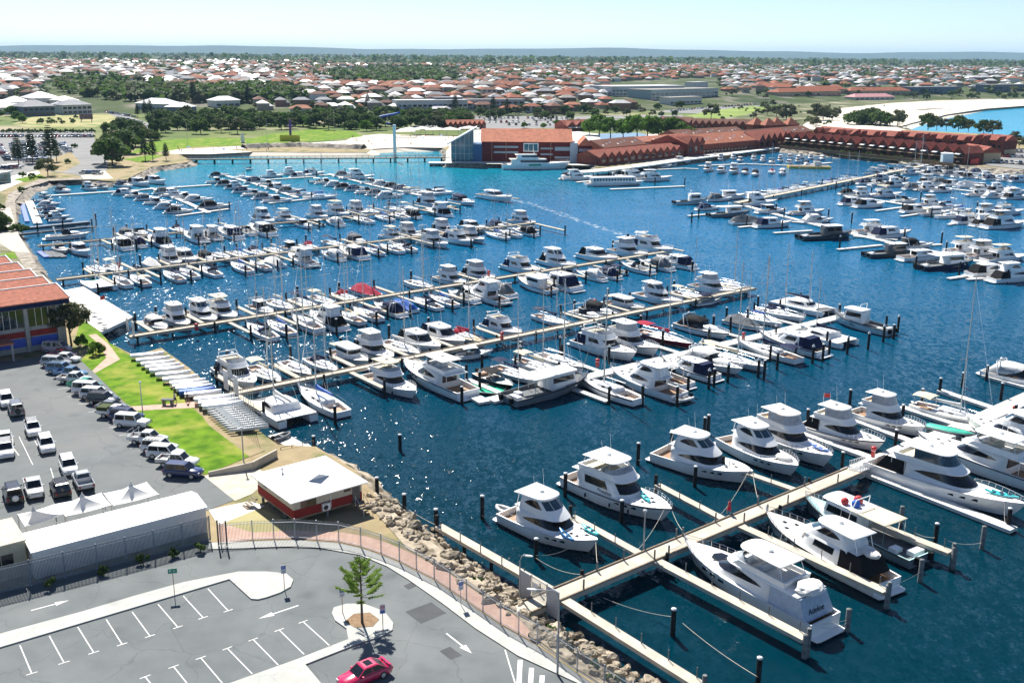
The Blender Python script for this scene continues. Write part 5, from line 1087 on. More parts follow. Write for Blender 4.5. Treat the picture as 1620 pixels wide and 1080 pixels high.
text_on('Freedom', .62, black, b2[0], (-.03*b2[1], -2.25, 1.98), (pi/2-.08, 0, -.012)); kayak(onboat(b2, .24*b2[1], .15, 2.02), b2[2]-.5, 'teal kayak lying across the foredeck with square black cabin windows')
b3 = bigboat('B3', 0, dict(B=5.2, up='house', uh=1.65, f0=1.4, f1=2.1, zc=3.1, full=3.2, xa=-.27, k=(.30,.80), brail=False, xf=.25, xft=.03), (1042,718), (1190,762), 'enclosed bridge cruiser with bare foredeck, third berth from the gate')
b4 = bigboat('B4', 0, dict(B=4.9, up='house', uh=1.5, f0=1.3, f1=2.0, zc=3.1, full=3.0, xa=-.26, k=(.3,.8), bowtender=True), (1150,696), (1262,752), 'white cruiser with a covered tender on its foredeck')
b5 = bigboat('B5', 0, dict(B=4.9, f0=1.4, f1=2.2, zc=3.3, curtain=True, topm=white_c, seatm=tan_d, xf=.22), (1188,678), (1316,738), 'tall motor yacht with blue toys on its foredeck')
for i, (x, y) in enumerate([(.30,.2),(.36,.1)]): kayak(onboat(b5, x*b5[1], y, 2.15), b5[2]+.2*i, ['blue and white board','folded blue float'][i]+' on foredeck of the tall motor yacht', blue_c, 2.4, capw)
n_1 = bigboat('N1', 0, dict(B=5.0, f0=1.7, f1=2.3, zc=3.5, top=True, topm=white_c, xa=-.22, xf=.30, xft=.06, rail=None, hull=HW, seatm=white_c, fxa=-.40, hatch=False, fenders=navy), (1296,990), (1089,880), 'white motor yacht with dark swept windows and covered aft tender', keepL=18.4)
L = n_1[1]; q = MB(); r = hull_rows(L, 5, 1.7, 2.3); q.prism([(.17*L,-1.0),(.25*L,-.75),(.27*L,0),(.25*L,.75),(.17*L,1.0)], 2.36, 2.50); q.build('dark_skylight', glass, n_1[0])
q = MB(); q.blob((-.385*L, 0, 4.0), 1.25, 1.55, .55, 12, 7, .12, random.Random(3)); q.build('covered_tender', white_c, n_1[0])
q = MB(); q.loft([[(-.46*L, 2.15, 1.5), (-.41*L, 1.95, 3.5), (-.41*L, -1.95, 3.5), (-.46*L, -2.15, 1.5)], [(-.22*L, 2.15, 1.5), (-.22*L, 1.95, 3.5), (-.22*L, -1.95, 3.5), (-.22*L, -2.15, 1.5)]], True, True, True, False); q.build('aft_awning', mat('pale_blue_canvas', (.42,.50,.60), .8), n_1[0])
text_on('Adeline', .75, black, n_1[0], (-.4425*L-.02, .2, 2.25), (pi/2-.43, 0, -pi/2))
n_2 = bigboat('N2', 0, dict(B=4.8, f0=1.4, f1=2.3, zc=3.3, up='house', uh=1.5, lens=False, aft=black, rail=black, hull=HW, xf=.18, xft=.10, hw=.42), (1402,930), (1211,830), 'white cruiser with full black aft awning and tender on its roof', keepL=17)
q = MB(); q.blob((-.36*n_2[1], -.1, 3.45), 1.1, .8, .35, 12, 7, .15, random.Random(4)); q.build('covered_tender', white_c, n_2[0])
n_3 = bigboat('N3', 0, dict(fn=workboat, B=4.6, hull=HS, deckm=HB and mat('pale_aqua_deck', (.42,.66,.68), .5), canopy=cream_c), (1462,888), (1270,800), 'aqua decked workboat with a large beige canopy roof', cat='workboat', keepL=16)
L = n_3[1]
for i, (x, y, m, r) in enumerate([(.06,-.4,redp,.55),(.10,1.1,redp,.45),(.03,.6,blue_c,.5)]): q = MB(); q.blob((x*L, y, 4.05), r, r, r, 12, 8); q.build('float_ball', m, n_3[0])
# floating pontoon at the end of the nearest jetty
ga, gb = on1(L1, 0, 1.8), W(1363,741,.6)
PN, AN = pontoon('pontoon', 'wide white floating pontoon beyond the gangway at right', [W(1345,748,.5), W(1448,704,.5), W(1530,672,.5), W(1640,622,.5)], 3.0, .55)
for a, b, w in [((1361,742),(1604,836),1.6), ((1390,727),(1268,683),1.4), ((1442,697),(1352,663),1.4), ((1574,690),(1425,642),1.4), ((1625,662),(1486,616),1.4), ((1640,615),(1556,592),1.4)]: finger(PN, AN, W(*a,.53), W(*b,.53), w, .53, .42, pontoon_m, False)
gw = thing('gangway', 'white railed gangway sloping from jetty to floating pontoon', 'gangway', (ga.x, ga.y, 0)); e1 = Vector((ga.x, ga.y, 1.83)); e2 = W(1378,735,.62); mb = MB(); mb.beam(e1-Vector((ga.x,ga.y,0)), e2-Vector((ga.x,ga.y,0)), 1.5, .12); mb.build('deck', alu, gw)
dd = (e2-e1); nn = Vector((-dd.y, dd.x, 0)).normalized()*.72
for sg in (1, -1):
    mb = MB(); o_ = Vector((ga.x, ga.y, 0)); a0, b0 = e1-o_+nn*sg, e2-o_+nn*sg; up = Vector((0,0,1.1)); mb.tube([a0+up, b0+up], .045, 6); mb.tube([a0+up*.5, b0+up*.5], .03, 4)
    for i in range(8): t = i/7; mb.tube([a0+(b0-a0)*t, a0+(b0-a0)*t+up], .035, 4)
    for i in range(7): mb.tube([a0+(b0-a0)*(i/7), a0+(b0-a0)*((i+1)/7)+up], .025, 4)
    mb.build('railing', capw, gw)
p1 = bigboat('P1', 0, dict(B=5.2, f0=1.7, f1=2.4, zc=3.5, curtain=True, curtm=glassb, aft=black, hull=HW, xf=.24, xft=.10, hatch=False, k=(.35,.92)), (1398,742), (1600,812), 'longest white motor yacht with black wraparound window on outer pontoon', keepL=20)
kayak(onboat(p1, .33*p1[1], 0, 2.3), p1[2]+.1, 'turquoise kayak on the foredeck of the longest white yacht'); kayak(onboat(p1, .36*p1[1], .5, 2.3), p1[2]+.1, 'second turquoise board beside the kayak on the longest yacht')
p2 = bigboat('P2', 0, dict(B=5.2, f0=1.6, f1=2.4, zc=3.5, curtain=False, hull=HW, rail=navy), (1655,770), (1455,703), 'big motor yacht with curved white canopy beside the longest yacht', keepL=19)
p3 = bigboat('P3', 0, dict(B=5.0, f0=1.5, f1=2.3, zc=3.3, up='house', hull=HW), (1690,730), (1520,668), 'enclosed white cruiser at the right edge behind two big yachts', keepL=16)
p4 = bigboat('P4', 0, dict(B=4.4, f0=1.2, f1=1.9, aft=black, curtain=True, rail=navy, k=(.35,.9)), (1272,672), (1398,712), 'white cruiser flying a red flag with navy window band')
fl = MB(); fl.add([(0,0,0),(.9,.1,.15),(.9,.15,.75),(0,0,.6),(.0,.03,0),(.9,.13,.15),(.9,.18,.75),(0,.03,.6)], [(0,1,2,3),(7,6,5,4),(0,4,5,1),(1,5,6,2),(2,6,7,3),(3,7,4,0)]); fo = fl.build('flag', redp, p4[0]); fo.location = (-.28*p4[1], 0, 5.6)
fs = MB(); fs.tube([(-.28*p4[1], 0, 5.0), (-.28*p4[1], 0, 6.3)], .03, 4); fs.build('flag_staff', gel, p4[0])
p5 = bigboat('P5', 0, dict(B=4.3, f0=1.2, f1=1.9, seatm=tan_d, curtain=True), (1350,652), (1462,688), 'white flybridge cruiser with tan seats next to flagged cruiser')
p6 = bigboat('P6', 0, dict(fn=yacht, B=4.0, mast=21, cover=white_c, bimini=cream_c), (1445,640), (1574,676), 'large white sailing yacht with tall mast on outer pontoon', cat='sailing boat')
boat('C', W(1618,603,.5), 142, 'cut by the right edge on outer pontoon', 12, 2)
e = W(1502,684,.3); q = thing('covered_dinghy', 'dinghy under a bright green cover behind the longest yacht', 'dinghy', e, az_rz(128)); mb = MB(); rg = [[(x, w*cos(a), .15+(.55 if sin(a)>0 else .3)*sin(a)) for a in [2*pi*k/12 for k in range(12)]] for x, w in ((-3.2,.5),(-2.9,1.0),(0,1.15),(2,.9),(3,.35),(3.3,.08))]
mb.loft(rg, True, True, True); mb.build('cover', teal_c if False else mat('emerald_cover', (.0,.42,.30), .6, bump=.4, bscale=4), q); mb = MB(); mb.tube([(-3.2,1.0,.35),(0,1.25,.35),(2.4,.9,.4),(3.4,0,.5),(2.4,-.9,.4),(0,-1.25,.35),(-3.2,-1.0,.35)], .18, 8); mb.build('gunwale', grey_c, q)
inf = thing('inflatable_tender', 'grey inflatable tender beside the bright green dinghy', 'tender', W(1545,700,.1), az_rz(128)); inflatable(inf, (0,0,0), 0, 3.4, gel)
# mooring piles round the near boats
k = 0
for px, py, top, m in [(763,820,3.0,0),(894,785,3.2,0),(1009,735,3.2,0),(1114,690,3.0,0),(1062,712,3.0,0),(1120,686,3,0),(848,885,2.6,0),(983,826,2.9,0),(1099,770,2.9,0),(1064,1005,2.9,0),(1199,1080,2.6,0),(1272,1040,2.4,1),(1340,998,2.4,1),(1402,962,2.6,1),(1455,920,2.6,1),(1507,900,2.6,1),(1553,868,2.8,1),(1424,838,3.0,1),(1479,860,2.6,0),(1594,835,2.6,0),(1277,670,2.4,0),(1344,640,2.6,0),(1427,665,2.6,0),(1458,640,2.7,0),(1486,622,2.7,0),(1522,612,2.6,0),(1560,602,2.8,0),(1583,632,2.9,0),(1604,668,2.9,0),(1416,706,2.6,0),(1332,738,2.2,0),(597,790,3.0,0),(640,812,2.6,0),(690,842,3.0,0),(633,712,2.4,0),(497,712,2.2,0)]:
    k += 1; mooring_pile(W(px, py, 0), '%s pile, %s from left-hand list around the nearest jetty' % ('weathered grey' if m else 'dark timber', nth(k)) if False else '%s mooring pile, %s counted across the foreground berths' % ('weathered grey' if m else 'dark timber', nth(k)), top, False, pile_grey if m else pile_m, .26)
# mooring lines
def rope(a, b, sag, label, m=rope_m, r=.028):
    a, b = Vector(a), Vector(b); pts = [a+(b-a)*t-Vector((0,0,sag*4*t*(1-t))) for t in [i/10 for i in range(11)]]
    q = MB(); q.tube([p-a for p in pts], r, 4); o = q.build('mooring_rope', m, None, a); return tag(o, label, 'mooring rope', 'mooring ropes')
RP = [(onboat(b1,-.48*b1[1],-2.0,1.3), W(763,815,1.2), .4,'slack rope from cruiser stern to the leftmost near pile'),(onboat(b1,.40*b1[1],-.8,1.9), W(848,878,1.2), .6,'rope from cruiser bow back to the pile beside it'),(onboat(b1,.48*b1[1],0,1.8), on1(s1(948,905),1.0,2.7), .3,'rope from the nearest cruiser bow to a jetty post'),(W(848,882,1.0), on1(s1(935,915),1.1,1.9), .5,'long rope from pile to the jetty below the nearest cruiser'),
      (onboat(b2,.46*b2[1],-.6,2.0), on1(s1(1000,880),1.1,1.9), .6,'rope from the kayak cruiser bow to the jetty'),(onboat(b2,.48*b2[1],.3,2.0), on1(s1(1075,845),1.0,2.4), .3,'short rope ahead of the kayak cruiser'),(onboat(b3,.47*b3[1],-.5,2.0), on1(s1(1120,825),1.1,1.9), .8,'rope from third cruiser bow to jetty'),(onboat(b3,.48*b3[1],.4,2.0), on1(s1(1190,795),1.0,2.5), .3,'rope ahead of the third cruiser'),(onboat(b3,-.48*b3[1],2,1.4), W(1009,728,1.5), .3,'rope from third cruiser stern to pile'),
      (W(1064,975,1.0), W(955,945,.4), .3,'slack rope across the empty berth near the jetty'),(W(1199,1070,.8), W(1080,985,.3), .25,'second slack rope in the empty foreground berth'),(onboat(n_1,-.48*n_1[1],1.5,1.5), W(1340,985,1.2), .5,'green-tinged rope from yacht stern to grey pile'),(onboat(n_1,-.46*n_1[1],2.0,1.5), W(1340,980,1.5), .2,'upper rope from yacht stern to grey pile'),(onboat(n_1,.49*n_1[1],0,2.2), on1(s1(1045,870),-1.0,2.3), .2,'rope from swept-window yacht bow to jetty'),
      (onboat(n_2,-.49*n_2[1],1.8,1.3), W(1455,905,1.2), .5,'rope from black awning cruiser to grey pile'),(onboat(n_2,.49*n_2[1],0,2.2), on1(s1(1200,805),-1.0,2.3), .2,'rope from black awning cruiser bow to jetty'),(onboat(n_3,-.2*n_3[1],-2.2,1.6), W(1424,825,1.5), .3,'rope from beige canopy workboat to grey pile'),(W(1424,822,1.5), W(1479,850,1.0), .6,'rope slung between two piles by the outer pontoon'),(W(1500,855,.8), W(1553,858,1.2), .3,'rope trailing left of the outer grey pile'),
      (W(597,765,1.5), W(690,830,1.6), .5,'long rope between piles along the rocky shore'),(onboat(p1,.40*p1[1],-1.2,2.3), W(1590,826,.6), .3,'rope from longest yacht bow to pontoon end')]
for r in RP: rope(*r)
# gate of the jetty
g0 = on1(3.6, 0, 1.8); gt = thing('jetty_gate', 'grey security gate with two tall side panels across the jetty', 'gate', g0, atan2(d1.y, d1.x))
for y0, y1 in ((1.15,2.9),(-2.9,-1.15)):
    q = MB(); q.bx(-.04,.04,y0,y1,-.6,2.3); q.build('side_panel', mat('grey_mesh_panel', (.42,.43,.45), .5, var=.2, scale=8), gt)
for y in (1.15,-1.15): q = MB(); q.bx(-.06,.06,y-.06,y+.06,.0,2.4); q.build('post', steel, gt)
q = MB(); q.bx(-.03,.03,-1.1,1.1,2.2,2.3)
for i in range(14): q.bx(-.02,.02,-1.05+i*.155,-1.02+i*.155,.1,2.2)
q.bx(-.025,.025,-1.1,1.1,1.0,1.06); q.build('barred_door', steel, gt); q = MB(); q.bx(-.07,-.045,.1,.9,1.2,1.8); q.build('notice', capw, gt)

# ------------------------------------------------------------------ fence round the front road
fence_m = mat('galvanised_steel', (.30,.32,.35), .45, metal=.4, var=.15)
def fence(label, pts, h, posts=2.9, pale=.14, m=fence_m, name='palisade_fence'):
    P = [Vector((p[0], p[1], 0)) for p in pts]; o = thing(name, label, 'fence', (P[0].x, P[0].y, GZ-.08)); run = [P[0]]
    for a, b in zip(P, P[1:]):
        k = max(1, round((b-a).length/posts)); run += [a+(b-a)*(i/k) for i in range(1, k+1)]
    for i, a in enumerate(run):
        q = MB(); q.obox(tuple(a-P[0]), .1, .1, h+.08); q.build('post', m, o)
        if i == len(run)-1: break
        b = run[i+1]; d = b-a; n = int(d.length/pale); q = MB(); u = d.normalized(); ang = atan2(u.y, u.x)
        for z in (.25, h-.28): q.beam(a-P[0]+u*.06+Vector((0,0,z)), b-P[0]-u*.06+Vector((0,0,z)), .045, .05)
        for j in range(1, n):
            c = a-P[0]+d*(j/n)+Vector((0,0,.08)); q.obox(tuple(c), .035 if pale > .13 else .07, .02, h-.08, ang)
        q.build('panel', m, o)
    return o
fp = [(349,857),(400,853),(467,851),(536,856),(571,864),(603,875),(632,887),(659,901),(687,915),(712,932),(738,949),(764,967),(792,986),(850,1018),(913,1062),(1000,1118)]
fence('curved grey palisade fence between footpath and pink path', [W(x, y, GZ) for x, y in fp], 2.3)
fence('tall blue-grey palisade fence standing before the white shed', [W(x, y, GZ) for x, y in [(-60,952),(50,926),(155,900),(245,877),(333,853)]], 2.8, 3.0, .125, mat('blue_grey_steel', (.16,.20,.25), .55, var=.2))
mg = thing('fence_gate', 'tall double gate post pair at the shed corner', 'gate', W(346,862,GZ)); q = MB(); q.obox((0,0,0), .14, .14, 2.9); q.obox((.9,-.1,0), .14, .14, 2.9); q.build('gate_post', dkgrey, mg); q = MB(); q.bx(.1,.8,-.05,0,.2,2.6) if False else [q.obox((.1+i*.12,-.05,.15), .03, .02, 2.4) for i in range(7)]; q.build('gate_bars', dkgrey, mg)
# bushes at the foot of the fence
# ------------------------------------------------------------------ trees
def leaf_mat(name, c1, c2, rnd=.18):
    m = mat(name, c1, .75, var=0, col2=c2, scale=1.2, rnd=rnd, spec=.25); nt = m.node_tree; N = nt.nodes; Lk = nt.links; b = N['Principled BSDF']
    t = N.new('ShaderNodeBsdfTranslucent'); Lk.new(b.inputs['Base Color'].links[0].from_socket, t.inputs[0]); x = N.new('ShaderNodeMixShader'); x.inputs[0].default_value = .38; Lk.new(b.outputs[0], x.inputs[1]); Lk.new(t.outputs[0], x.inputs[2]); Lk.new(x.outputs[0], N['Material Output'].inputs['Surface']); return m
leaf_dark = leaf_mat('leaf_dark', (.042,.08,.018), (.09,.15,.03))
leaf_mid = leaf_mat('leaf_mid', (.055,.105,.018), (.105,.175,.03))
leaf_bright = leaf_mat('leaf_bright', (.075,.17,.012), (.13,.25,.025))
leaf_olive = leaf_mat('leaf_olive', (.07,.085,.032), (.12,.13,.055))
leaf_pine = leaf_mat('leaf_pine', (.020,.05,.022), (.045,.085,.03))
leaf_nor = leaf_mat('leaf_norfolk', (.12,.21,.03), (.19,.29,.045))
bark = mat('bark', (.12,.09,.065), .9, var=.35, scale=5, bump=.5)
def crown(seed, rx, rz, z0, nclump, nleaf, ls, flat=.55):
    rnd = random.Random(seed); mb = MB(); cl = []
    for i in range(nclump):
        a, u = rnd.uniform(0, 2*pi), rnd.uniform(-.55, 1); r = sqrt(max(0, 1-u*u))*rnd.uniform(.45, 1)
        cl.append((Vector((rx*r*cos(a), rx*r*sin(a), z0+rz*u*rnd.uniform(.6, 1))), rnd.uniform(.22, .40)*rx))
    for c, cr in cl:
        for k in range(nleaf):
            v = Vector((rnd.gauss(0,1), rnd.gauss(0,1), rnd.gauss(0,1))); v.normalize(); p = c+Vector((v.x*cr, v.y*cr, v.z*cr*flat*1.3))*rnd.uniform(.55, 1.05)
            n = (v+Vector((rnd.gauss(0,.6), rnd.gauss(0,.6), rnd.gauss(.3,.5)))).normalized(); t = n.orthogonal().normalized(); b_ = n.cross(t); s = ls*rnd.uniform(.6, 1.4); an = rnd.uniform(0, pi)
            t, b_ = t*cos(an)+b_*sin(an), b_*cos(an)-t*sin(an)
            mb.add([p-t*s-b_*s*.5, p+t*s*.2-b_*s*.7, p+t*s+b_*s*.3, p-t*s*.3+b_*s*.6], [(0,1,2,3)])
    return mb, cl
def trunk_mb(seed, h, r, cl, zf=.35):
    rnd = random.Random(seed); mb = MB(); bend = Vector((rnd.uniform(-.1,.1)*h, rnd.uniform(-.1,.1)*h, 0)); top = Vector((0,0,h))+bend
    mb.tube([(0,0,-.2), bend*.3+Vector((0,0,h*.45)), top], r, 7, r*.55)
    for c, _ in cl[:7]: mb.tube([bend*.4+Vector((0,0,h*.55)), (bend+Vector((0,0,h))+c)/2-Vector((0,0,.2)), c], r*.45, 5, r*.12)
    return mb
def make_tree(seed, rx, rz, zc, ncl, nl, ls, lm, h=None, r=.22, flat=.55):
    o = thing('tree', None, None); mb, cl = crown(seed, rx, rz, zc, ncl, nl, ls, flat); mb.build('crown', lm, o); trunk_mb(seed, h or zc-rz*.3, r, cl).build('trunk', bark, o); return o
def norfolk(seed, h, rb, tiers, nb, lm, wide=.16, name='norfolk_pine', z0=.24, fine=.11):
    rnd = random.Random(seed); o = thing(name, None, None); tr = MB(); tr.tube([(0,0,-.2), (0,0,h*.6), (0,0,h)], h*.016+.03, 8, .02); tr.build('trunk', bark, o); mb = MB(); tw = MB()
    for i in range(tiers):
        t = i/(tiers-1); z = h*(z0+(.97-z0)*t); R_ = rb*(1-t)**(.75 if fine > .1 else .5)*rnd.uniform(.85,1.05)+.15; a0 = rnd.uniform(0, 2*pi)
        for k in range(nb):
            if fine < .1 and rnd.random() < .12: continue
            a = a0+2*pi*k/nb+rnd.uniform(-.2,.2); d = Vector((cos(a), sin(a), 0)); s = Vector((-d.y, d.x, 0)); lift = .28+.35*t
            Rk = R_*rnd.uniform(.7 if fine < .1 else .8,1.12); pts = [d*(Rk*u)+Vector((0,0,z+Rk*lift*u*u)) for u in (0,.35,.7,1)]; tw.tube(pts, .03, 4, .012)
            n = max(4, int(Rk/fine))
            for j in range(n):
                u = .30+.70*(j+rnd.random())/n; p = d*(Rk*u)+Vector((0,0,z+Rk*lift*u*u))
                for sg in (1,-1):
                    l = wide*(1.25-.5*u)*rnd.uniform(.8,1.5); q = p+(s*sg+d*.5)*l+Vector((0,0,rnd.uniform(.0,.16))); w = d*.05+Vector((0,0,.05)); mb.add([p-w, q-w*.5, q+w*.6, p+w], [(0,1,2,3)])
                    w2 = s*.05; q2 = p+d*l*.7+Vector((0,0,rnd.uniform(.02,.22)))+s*sg*.06; mb.add([p-w2, q2-w2*.5, q2+w2*.5, p+w2], [(0,1,2,3)])
    tw.build('branches', bark, o); mb.build('crown', lm, o); return o
o = norfolk(5, 6.4, 2.15, 7, 5, leaf_nor, .30, z0=.40, fine=.085); place(o, W(573,984,GZ), 0, 'young norfolk pine in the mulch of the front traffic island', 'tree')
o = make_tree(21, 3.4, 2.3, 5.2, 34, 230, .15, leaf_olive, 3.4, .2); place(o, W(113,545,GZ), .4, 'spreading olive-green tree in front of the clubhouse corner', 'tree')
def bush(seed, r, h, lm, nc=10, nl=120, ls=.12):
    o = thing('shrub', None, None); mb, cl = crown(seed, r, h*.5, h*.5, nc, nl, ls, .8); mb.build('foliage', lm, o); t = MB(); t.tube([(0,0,-.1),(0,0,h*.5)], .07, 5); t.build('stem', bark, o); return o
o = bush(31, 1.5, 1.9, leaf_bright, 16, 200, .10); place(o, W(152,560,GZ), 0, 'rounded green hedge shrub by the pink path', 'shrub', 'hedge shrubs'); o = bush(32, 1.3, 1.8, leaf_bright, 14, 190, .10); place(o, W(128,546,GZ), 0, 'green hedge shrub beneath the olive tree', 'shrub', 'hedge shrubs')
for i, (x, y) in enumerate([(82,925),(165,904),(228,887),(275,877),(318,868)]):
    o = Proto.get('fbush%d' % (i % 2), lambda: bush(41+i, .7, .8, leaf_dark, 6, 60, .12)); place(o, W(x, y, GZ)+Vector((0,-.3,0)), i, 'low dark weed bush, %s from left under the tall fence' % nth(i+1), 'shrub', 'weeds under the fence')
# ------------------------------------------------------------------ boulders of the near revetment
def boulder(seed):
    rnd = random.Random(seed); mb = MB(); rings = []; n, m_ = 9, 6; ph = [rnd.uniform(0, 6) for _ in range(4)]
    for i in range(1, m_):
        t = -pi/2+pi*i/m_; rings.append([tuple(Vector((cos(t)*cos(2*pi*k/n), cos(t)*sin(2*pi*k/n)*.75, sin(t)*.62))*(1+.18*sin(3*2*pi*k/n+ph[0])+rnd.uniform(-.12,.12))) for k in range(n)])
    mb.loft(rings, True, True, True, False); return tag(mb.build('boulder', rock_m), None, None)
rb = random.Random(77); bp = [W(x, y, 1.2) for x, y in [(588,792),(612,808),(640,832),(668,850),(700,880),(735,905),(770,932),(805,955),(860,1000),(905,1025),(950,1060),(1000,1095)]]; bi = 0
for i in range(285):
    t = rb.random()*(len(bp)-1.001); k = int(t); a, b = bp[k], bp[k+1]; d = (b-a).normalized(); n = Vector((d.y, -d.x, 0)); f = rb.uniform(-1.6, 3.0); p = a+(b-a)*(t-k)+n*f*(-1)
    off = (p-(a+(b-a)*(t-k))).dot(Vector((-d.y, d.x, 0))); z = 1.6-off*.55 if False else 1.0
    side = rb.uniform(-2.3, 3.3); p = a+(b-a)*(t-k)+Vector((-d.y, d.x, 0))*(-1)*side if False else a+(b-a)*(t-k)+Vector((-d.y, d.x, 0))*side
    z = 2.12-.55*max(0, side+.3); s = rb.uniform(.2, .55) if i > 26 else rb.uniform(.65, 1.05)
    o = Proto.get('boulder%d' % (i % 4), lambda: boulder(100+i)); o.rotation_euler = (0,0,0); place(o, (p.x, p.y, z), rb.uniform(0, 6), 'pale limestone boulder in the rubble bank under the curved fence', 'boulder', 'boulders of the near rubble bank', (s*rb.uniform(.9,1.3), s, s*rb.uniform(.8,1.1)))
# ------------------------------------------------------------------ cars
def paintm(name, c, r=.25): return mat('car_'+name, c, r, var=.04, coat=.7, metal=.0)
CP = {'white': paintm('white', (.72,.72,.70)), 'silver': paintm('silver', (.42,.44,.46)), 'grey': paintm('grey', (.16,.17,.18)), 'black': paintm('black', (.012,.012,.014)), 'navy': paintm('navy', (.012,.025,.10)), 'red': paintm('red', (.42,.015,.03)), 'magenta': paintm('magenta', (.50,.012,.085)), 'blue': paintm('blue', (.12,.24,.40)), 'green': paintm('green', (.03,.28,.18)), 'pink': paintm('pink', (.50,.38,.40))}
lamp_w = mat('headlight_lens', (.6,.62,.65), .1); lamp_r = mat('tail_light', (.35,.01,.01), .2); trim = mat('dark_trim', (.02,.02,.022), .6)
def wheel(parent, x, y, r):
    q = MB(); w = .22; sg = 1 if y > 0 else -1
    rings = [[(x+rr*cos(a), y+yy, r+rr*sin(a)) for a in [2*pi*k/14 for k in range(14)]] for rr, yy in ((r*.6,-w/2),(r,-w/2),(r,w/2),(r*.6,w/2))]
    q.loft(rings, True, True, True); t = q.build('wheel', rubber, parent); q = MB(); yy = y+sg*(w/2+.006); n = 10
    ring = [(x+r*.62*cos(2*pi*k/n), yy, r+r*.62*sin(2*pi*k/n)) for k in range(n)]; q.add(ring+[(x, yy+sg*.02, r)], [(i,(i+1)%n,n) if sg < 0 else ((i+1)%n,i,n) for i in range(n)]); q.build('rim', alu, t)
CARK = {  # L, W, ground clearance, belt, roof, hood height, (cabin base x0,x1), (cabin top x0,x1)
 'sedan': (4.7,1.82,.20,.88,1.45,.80,(-1.75,1.15),(-1.05,.35)), 'coupe': (4.55,1.80,.18,.88,1.40,.80,(-1.85,1.0),(-.95,.30)), 'suv': (4.75,1.9,.25,1.08,1.78,1.02,(-2.2,1.15),(-1.95,.55)),
 'wagon4': (4.9,1.92,.32,1.15,1.95,1.10,(-2.25,1.05),(-2.15,.72)), 'van': (4.9,1.9,.22,1.15,1.98,1.02,(-2.3,1.75),(-2.2,1.0)), 'ute': (5.2,1.9,.32,1.10,1.80,1.06,(-.75,1.25),(-.55,.62)), 'hatch': (4.2,1.76,.2,.95,1.5,.86,(-1.95,1.15),(-1.55,.35))}
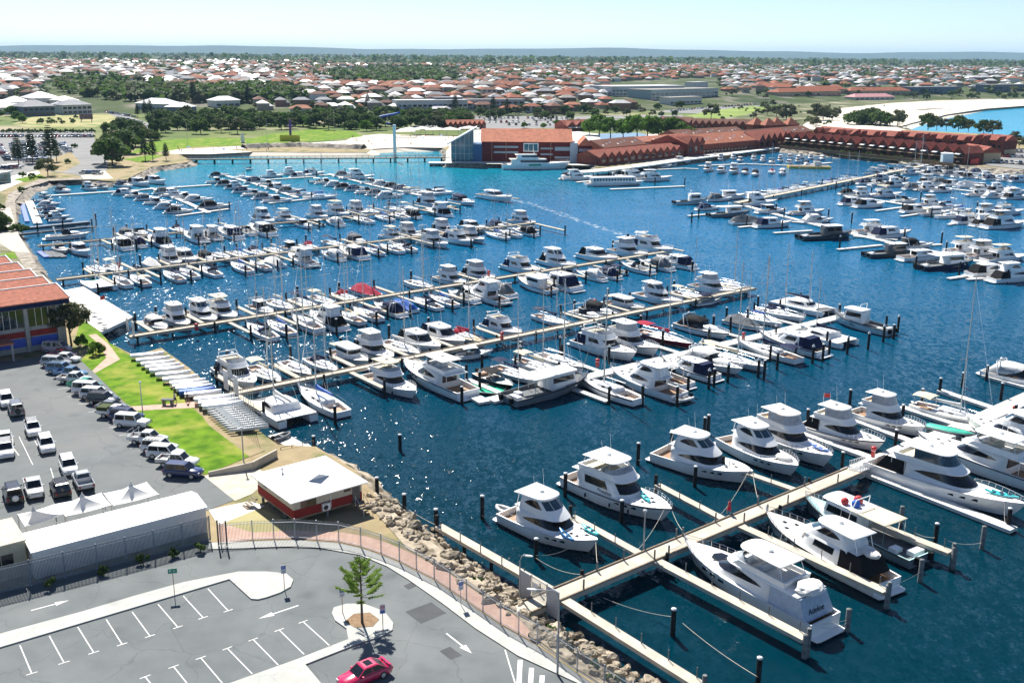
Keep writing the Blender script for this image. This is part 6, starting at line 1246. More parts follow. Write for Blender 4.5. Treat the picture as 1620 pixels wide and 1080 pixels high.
def car(kind, col, extra=None):
    L, Wd, gc, belt, roof, hood, cb, ct = CARK[kind]; pm = CP[col]; o = thing('pickup' if kind == 'ute' else 'car', None, None); hw = Wd/2; mb = MB(); rg = []
    bed = kind == 'ute'
    st = [(-L/2,.80,gc+.25,belt-.12),(-L/2+.08,.95,gc+.05,belt-.02),(-L*.33,1,gc,belt),(-L*.1,1,gc,belt),(cb[1]-.1,1,gc,belt-.01),(cb[1]+.25,.985,gc,hood),(L/2-.35,.95,gc,hood-.08),(L/2-.08,.88,gc+.06,hood-.2),(L/2,.72,gc+.2,hood-.32)]
    if kind in ('sedan','coupe'): st[2] = (-L*.36,1,gc,belt+.02)
    for x, w, zb, zt in st:
        w *= hw; m_ = zb+(zt-zb)*.55; rg.append([(x,w*.92,zb),(x,w,m_-.1),(x,w*.985,zt-.12),(x,w*.90,zt),(x,-w*.90,zt),(x,-w*.985,zt-.12),(x,-w,m_-.1),(x,-w*.92,zb)])
    if bed:
        rg = [r for r in rg if r[0][0] > cb[0]-.3]; x = cb[0]-.05; r0 = [(x, y, z) for _, y, z in rg[0]]; rg = [r0]+rg
    mb.loft([r[::-1] for r in rg], True, True, True); b = mb.build('body', pm, o)
    cr = MB(); h0 = belt-.02; w0, w1 = hw*.90, hw*.74
    base = [(cb[0],w0,h0),(cb[1],w0*.96,h0),(cb[1],-w0*.96,h0),(cb[0],-w0,h0)]; top = [(ct[0],w1,roof),(ct[1],w1*.97,roof),(ct[1],-w1*.97,roof),(ct[0],-w1,roof)]
    cx = (ct[0]+ct[1])/2; top2 = [(cx+(x-cx)*.8, y*.8, roof+.05) for x, y, z in top]
    cr.loft([r[::-1] for r in (base, top)], True, False, True, False); cr.loft([r[::-1] for r in (top, top2)], True, False, True, False); cr.build('cabin', pm, o)
    def patch(a, b, u0, u1, v0, v1, name, m=glass):
        q = MB(); (p0, p1), (t0, t1) = (Vector(base[a]), Vector(base[b])), (Vector(top[a]), Vector(top[b])); f = lambda u, v: (p0+(p1-p0)*u)*(1-v)+(t0+(t1-t0)*u)*v
        n = ((p1-p0).cross(t0-p0)).normalized()*-.012; q.add([f(u0,v0)-n, f(u1,v0)-n, f(u1,v1)-n, f(u0,v1)-n, f(u0,v0)+n, f(u1,v0)+n, f(u1,v1)+n, f(u0,v1)+n], [(0,1,2,3),(7,6,5,4)]); q.build(name, m, o)
    patch(1,2,.05,.95,.06,.92,'windscreen'); patch(2,3,.05,.48,.12,.9,'side_window'); patch(2,3,.52,.95,.12,.9,'side_window'); patch(0,1,.05,.48,.12,.9,'side_window'); patch(0,1,.52,.95,.12,.9,'side_window'); patch(3,0,.08,.92,.12,.88,'rear_window')
    wr = .38 if kind in ('ute','wagon4','suv') else .33
    for x in (-L*.29, L*.30):
        for y in (hw-.10, -hw+.10): wheel(o, x, y, wr)
    for sg in (1,-1):
        q = MB(); q.obox((L/2-.13, sg*hw*.66, hood-.34), .2, .34, .16); q.build('headlight', lamp_w, o)
        q = MB(); q.obox((-L/2+.05, sg*hw*.80, belt-.35), .14, .2, .26); q.build('tail_light', lamp_r, o)
        q = MB(); q.obox((cb[1]-.35, sg*(hw+.06), belt-.02), .14, .2, .14); q.build('wing_mirror', pm, o)
    if bed:
        q = MB(); x0, x1 = -L/2, cb[0]-.10; t = .06; z0, z1 = .75, belt+.02; q.bx(x0,x1,-hw*.97,hw*.97,z0-.1,z0); q.bx(x0,x1,hw*.97-t,hw*.97,z0,z1); q.bx(x0,x1,-hw*.97,-hw*.97+t,z0,z1); q.bx(x0,x0+t,-hw*.97+t,hw*.97-t,z0,z1); q.bx(x1-t,x1,-hw*.97+t,hw*.97-t,z0,z1+.25); q.build('tray', pm if extra != 'alu' else alu, o)
        q = MB(); q.bx(x0+.1,x1,-.5,.5,.4,z0-.1); q.build('chassis', trim, o)
        if extra == 'box': q = MB(); q.bx(x0+.07,x1-.07,-hw*.93,hw*.93,z0+.01,roof-.15); q.build('tray_cover', mat('olive_tarp', (.06,.08,.03), .8), o)
        if extra == 'rack':
            q = MB(); 
            for x in (x0+.1, (x0+x1)/2): q.tube([(x,hw*.9,z1),(x,hw*.85,roof),(x,-hw*.85,roof),(x,-hw*.9,z1)], .03, 4)
            q.build('ladder_rack', alu, o)
    if extra == 'roofrack': q = MB(); [q.bx(cx-.9+i*.45, cx-.86+i*.45, -w1, w1, roof+.10, roof+.14) for i in range(5)]; q.bx(cx-.95,cx+1.0,w1-.04,w1,roof+.06,roof+.14); q.bx(cx-.95,cx+1.0,-w1,-w1+.04,roof+.06,roof+.14); q.build('roof_rack', trim, o)
    if extra == 'spare':
        q = MB(); q.loft([[(-L/2-x, rr*cos(a), 1.0+rr*sin(a)) for a in [2*pi*k/12 for k in range(12)]] for rr, x in ((.2,.0),(.36,.02),(.36,.2),(.2,.22))], True, True, True); q.build('spare_wheel', capw if col == 'black' else rubber, o)
    if extra == 'bar': q = MB(); q.tube([(L/2+.08,-hw*.8,.5),(L/2+.1,-hw*.8,1.0),(L/2+.1,hw*.8,1.0),(L/2+.08,hw*.8,.5)], .05, 6); q.build('bull_bar', trim if col != 'silver' else alu, o)
    if extra == 'sunroof':
        q = MB(); q.bx(cx-.32,cx+.28,-.38,.38,roof+.045,roof+.062); q.build('sunroof', glass, o); q = MB(); q.loft([[(-L/2+.05,y,belt+.10),( -L/2+.3,y,belt+.16),(-L/2+.3,y,belt+.11),(-L/2+.05,y,belt+.05)] for y in (-.75,0,.75)], True, True, True, False); q.bx(-L/2+.1,-L/2+.25,.5,.6,belt-.05,belt+.1); q.bx(-L/2+.1,-L/2+.25,-.6,-.5,belt-.05,belt+.1); q.build('spoiler', pm, o)
    return o
def put_car(kind, col, px, py, az, label, extra=None, z=2.045, group=None, ez=.9):
    p = W(px, py, z+ez); o = Proto.get('car_%s_%s_%s' % (kind, col, extra), lambda: car(kind, col, extra)); return place(o, (p.x, p.y, z), az_rz(az), label, 'car' if kind != 'ute' else 'pickup', group)
put_car('coupe','magenta', 576, 1059, AZP+180, 'glossy magenta-red coupe with sunroof and rear spoiler', 'sunroof', 2.035)
G1 = 'cars parked along the lawn'
for kind, col, px, py, ex, lb in [('van','pink',90,549,None,'pale pink van nearest the clubhouse wall'),('sedan','red',98,557,None,'red sedan beside the pale pink van'),('sedan','white',105,563,None,'white sedan third from the clubhouse wall'),('suv','silver',88,571,None,'silver SUV behind the white sedan near the clubhouse'),('suv','blue',97,581,'roofrack','pale blue SUV with roof rack'),('ute','blue',112,588,None,'pale blue pickup among the far lawn cars'),('ute','white',118,597,'alu','white pickup with bare metal tray'),('ute','green',134,607,None,'green pickup with open tray'),('van','white',140,614,None,'white van beside the green pickup'),('suv','white',152,621,None,'white SUV between white van and black wagon'),('suv','black',163,629,'roofrack','black SUV with roof rack by lawn'),('sedan','grey',177,639,None,'dark grey sedan by the lawn'),('ute','white',184,650,'box','white pickup with olive covered tray'),('wagon4','white',209,665,'bar','tall boxy white four-wheel drive with bull bar'),('ute','white',234,691,'rack','white pickup with ladder rack over its tray'),('suv','white',252,704,'roofrack','white SUV with roof rack by the lawn'),('suv','white',262,713,None,'white SUV with plain roof by the lawn'),('ute','white',281,726,'alu','white pickup with flat metal tray by navy wagon'),('suv','navy',290,742,None,'navy SUV at the near end of lawn row')]:
    put_car(kind, col, px, py, 99, lb, ex, group=G1)
put_car('suv','navy',200,655,99,'navy SUV beside the boxy four-wheel drive', 'roofrack', group=G1)
G2 = 'cars parked in the car park middle'
for kind, col, px, py, az, ex, lb in [('suv','white',10,630,150,None,'white SUV at left edge facing the viewer'),('wagon4','grey',25,644,-32,'spare','grey four-wheel drive with spare wheel facing away'),('suv','white',52,675,150,'roofrack','white SUV with roof rack facing the viewer'),('suv','white',73,700,150,None,'white SUV facing viewer, right of roof-racked one'),('sedan','white',8,690,150,None,'white sedan cut by left edge'),('suv','white',9,708,152,'roofrack','second white car cut by left edge'),('suv','white',108,734,150,None,'white SUV nose toward the silver pickup'),('ute','silver',131,757,-32,None,'silver pickup with tray facing viewer'),('wagon4','black',20,777,-32,'spare','black four-wheel drive with white spare wheel cover'),('ute','white',53,768,150,'bar','white pickup with bull bar facing viewer'),('suv','black',95,768,-32,'roofrack','black SUV facing away beside white pickup')]:
    put_car(kind, col, px, py, az, lb, ex, group=G2)

# ------------------------------------------------------------------ signs and lamp posts
signm = mat('sign_face_white', (.62,.64,.68), .5); signb = mat('sign_face_blue', (.06,.12,.40), .5); orange = mat('rusty_pole', (.42,.22,.12), .6); green_s = mat('sign_face_green', (.03,.24,.16), .5)
def sign(px, py, h, label, kind, az=180, pole=orange, z=GZ):
    o = thing('street_sign', label, 'sign', W(px, py, z), az_rz(az)); q = MB(); q.tube([(0,0,-.05),(0,0,h)], .035, 8); q.build('pole', pole, o)
    q = MB()
    if kind == 'green': q.bx(.04,.07,-.42,.42,h-.55,h-.05); q.build('plate', green_s, o); text_on('P', .34, capw, o, (.075,-.2,h-.3), (pi/2,0,pi/2), shear=0); text_on('2', .3, capw, o, (.075,.15,h-.3), (pi/2,0,pi/2), shear=0)
    else:
        q.bx(.04,.06,-.25,.25,h-.9,h); q.build('plate', signm if kind != 'blue' else signm, o)
        if kind == 'noentry':
            q = MB(); q.loft([[(.065,r*cos(a),h-.27+r*sin(a)) for a in [2*pi*k/16 for k in range(16)]] for r in (.20,.13)], True); q.build('red_ring', redp, o); q = MB(); q.bx(.062,.07,-.15,.15,h-.30,h-.24); q.build('bar', redp, o); q = MB(); q.bx(.062,.068,-.2,.2,h-.84,h-.55); q.build('blue_panel', signb, o)
        else: q = MB(); q.bx(.062,.068,-.2,.2,h-.42,h-.08); q.build('blue_panel', signb, o); text_on('P', .26, capw, o, (.072,0,h-.25), (pi/2,0,pi/2), shear=0); q = MB(); [q.bx(.062,.066,-.17,.17,h-.6-.1*i,h-.57-.1*i) for i in range(3)]; q.build('printed_lines', trim, o)
    return o
sign(276,938,2.7,'green parking sign on a rusty pole beside the traffic island','green',165); sign(450,930,2.5,'blue and white sign at the rounded island end','blue',160); sign(542,968,2.5,'blue and white sign left of the norfolk pine','blue',160); sign(606,998,2.7,'no-stopping sign with red ring right of norfolk pine','noentry',165); sign(729,955,2.4,'white sign at the kerb beside the grey fence','blue',150,fence_m)
def street_lamp(px, py, h, arm, az, label, z=GZ, m=fence_m):
    o = thing('street_lamp', label, 'street lamp', W(px, py, z), az_rz(az)); q = MB(); q.tube([(0,0,-.05),(0,0,h*.55),(0,0,h-.7)], .10, 8, .06)
    if arm: q.tube([(0,0,h-.7),(.15,0,h-.25),(.5,0,h),(arm,0,h-.12)], .05, 6)
    q.build('pole', m, o); q = MB()
    if arm: q.loft([[(arm+x,w*cos(a),h-.14+t*sin(a)) for a in [2*pi*k/8 for k in range(8)]] for x, w, t in ((-.1,.08,.05),(.15,.16,.09),(.6,.14,.07),(.75,.04,.03))], True, True, True); q.build('lamp_head', capw, o)
    else: q.lathe([(.05,h-.7),(.2,h-.65),(.2,h-.5),(.03,h-.42)], (0,0,0), 10); q.build('lamp_head', capw, o)
    return o
street_lamp(882,1064,7.6,2.0,-75,'tall curved street lamp on the footpath by the jetty gate'); street_lamp(822,944,4.6,.5,100,'short lamp post at the jetty gate', 1.8)
street_lamp(226,655,5.4,0,0,'thin pale pole standing on the lawn edge', 2.1, alu); street_lamp(386,736,5.6,0,0,'grey pole near the low wall by the hut', 2.1); street_lamp(1018,868,5.0,0,0,'slim lamp on the nearest jetty middle', 1.8)
# ------------------------------------------------------------------ the red and cream hut
cb = mat('cream_boards', (.52,.47,.36), .75, var=.08, scale=2); rbk = mat('red_brickwork', (.26,.035,.03), .85, var=.25, scale=6, bump=.3); wave_bump(rbk, 8, .2, 'Z'); wroof = mat('white_roof_sheet', (.78,.78,.77), .45, var=.03, scale=.5); wave_bump(wroof, 6, .35, 'Y')
c0 = W(465,821,3.05); c0.z = 2.3; e1 = PV*8.7; e2 = FV*9.0
hut = thing('waterside_hut', 'cream and red brick hut with a broad white roof on stumps', 'hut', c0, az_rz(AZP)); zf = .75
Lx, Ly = 8.6, 9.0
q = MB(); q.bx(0,Lx,0,Ly,zf,zf+.95); q.build('lower_wall', rbk, hut); q = MB(); q.bx(.02,Lx-.02,.02,Ly-.02,zf+1.0,zf+2.2); q.build('upper_wall', cb, hut)
q = MB(); q.bx(.04,Lx-.04,.04,Ly-.04,zf-.22,zf); q.build('floor_frame', timber, hut)
for x in (.4, 4.3, 8.2):
    for y in (.4, 3, 6, 8.6): q = MB(); q.obox((x,y,-.8), .25, .25, zf+.6); q.build('stump', pile_grey, hut)
def winbox(parent, x0, x1, y0, y1, z0, z1, name='window', m=glass): q = MB(); q.bx(x0,x1,y0,y1,z0,z1); return q.build(name, m, parent)
winbox(hut,.9,2.8,-.03,.04,zf+1.0,zf+2.1); winbox(hut,6.3,7.2,-.03,.04,zf+1.5,zf+2.1); winbox(hut,-.03,.04,3.2,4.2,zf+1.4,zf+2.0); winbox(hut,-.03,.04,6.5,7.4,zf+1.4,zf+2.0)
winbox(hut,7.35,8.3,-.05,.02,zf,zf+2.1,'door',dkgrey)
q = MB(); q.bx(3.4,4.3,-.4,-.02,zf+.1,zf+.9); a = q.build('air_conditioner', capw, hut); q = MB(); q.lathe([(.28,0),(.28,.02)], (0,0,0), 12); f = q.build('fan_grille', trim, a); f.location = (3.75,-.41,zf+.5); f.rotation_euler = (pi/2,0,0)
q = MB(); q.tube([(4.55,-.06,zf+.2),(4.55,-.06,zf+2.15)], .05, 6); q.build('downpipe', capw, hut)
q = MB(); ov = .55; z0 = zf+2.2; x0,x1,y0,y1 = -ov,Lx+ov,-ov,Ly+ov; rz_ = z0+1.25; xm = (x0+x1)/2
rv = [(x0,y0,z0),(x1,y0,z0),(x1,y1,z0),(x0,y1,z0),(xm,y0+3.6,rz_-.15),(xm,y1-2.8,rz_-.15)]
q.add(rv, [(0,1,4),(1,2,5,4),(2,3,5),(3,0,4,5)]); q.add([(x,y,z-.12) for x,y,z in rv[:4]], [(3,2,1,0)]); q.add(rv[:4]+[(x,y,z-.12) for x,y,z in rv[:4]], [(4,5,1,0),(5,6,2,1),(6,7,3,2),(7,4,0,3)]); rf = q.build('roof', wroof, hut)
q = MB(); q.add([(xm-1.3,y0+2.55,rz_-.42),(xm+1.3,y0+2.55,rz_-.42),(xm,y0+2.45,rz_+.15),(xm,y0+4.4,rz_+.15),(xm-1.3,y0+3.2,rz_-.42),(xm+1.3,y0+3.2,rz_-.42)], [(0,1,2),(0,2,3,4),(1,5,3,2)]); q.build('gablet', wroof, rf)
q = MB(); q.lathe([(.08,0),(.08,.5),(.16,.5),(.16,.62),(.03,.7)], (2.0,6.5,rz_-.75), 8); q.build('flue', steel, rf)
st = MB(); 
for i in range(6): st.bx(7.4,8.4,-.9-.3*i,-.62-.3*i,zf-.15-.2*i,zf-.1-.2*i)
st.bx(7.2,8.6,-.62,-.03,zf-.12,zf-.02); st.build('front_steps', timber, hut); st = MB(); st.tube([(7.35,-.62,zf+.95),(7.35,-2.4,zf-.3)], .035, 6); st.tube([(8.45,-.62,zf+.95),(8.45,-2.4,zf-.3)], .035, 6); [st.tube([(x,y,zz-.9),(x,y,zz)], .035, 6) for x in (7.35,8.45) for y,zz in ((-.62,zf+.95),(-2.4,zf-.2))]; st.build('handrail', alu, hut)
st = MB(); [st.bx(-1.0-.28*i,-.75-.28*i,7.4,8.8,zf-.15-.2*i,zf-.1-.2*i) for i in range(6)]; st.build('side_steps', timber, hut)
# low wall, timber landing and broken slab north of the hut
lw = thing('low_wall', 'low grey concrete wall from lawn corner to the water', 'wall', W(330,752,2.05)); a, b, c = [W(x,y,2.05)-W(330,752,2.05) for x,y in ((330,752),(400,742),(438,722))]; q = MB(); up = Vector((0,0,1.0)); q.beam(a+Vector((0,0,.5)), b+Vector((0,0,1.0)), .25, 1.1); q.build('panel', concrete, lw); q = MB(); q.beam(b+Vector((0,0,1.0)), c+Vector((0,0,1.0)), .252, 1.1); q.build('panel', concrete, lw)
ld = thing('timber_landing', 'small timber landing with a grey pile behind the hut', 'landing', W(452,712,1.2)); a = W(440,716,1.2)-W(452,712,1.2); b = W(492,705,1.2)-W(452,712,1.2); q = MB(); q.beam(a, b, 2.2, .3); q.build('deck', pontoon_m, ld); q = MB(); n_ = Vector((-(b-a).y,(b-a).x,0)).normalized(); [q.tube([a+(b-a)*t-n_*1.05, a+(b-a)*t-n_*1.05+Vector((0,0,1.1))], .05, 6) for t in (0,.33,.66,1)]; q.tube([a-n_*1.05+Vector((0,0,1.1)), b-n_*1.05+Vector((0,0,1.1))], .04, 6); q.build('railing', timber, ld)
inf = thing('inflatable_tender', 'small grey inflatable lying on the white slab by the landing', 'tender', W(446,692,.9), 1.0); inflatable(inf, (0,0,0), 0, 3.0, grey_c); sl = thing('slipway_slab', 'pale slab at water level beside the landing', 'slab', W(452,698,.75)); q = MB(); q.beam(W(436,686,.75)-W(452,698,.75), W(482,712,.75)-W(452,698,.75), 2.4, .4); q.build('slab', concrete2, sl)
# ------------------------------------------------------------------ white shed, cream cabin, tent roofs
corr = mat('white_cladding', (.78,.77,.74), .6, var=.05); wave_bump(corr, 5, .5, 'X'); roofw = mat('white_sheet_roof', (.80,.79,.76), .5, var=.08, scale=.4); wave_bump(roofw, 1.3, .5, 'X'); tentm = mat('tent_fabric', (.80,.79,.76), .7, var=.03, scale=.5)
a, b = W(50,873,5.1), W(326,801,5.1); d = (b-a); Ls = hypot(d.x, d.y); shz = atan2(d.y, d.x); sh = thing('shed', 'long white metal shed with a low roof behind the fence', 'shed', (a.x, a.y, GZ), shz); wd = 4.4
q = MB(); q.bx(.05,Ls-.05,.05,wd-.05,-.1,2.85); q.build('wall', corr, sh); q = MB(); q.add([(-.1,-.1,2.88),(Ls+.1,-.1,2.88),(Ls+.1,wd*.62,3.45),(-.1,wd*.62,3.45),(Ls+.1,wd+.1,3.1),(-.1,wd+.1,3.1),(-.1,-.1,2.80),(Ls+.1,-.1,2.80),(Ls+.1,wd+.1,3.02),(-.1,wd+.1,3.02)], [(0,1,2,3),(3,2,4,5),(6,7,1,0),(5,4,8,9),(1,7,8,4,2),(0,3,5,9,6)]); q.build('roof', roofw, sh)
q = MB(); q.bx(Ls-.04,Ls+.02,.6,1.6,0,2.1); q.build('door', gel2, sh)
cbm = mat('cream_cladding', (.50,.44,.32), .65, var=.06); wave_bump(cbm, 5, .4, 'X')
p = W(44,893,3.2); cc = thing('cabin_block', 'cream clad cabin with a dark window at left edge', 'cabin', (p.x, p.y, GZ), shz); q = MB(); q.bx(-9,0,.1,5.4,-.1,3.6); q.build('wall', cbm, cc); q = MB(); q.bx(-9.1,.12,-.05,5.55,3.6,3.72); q.add([(-9.1,-.05,3.725),(.12,-.05,3.725),(.12,5.55,4.0),(-9.1,5.55,4.0)], [(0,1,2,3)]); q.build('roof', cream_c, cc)
f = winbox(cc,-3.4,-1.2,.06,.12,1.5,2.6,'window',glass); winbox(cc,-2.33,-2.27,.04,.10,1.5,2.6,'window_mullion',cbm)
for i, (pk, cs) in enumerate([((53,806),[(28,813),(86,797),(102,812),(40,832)]), ((130,784),[(86,797),(160,779),(176,798),(104,816)]), ((207,767),[(164,780),(232,762),(251,781),(180,799)])]):
    z = 4.3; C = [W(x,y,z) for x,y in cs]; P = W(*pk,5.5); o = thing('tent', 'white peaked tent canopy, %s of three behind the shed' % ['leftmost','middle','rightmost'][i], 'tent', ((P.x),(P.y),GZ)); off = Vector((P.x,P.y,GZ)); pk_ = P-off; q = MB(); N_ = 6; vs = []; fs = []
    for s in range(4):
        c1, c2 = C[s]-off, C[(s+1)%4]-off
        for k in range(N_+1):
            for t in range(5): e = c1+(c2-c1)*(t/4); u = k/N_; pt = e+(pk_-e)*u; pt.z = e.z-.12*sin(pi*t/4)*(1-u)+(pk_.z-e.z)*u**1.7; vs.append(pt)
        o0 = s*(N_+1)*5; fs += [(o0+k*5+t, o0+k*5+t+1, o0+(k+1)*5+t+1, o0+(k+1)*5+t) for k in range(N_) for t in range(4)]
    q.add(vs, fs, True); q.build('canopy', tentm, o); q = MB(); q.lathe([(.28,-.1),(.10,.25),(.02,.5)], tuple(pk_), 8); q.build('finial', alu, o)
    for c in C: q = MB(); c_ = c-off; q.tube([(c_.x,c_.y,0),(c_.x,c_.y,c_.z)], .06, 6); q.build('pole', alu, o)
# ------------------------------------------------------------------ clubhouse with stepped red tile roofs
tile = mat('terracotta_tiles', (.40,.15,.10), .8, var=.25, scale=1.5, bump=.2); wave_bump(tile, 3.2, .6, 'Y', dist=.08)
stucco = mat('grey_render', (.34,.33,.31), .85, var=.1); bluep = mat('blue_panel', (.02,.07,.42), .4)
a = W(0,564,GZ); b = W(106,547,GZ); d = b-a; clz = atan2(d.y, d.x); Lc = hypot(d.x, d.y); clb = thing('clubhouse', 'two-storey clubhouse with stepped red tiled roofs', 'building', (b.x, b.y, GZ), clz); hC = 8.7
y0 = 0; zR = hC
for i, dp_ in enumerate([7.0,4.6,4.6,4.6,4.6,8.0,7.5]):
    xr = .8-.9*i-(.6 if i > 4 else 0); z = zR; rise = .17*dp_
    q = MB(); q.bx(-40,xr-.6,y0+(.15 if i == 0 else .02),y0+dp_-.02,0 if i == 0 else -.2,z-.1); q.build('wall', stucco, clb)
    q = MB(); q.add([(-40,y0-.6*(i == 0),z),(xr+.3,y0-.6*(i == 0),z),(xr+.3,y0+dp_,z+rise),(-40,y0+dp_,z+rise),(-40,y0-.6*(i == 0),z-.25),(xr+.3,y0-.6*(i == 0),z-.25),(xr+.3,y0+dp_,z-.2),(-40,y0+dp_,z-.2)], [(0,1,2,3),(4,5,1,0),(1,5,6,2),(2,6,7,3),(3,7,4,0),(7,6,5,4)]); q.build('roof', tile, clb)
    q = MB(); q.tube([(xr+.42,y0-.6*(i == 0),z+.08),(xr+.42,y0+dp_,z+rise+.08)], .15, 6); q.build('barge_board', capw, clb)
    q = MB(); q.bx(-40,xr+.5,y0+dp_-.16,y0+dp_+.06,z+rise-.06,z+rise+.14); q.build('ridge_capping', capw, clb)
    y0 += dp_; zR = z+rise-.12
q = MB(); q.bx(-40,1.0,-.75,-.62,hC-.9,hC-.2); q.build('fascia', navy, clb)
for i in range(6):
    x1 = -1.4-i*5.2; winbox(clb,x1-4.3,x1,.05,.13,4.4,7.5); [winbox(clb,x1-4.3+k*1.07-.04,x1-4.3+k*1.07+.04,.0,.12,4.4,7.5,'window_mullion',alu) for k in (1,2,3)]
    q = MB(); q.bx(x1-4.3,x1,.02,.12,2.7,3.7); q.build('brick_panel', rbk, clb); q = MB(); q.bx(x1-4.3,x1,.03,.12,1.0,2.5); q.build('blue_window', bluep, clb)
    q = MB(); q.bx(x1+.1,x1+.7,-.25,.14,0,hC-.3); q.build('pilaster', stucco, clb)
q = MB(); q.bx(-16,-9.5,-4.5,-.3,2.9,3.15); q.build('porch_roof', tile, clb); [winbox(clb,x,x+.3,-4.4,-4.1,0,2.9,'porch_post',stucco) for x in (-15.8,-10)]
# club wharf
wp = [W(x,y,1.9) for x,y in [(100,461),(132,455),(211,503),(160,527),(128,505)]]; wf = thing('wharf', 'white concrete wharf beside the clubhouse', 'wharf', wp[0]); q = MB(); q.prism([tuple((p-wp[0])[:2]) for p in wp], -.35, .25); q.build('deck', concrete2, wf)
for t in (0,.2,.4,.6,.8,1): q = MB(); pile_mesh(q, (wp[1]+(wp[2]-wp[1])*t-wp[0]), .3, .2, -5); q.build('pile', pile_grey, wf)
fp_ = W(170,510,2.15); fg = thing('flagpole', 'flagpole with a red ensign on the white wharf', 'flagpole', fp_); q = MB(); q.tube([(0,0,0),(0,0,5.6)], .05, 6, .03); q.build('pole', gel, fg); q = MB(); q.add([(0,0,4.6),(-.5,.1,4.5),(-.95,0,4.35),(-.95,0,5.0),(-.5,.1,5.2),(0,0,5.5)]+[(0,.03,4.6),(-.5,.13,4.5),(-.95,.03,4.35),(-.95,.03,5.0),(-.5,.13,5.2),(0,.03,5.5)], [(0,1,4,5),(1,2,3,4),(11,10,7,6),(10,9,8,7)]); q.build('flag', redp, fg)
for i,(x,y) in enumerate([(150,500),(158,510),(165,520)]): tb_ = Proto.get('wtable', lambda: (lambda o: ([MB().lathe([(.6,.70),(.6,.74)],(0,0,0),12).build('table_top', dkgrey, o), MB().tube([(0,0,0),(0,0,.7)], .05, 6).build('leg', dkgrey, o)], o)[1])(thing('cafe_table', None, None))); place(tb_, W(x,y,2.15), 0, 'small dark cafe table on the wharf, %s from back' % nth(i+1), 'table')
gt2 = thing('gate_panel', 'white panel gate at the root of the third jetty', 'gate', W(207,527,1.6), az_rz(AZP)); [(lambda q: q.build('panel', capw, gt2))(MB().bx(-.05,.05,y,y+1.2,0,2.6)) for y in (1.0,-2.2)]; 
gt3 = thing('gate_panel', 'white louvred panels at the root of second jetty', 'gate', W(366,619,1.6), az_rz(AZP)); [(lambda q: q.build('panel', capw, gt3))(MB().bx(-.05,.05,y,y+1.6,-.2,3.0)) for y in (1.1,-2.7)]
# ------------------------------------------------------------------ dinghies on the bank
def dinghy(m, deckm_=None):
    o = thing('dinghy', None, None); mb = MB(); rg = []
    for t in [i/10 for i in range(11)]:
        w = .72*min(1,(1.02-t)*2.2)**.6*(.86+.14*sin(pi*t)); x = -2.1+4.3*t; rg.append([(x,w,.62+.08*t),(x,w*.8,.28),(x,0,.15+.2*t**4),(x,-w*.8,.28),(x,-w,.62+.08*t),(x,-w*.5,.74+.08*t),(x,0,.78+.08*t),(x,w*.5,.74+.08*t)])
    mb.loft([r[::-1] for r in rg], True, True, True); mb.build('hull', m, o); q = MB(); [q.bx(x-.05,x+.05,-.7,.7,-.0,.3) for x in (-1.2,1.0)]; q.build('cradle', timber, o); return o
DP = [(233,564),(242,571),(250,577),(257,582),(264,587),(274,594),(285,601),(297,607),(302,612),(307,616),(312,621),(321,625),(339,633),(346,639),(352,644)]
for i,(x,y) in enumerate(DP):
    blue = i == 10; o = Proto.get('dinghy_b' if blue else 'dinghy_w', lambda: dinghy(blue_c if blue else gel)); place(o, W(x,y,2.4)+Vector((0,0,-.3)), az_rz(72), ('blue covered dinghy among white ones on the bank' if blue else 'white dinghy on the grassy bank, %s counted from the far end' % nth(i+1)), 'dinghy', 'dinghies along the grassy bank', (1.25 if i < 12 else 1.35))
def beachcat():
    o = thing('beach_catamaran', None, None)
    for sg in (1,-1):
        mb = MB(); mb.loft([[(-2.6+5.3*t, sg*1.0+.2*sin(pi*min(.97,max(.05,t)))**.5*cos(a), .55+.22*sin(a)+.1*t*t) for a in [2*pi*k/8 for k in range(8)]] for t in (0,.1,.3,.6,.85,1)], True, True, True); mb.build('hull', grey_l, o)
    q = MB(); q.bx(-1.5,1.0,-.95,.95,.72,.76); q.build('trampoline', grey_l2, o); q = MB(); q.tube([(1.0,0,.8),(-2.4,.15,1.0)], .06, 6); q.tube([(1.0,-1,.78),(1.0,1,.78)], .06, 6); q.build('boom', alu, o); q = MB(); q.tube([(.9,0,.8),(.8,0,7.6)], .05, 6, .03); q.build('mast', alu, o); return o
grey_l = mat('pale_grey_hull', (.50,.53,.55), .4); grey_l2 = mat('grey_net', (.30,.33,.35), .8)
for i in range(10):
    x, y = 358+i*3.9, 651+i*3.2; o = Proto.get('beachcat', beachcat); place(o, W(x,y,2.3)+Vector((0,0,-.25)), az_rz(72), 'grey beach catamaran with mast on the bank, %s from the path' % nth(i+1), 'catamaran', 'beach catamarans on the bank', (1,.52,1))
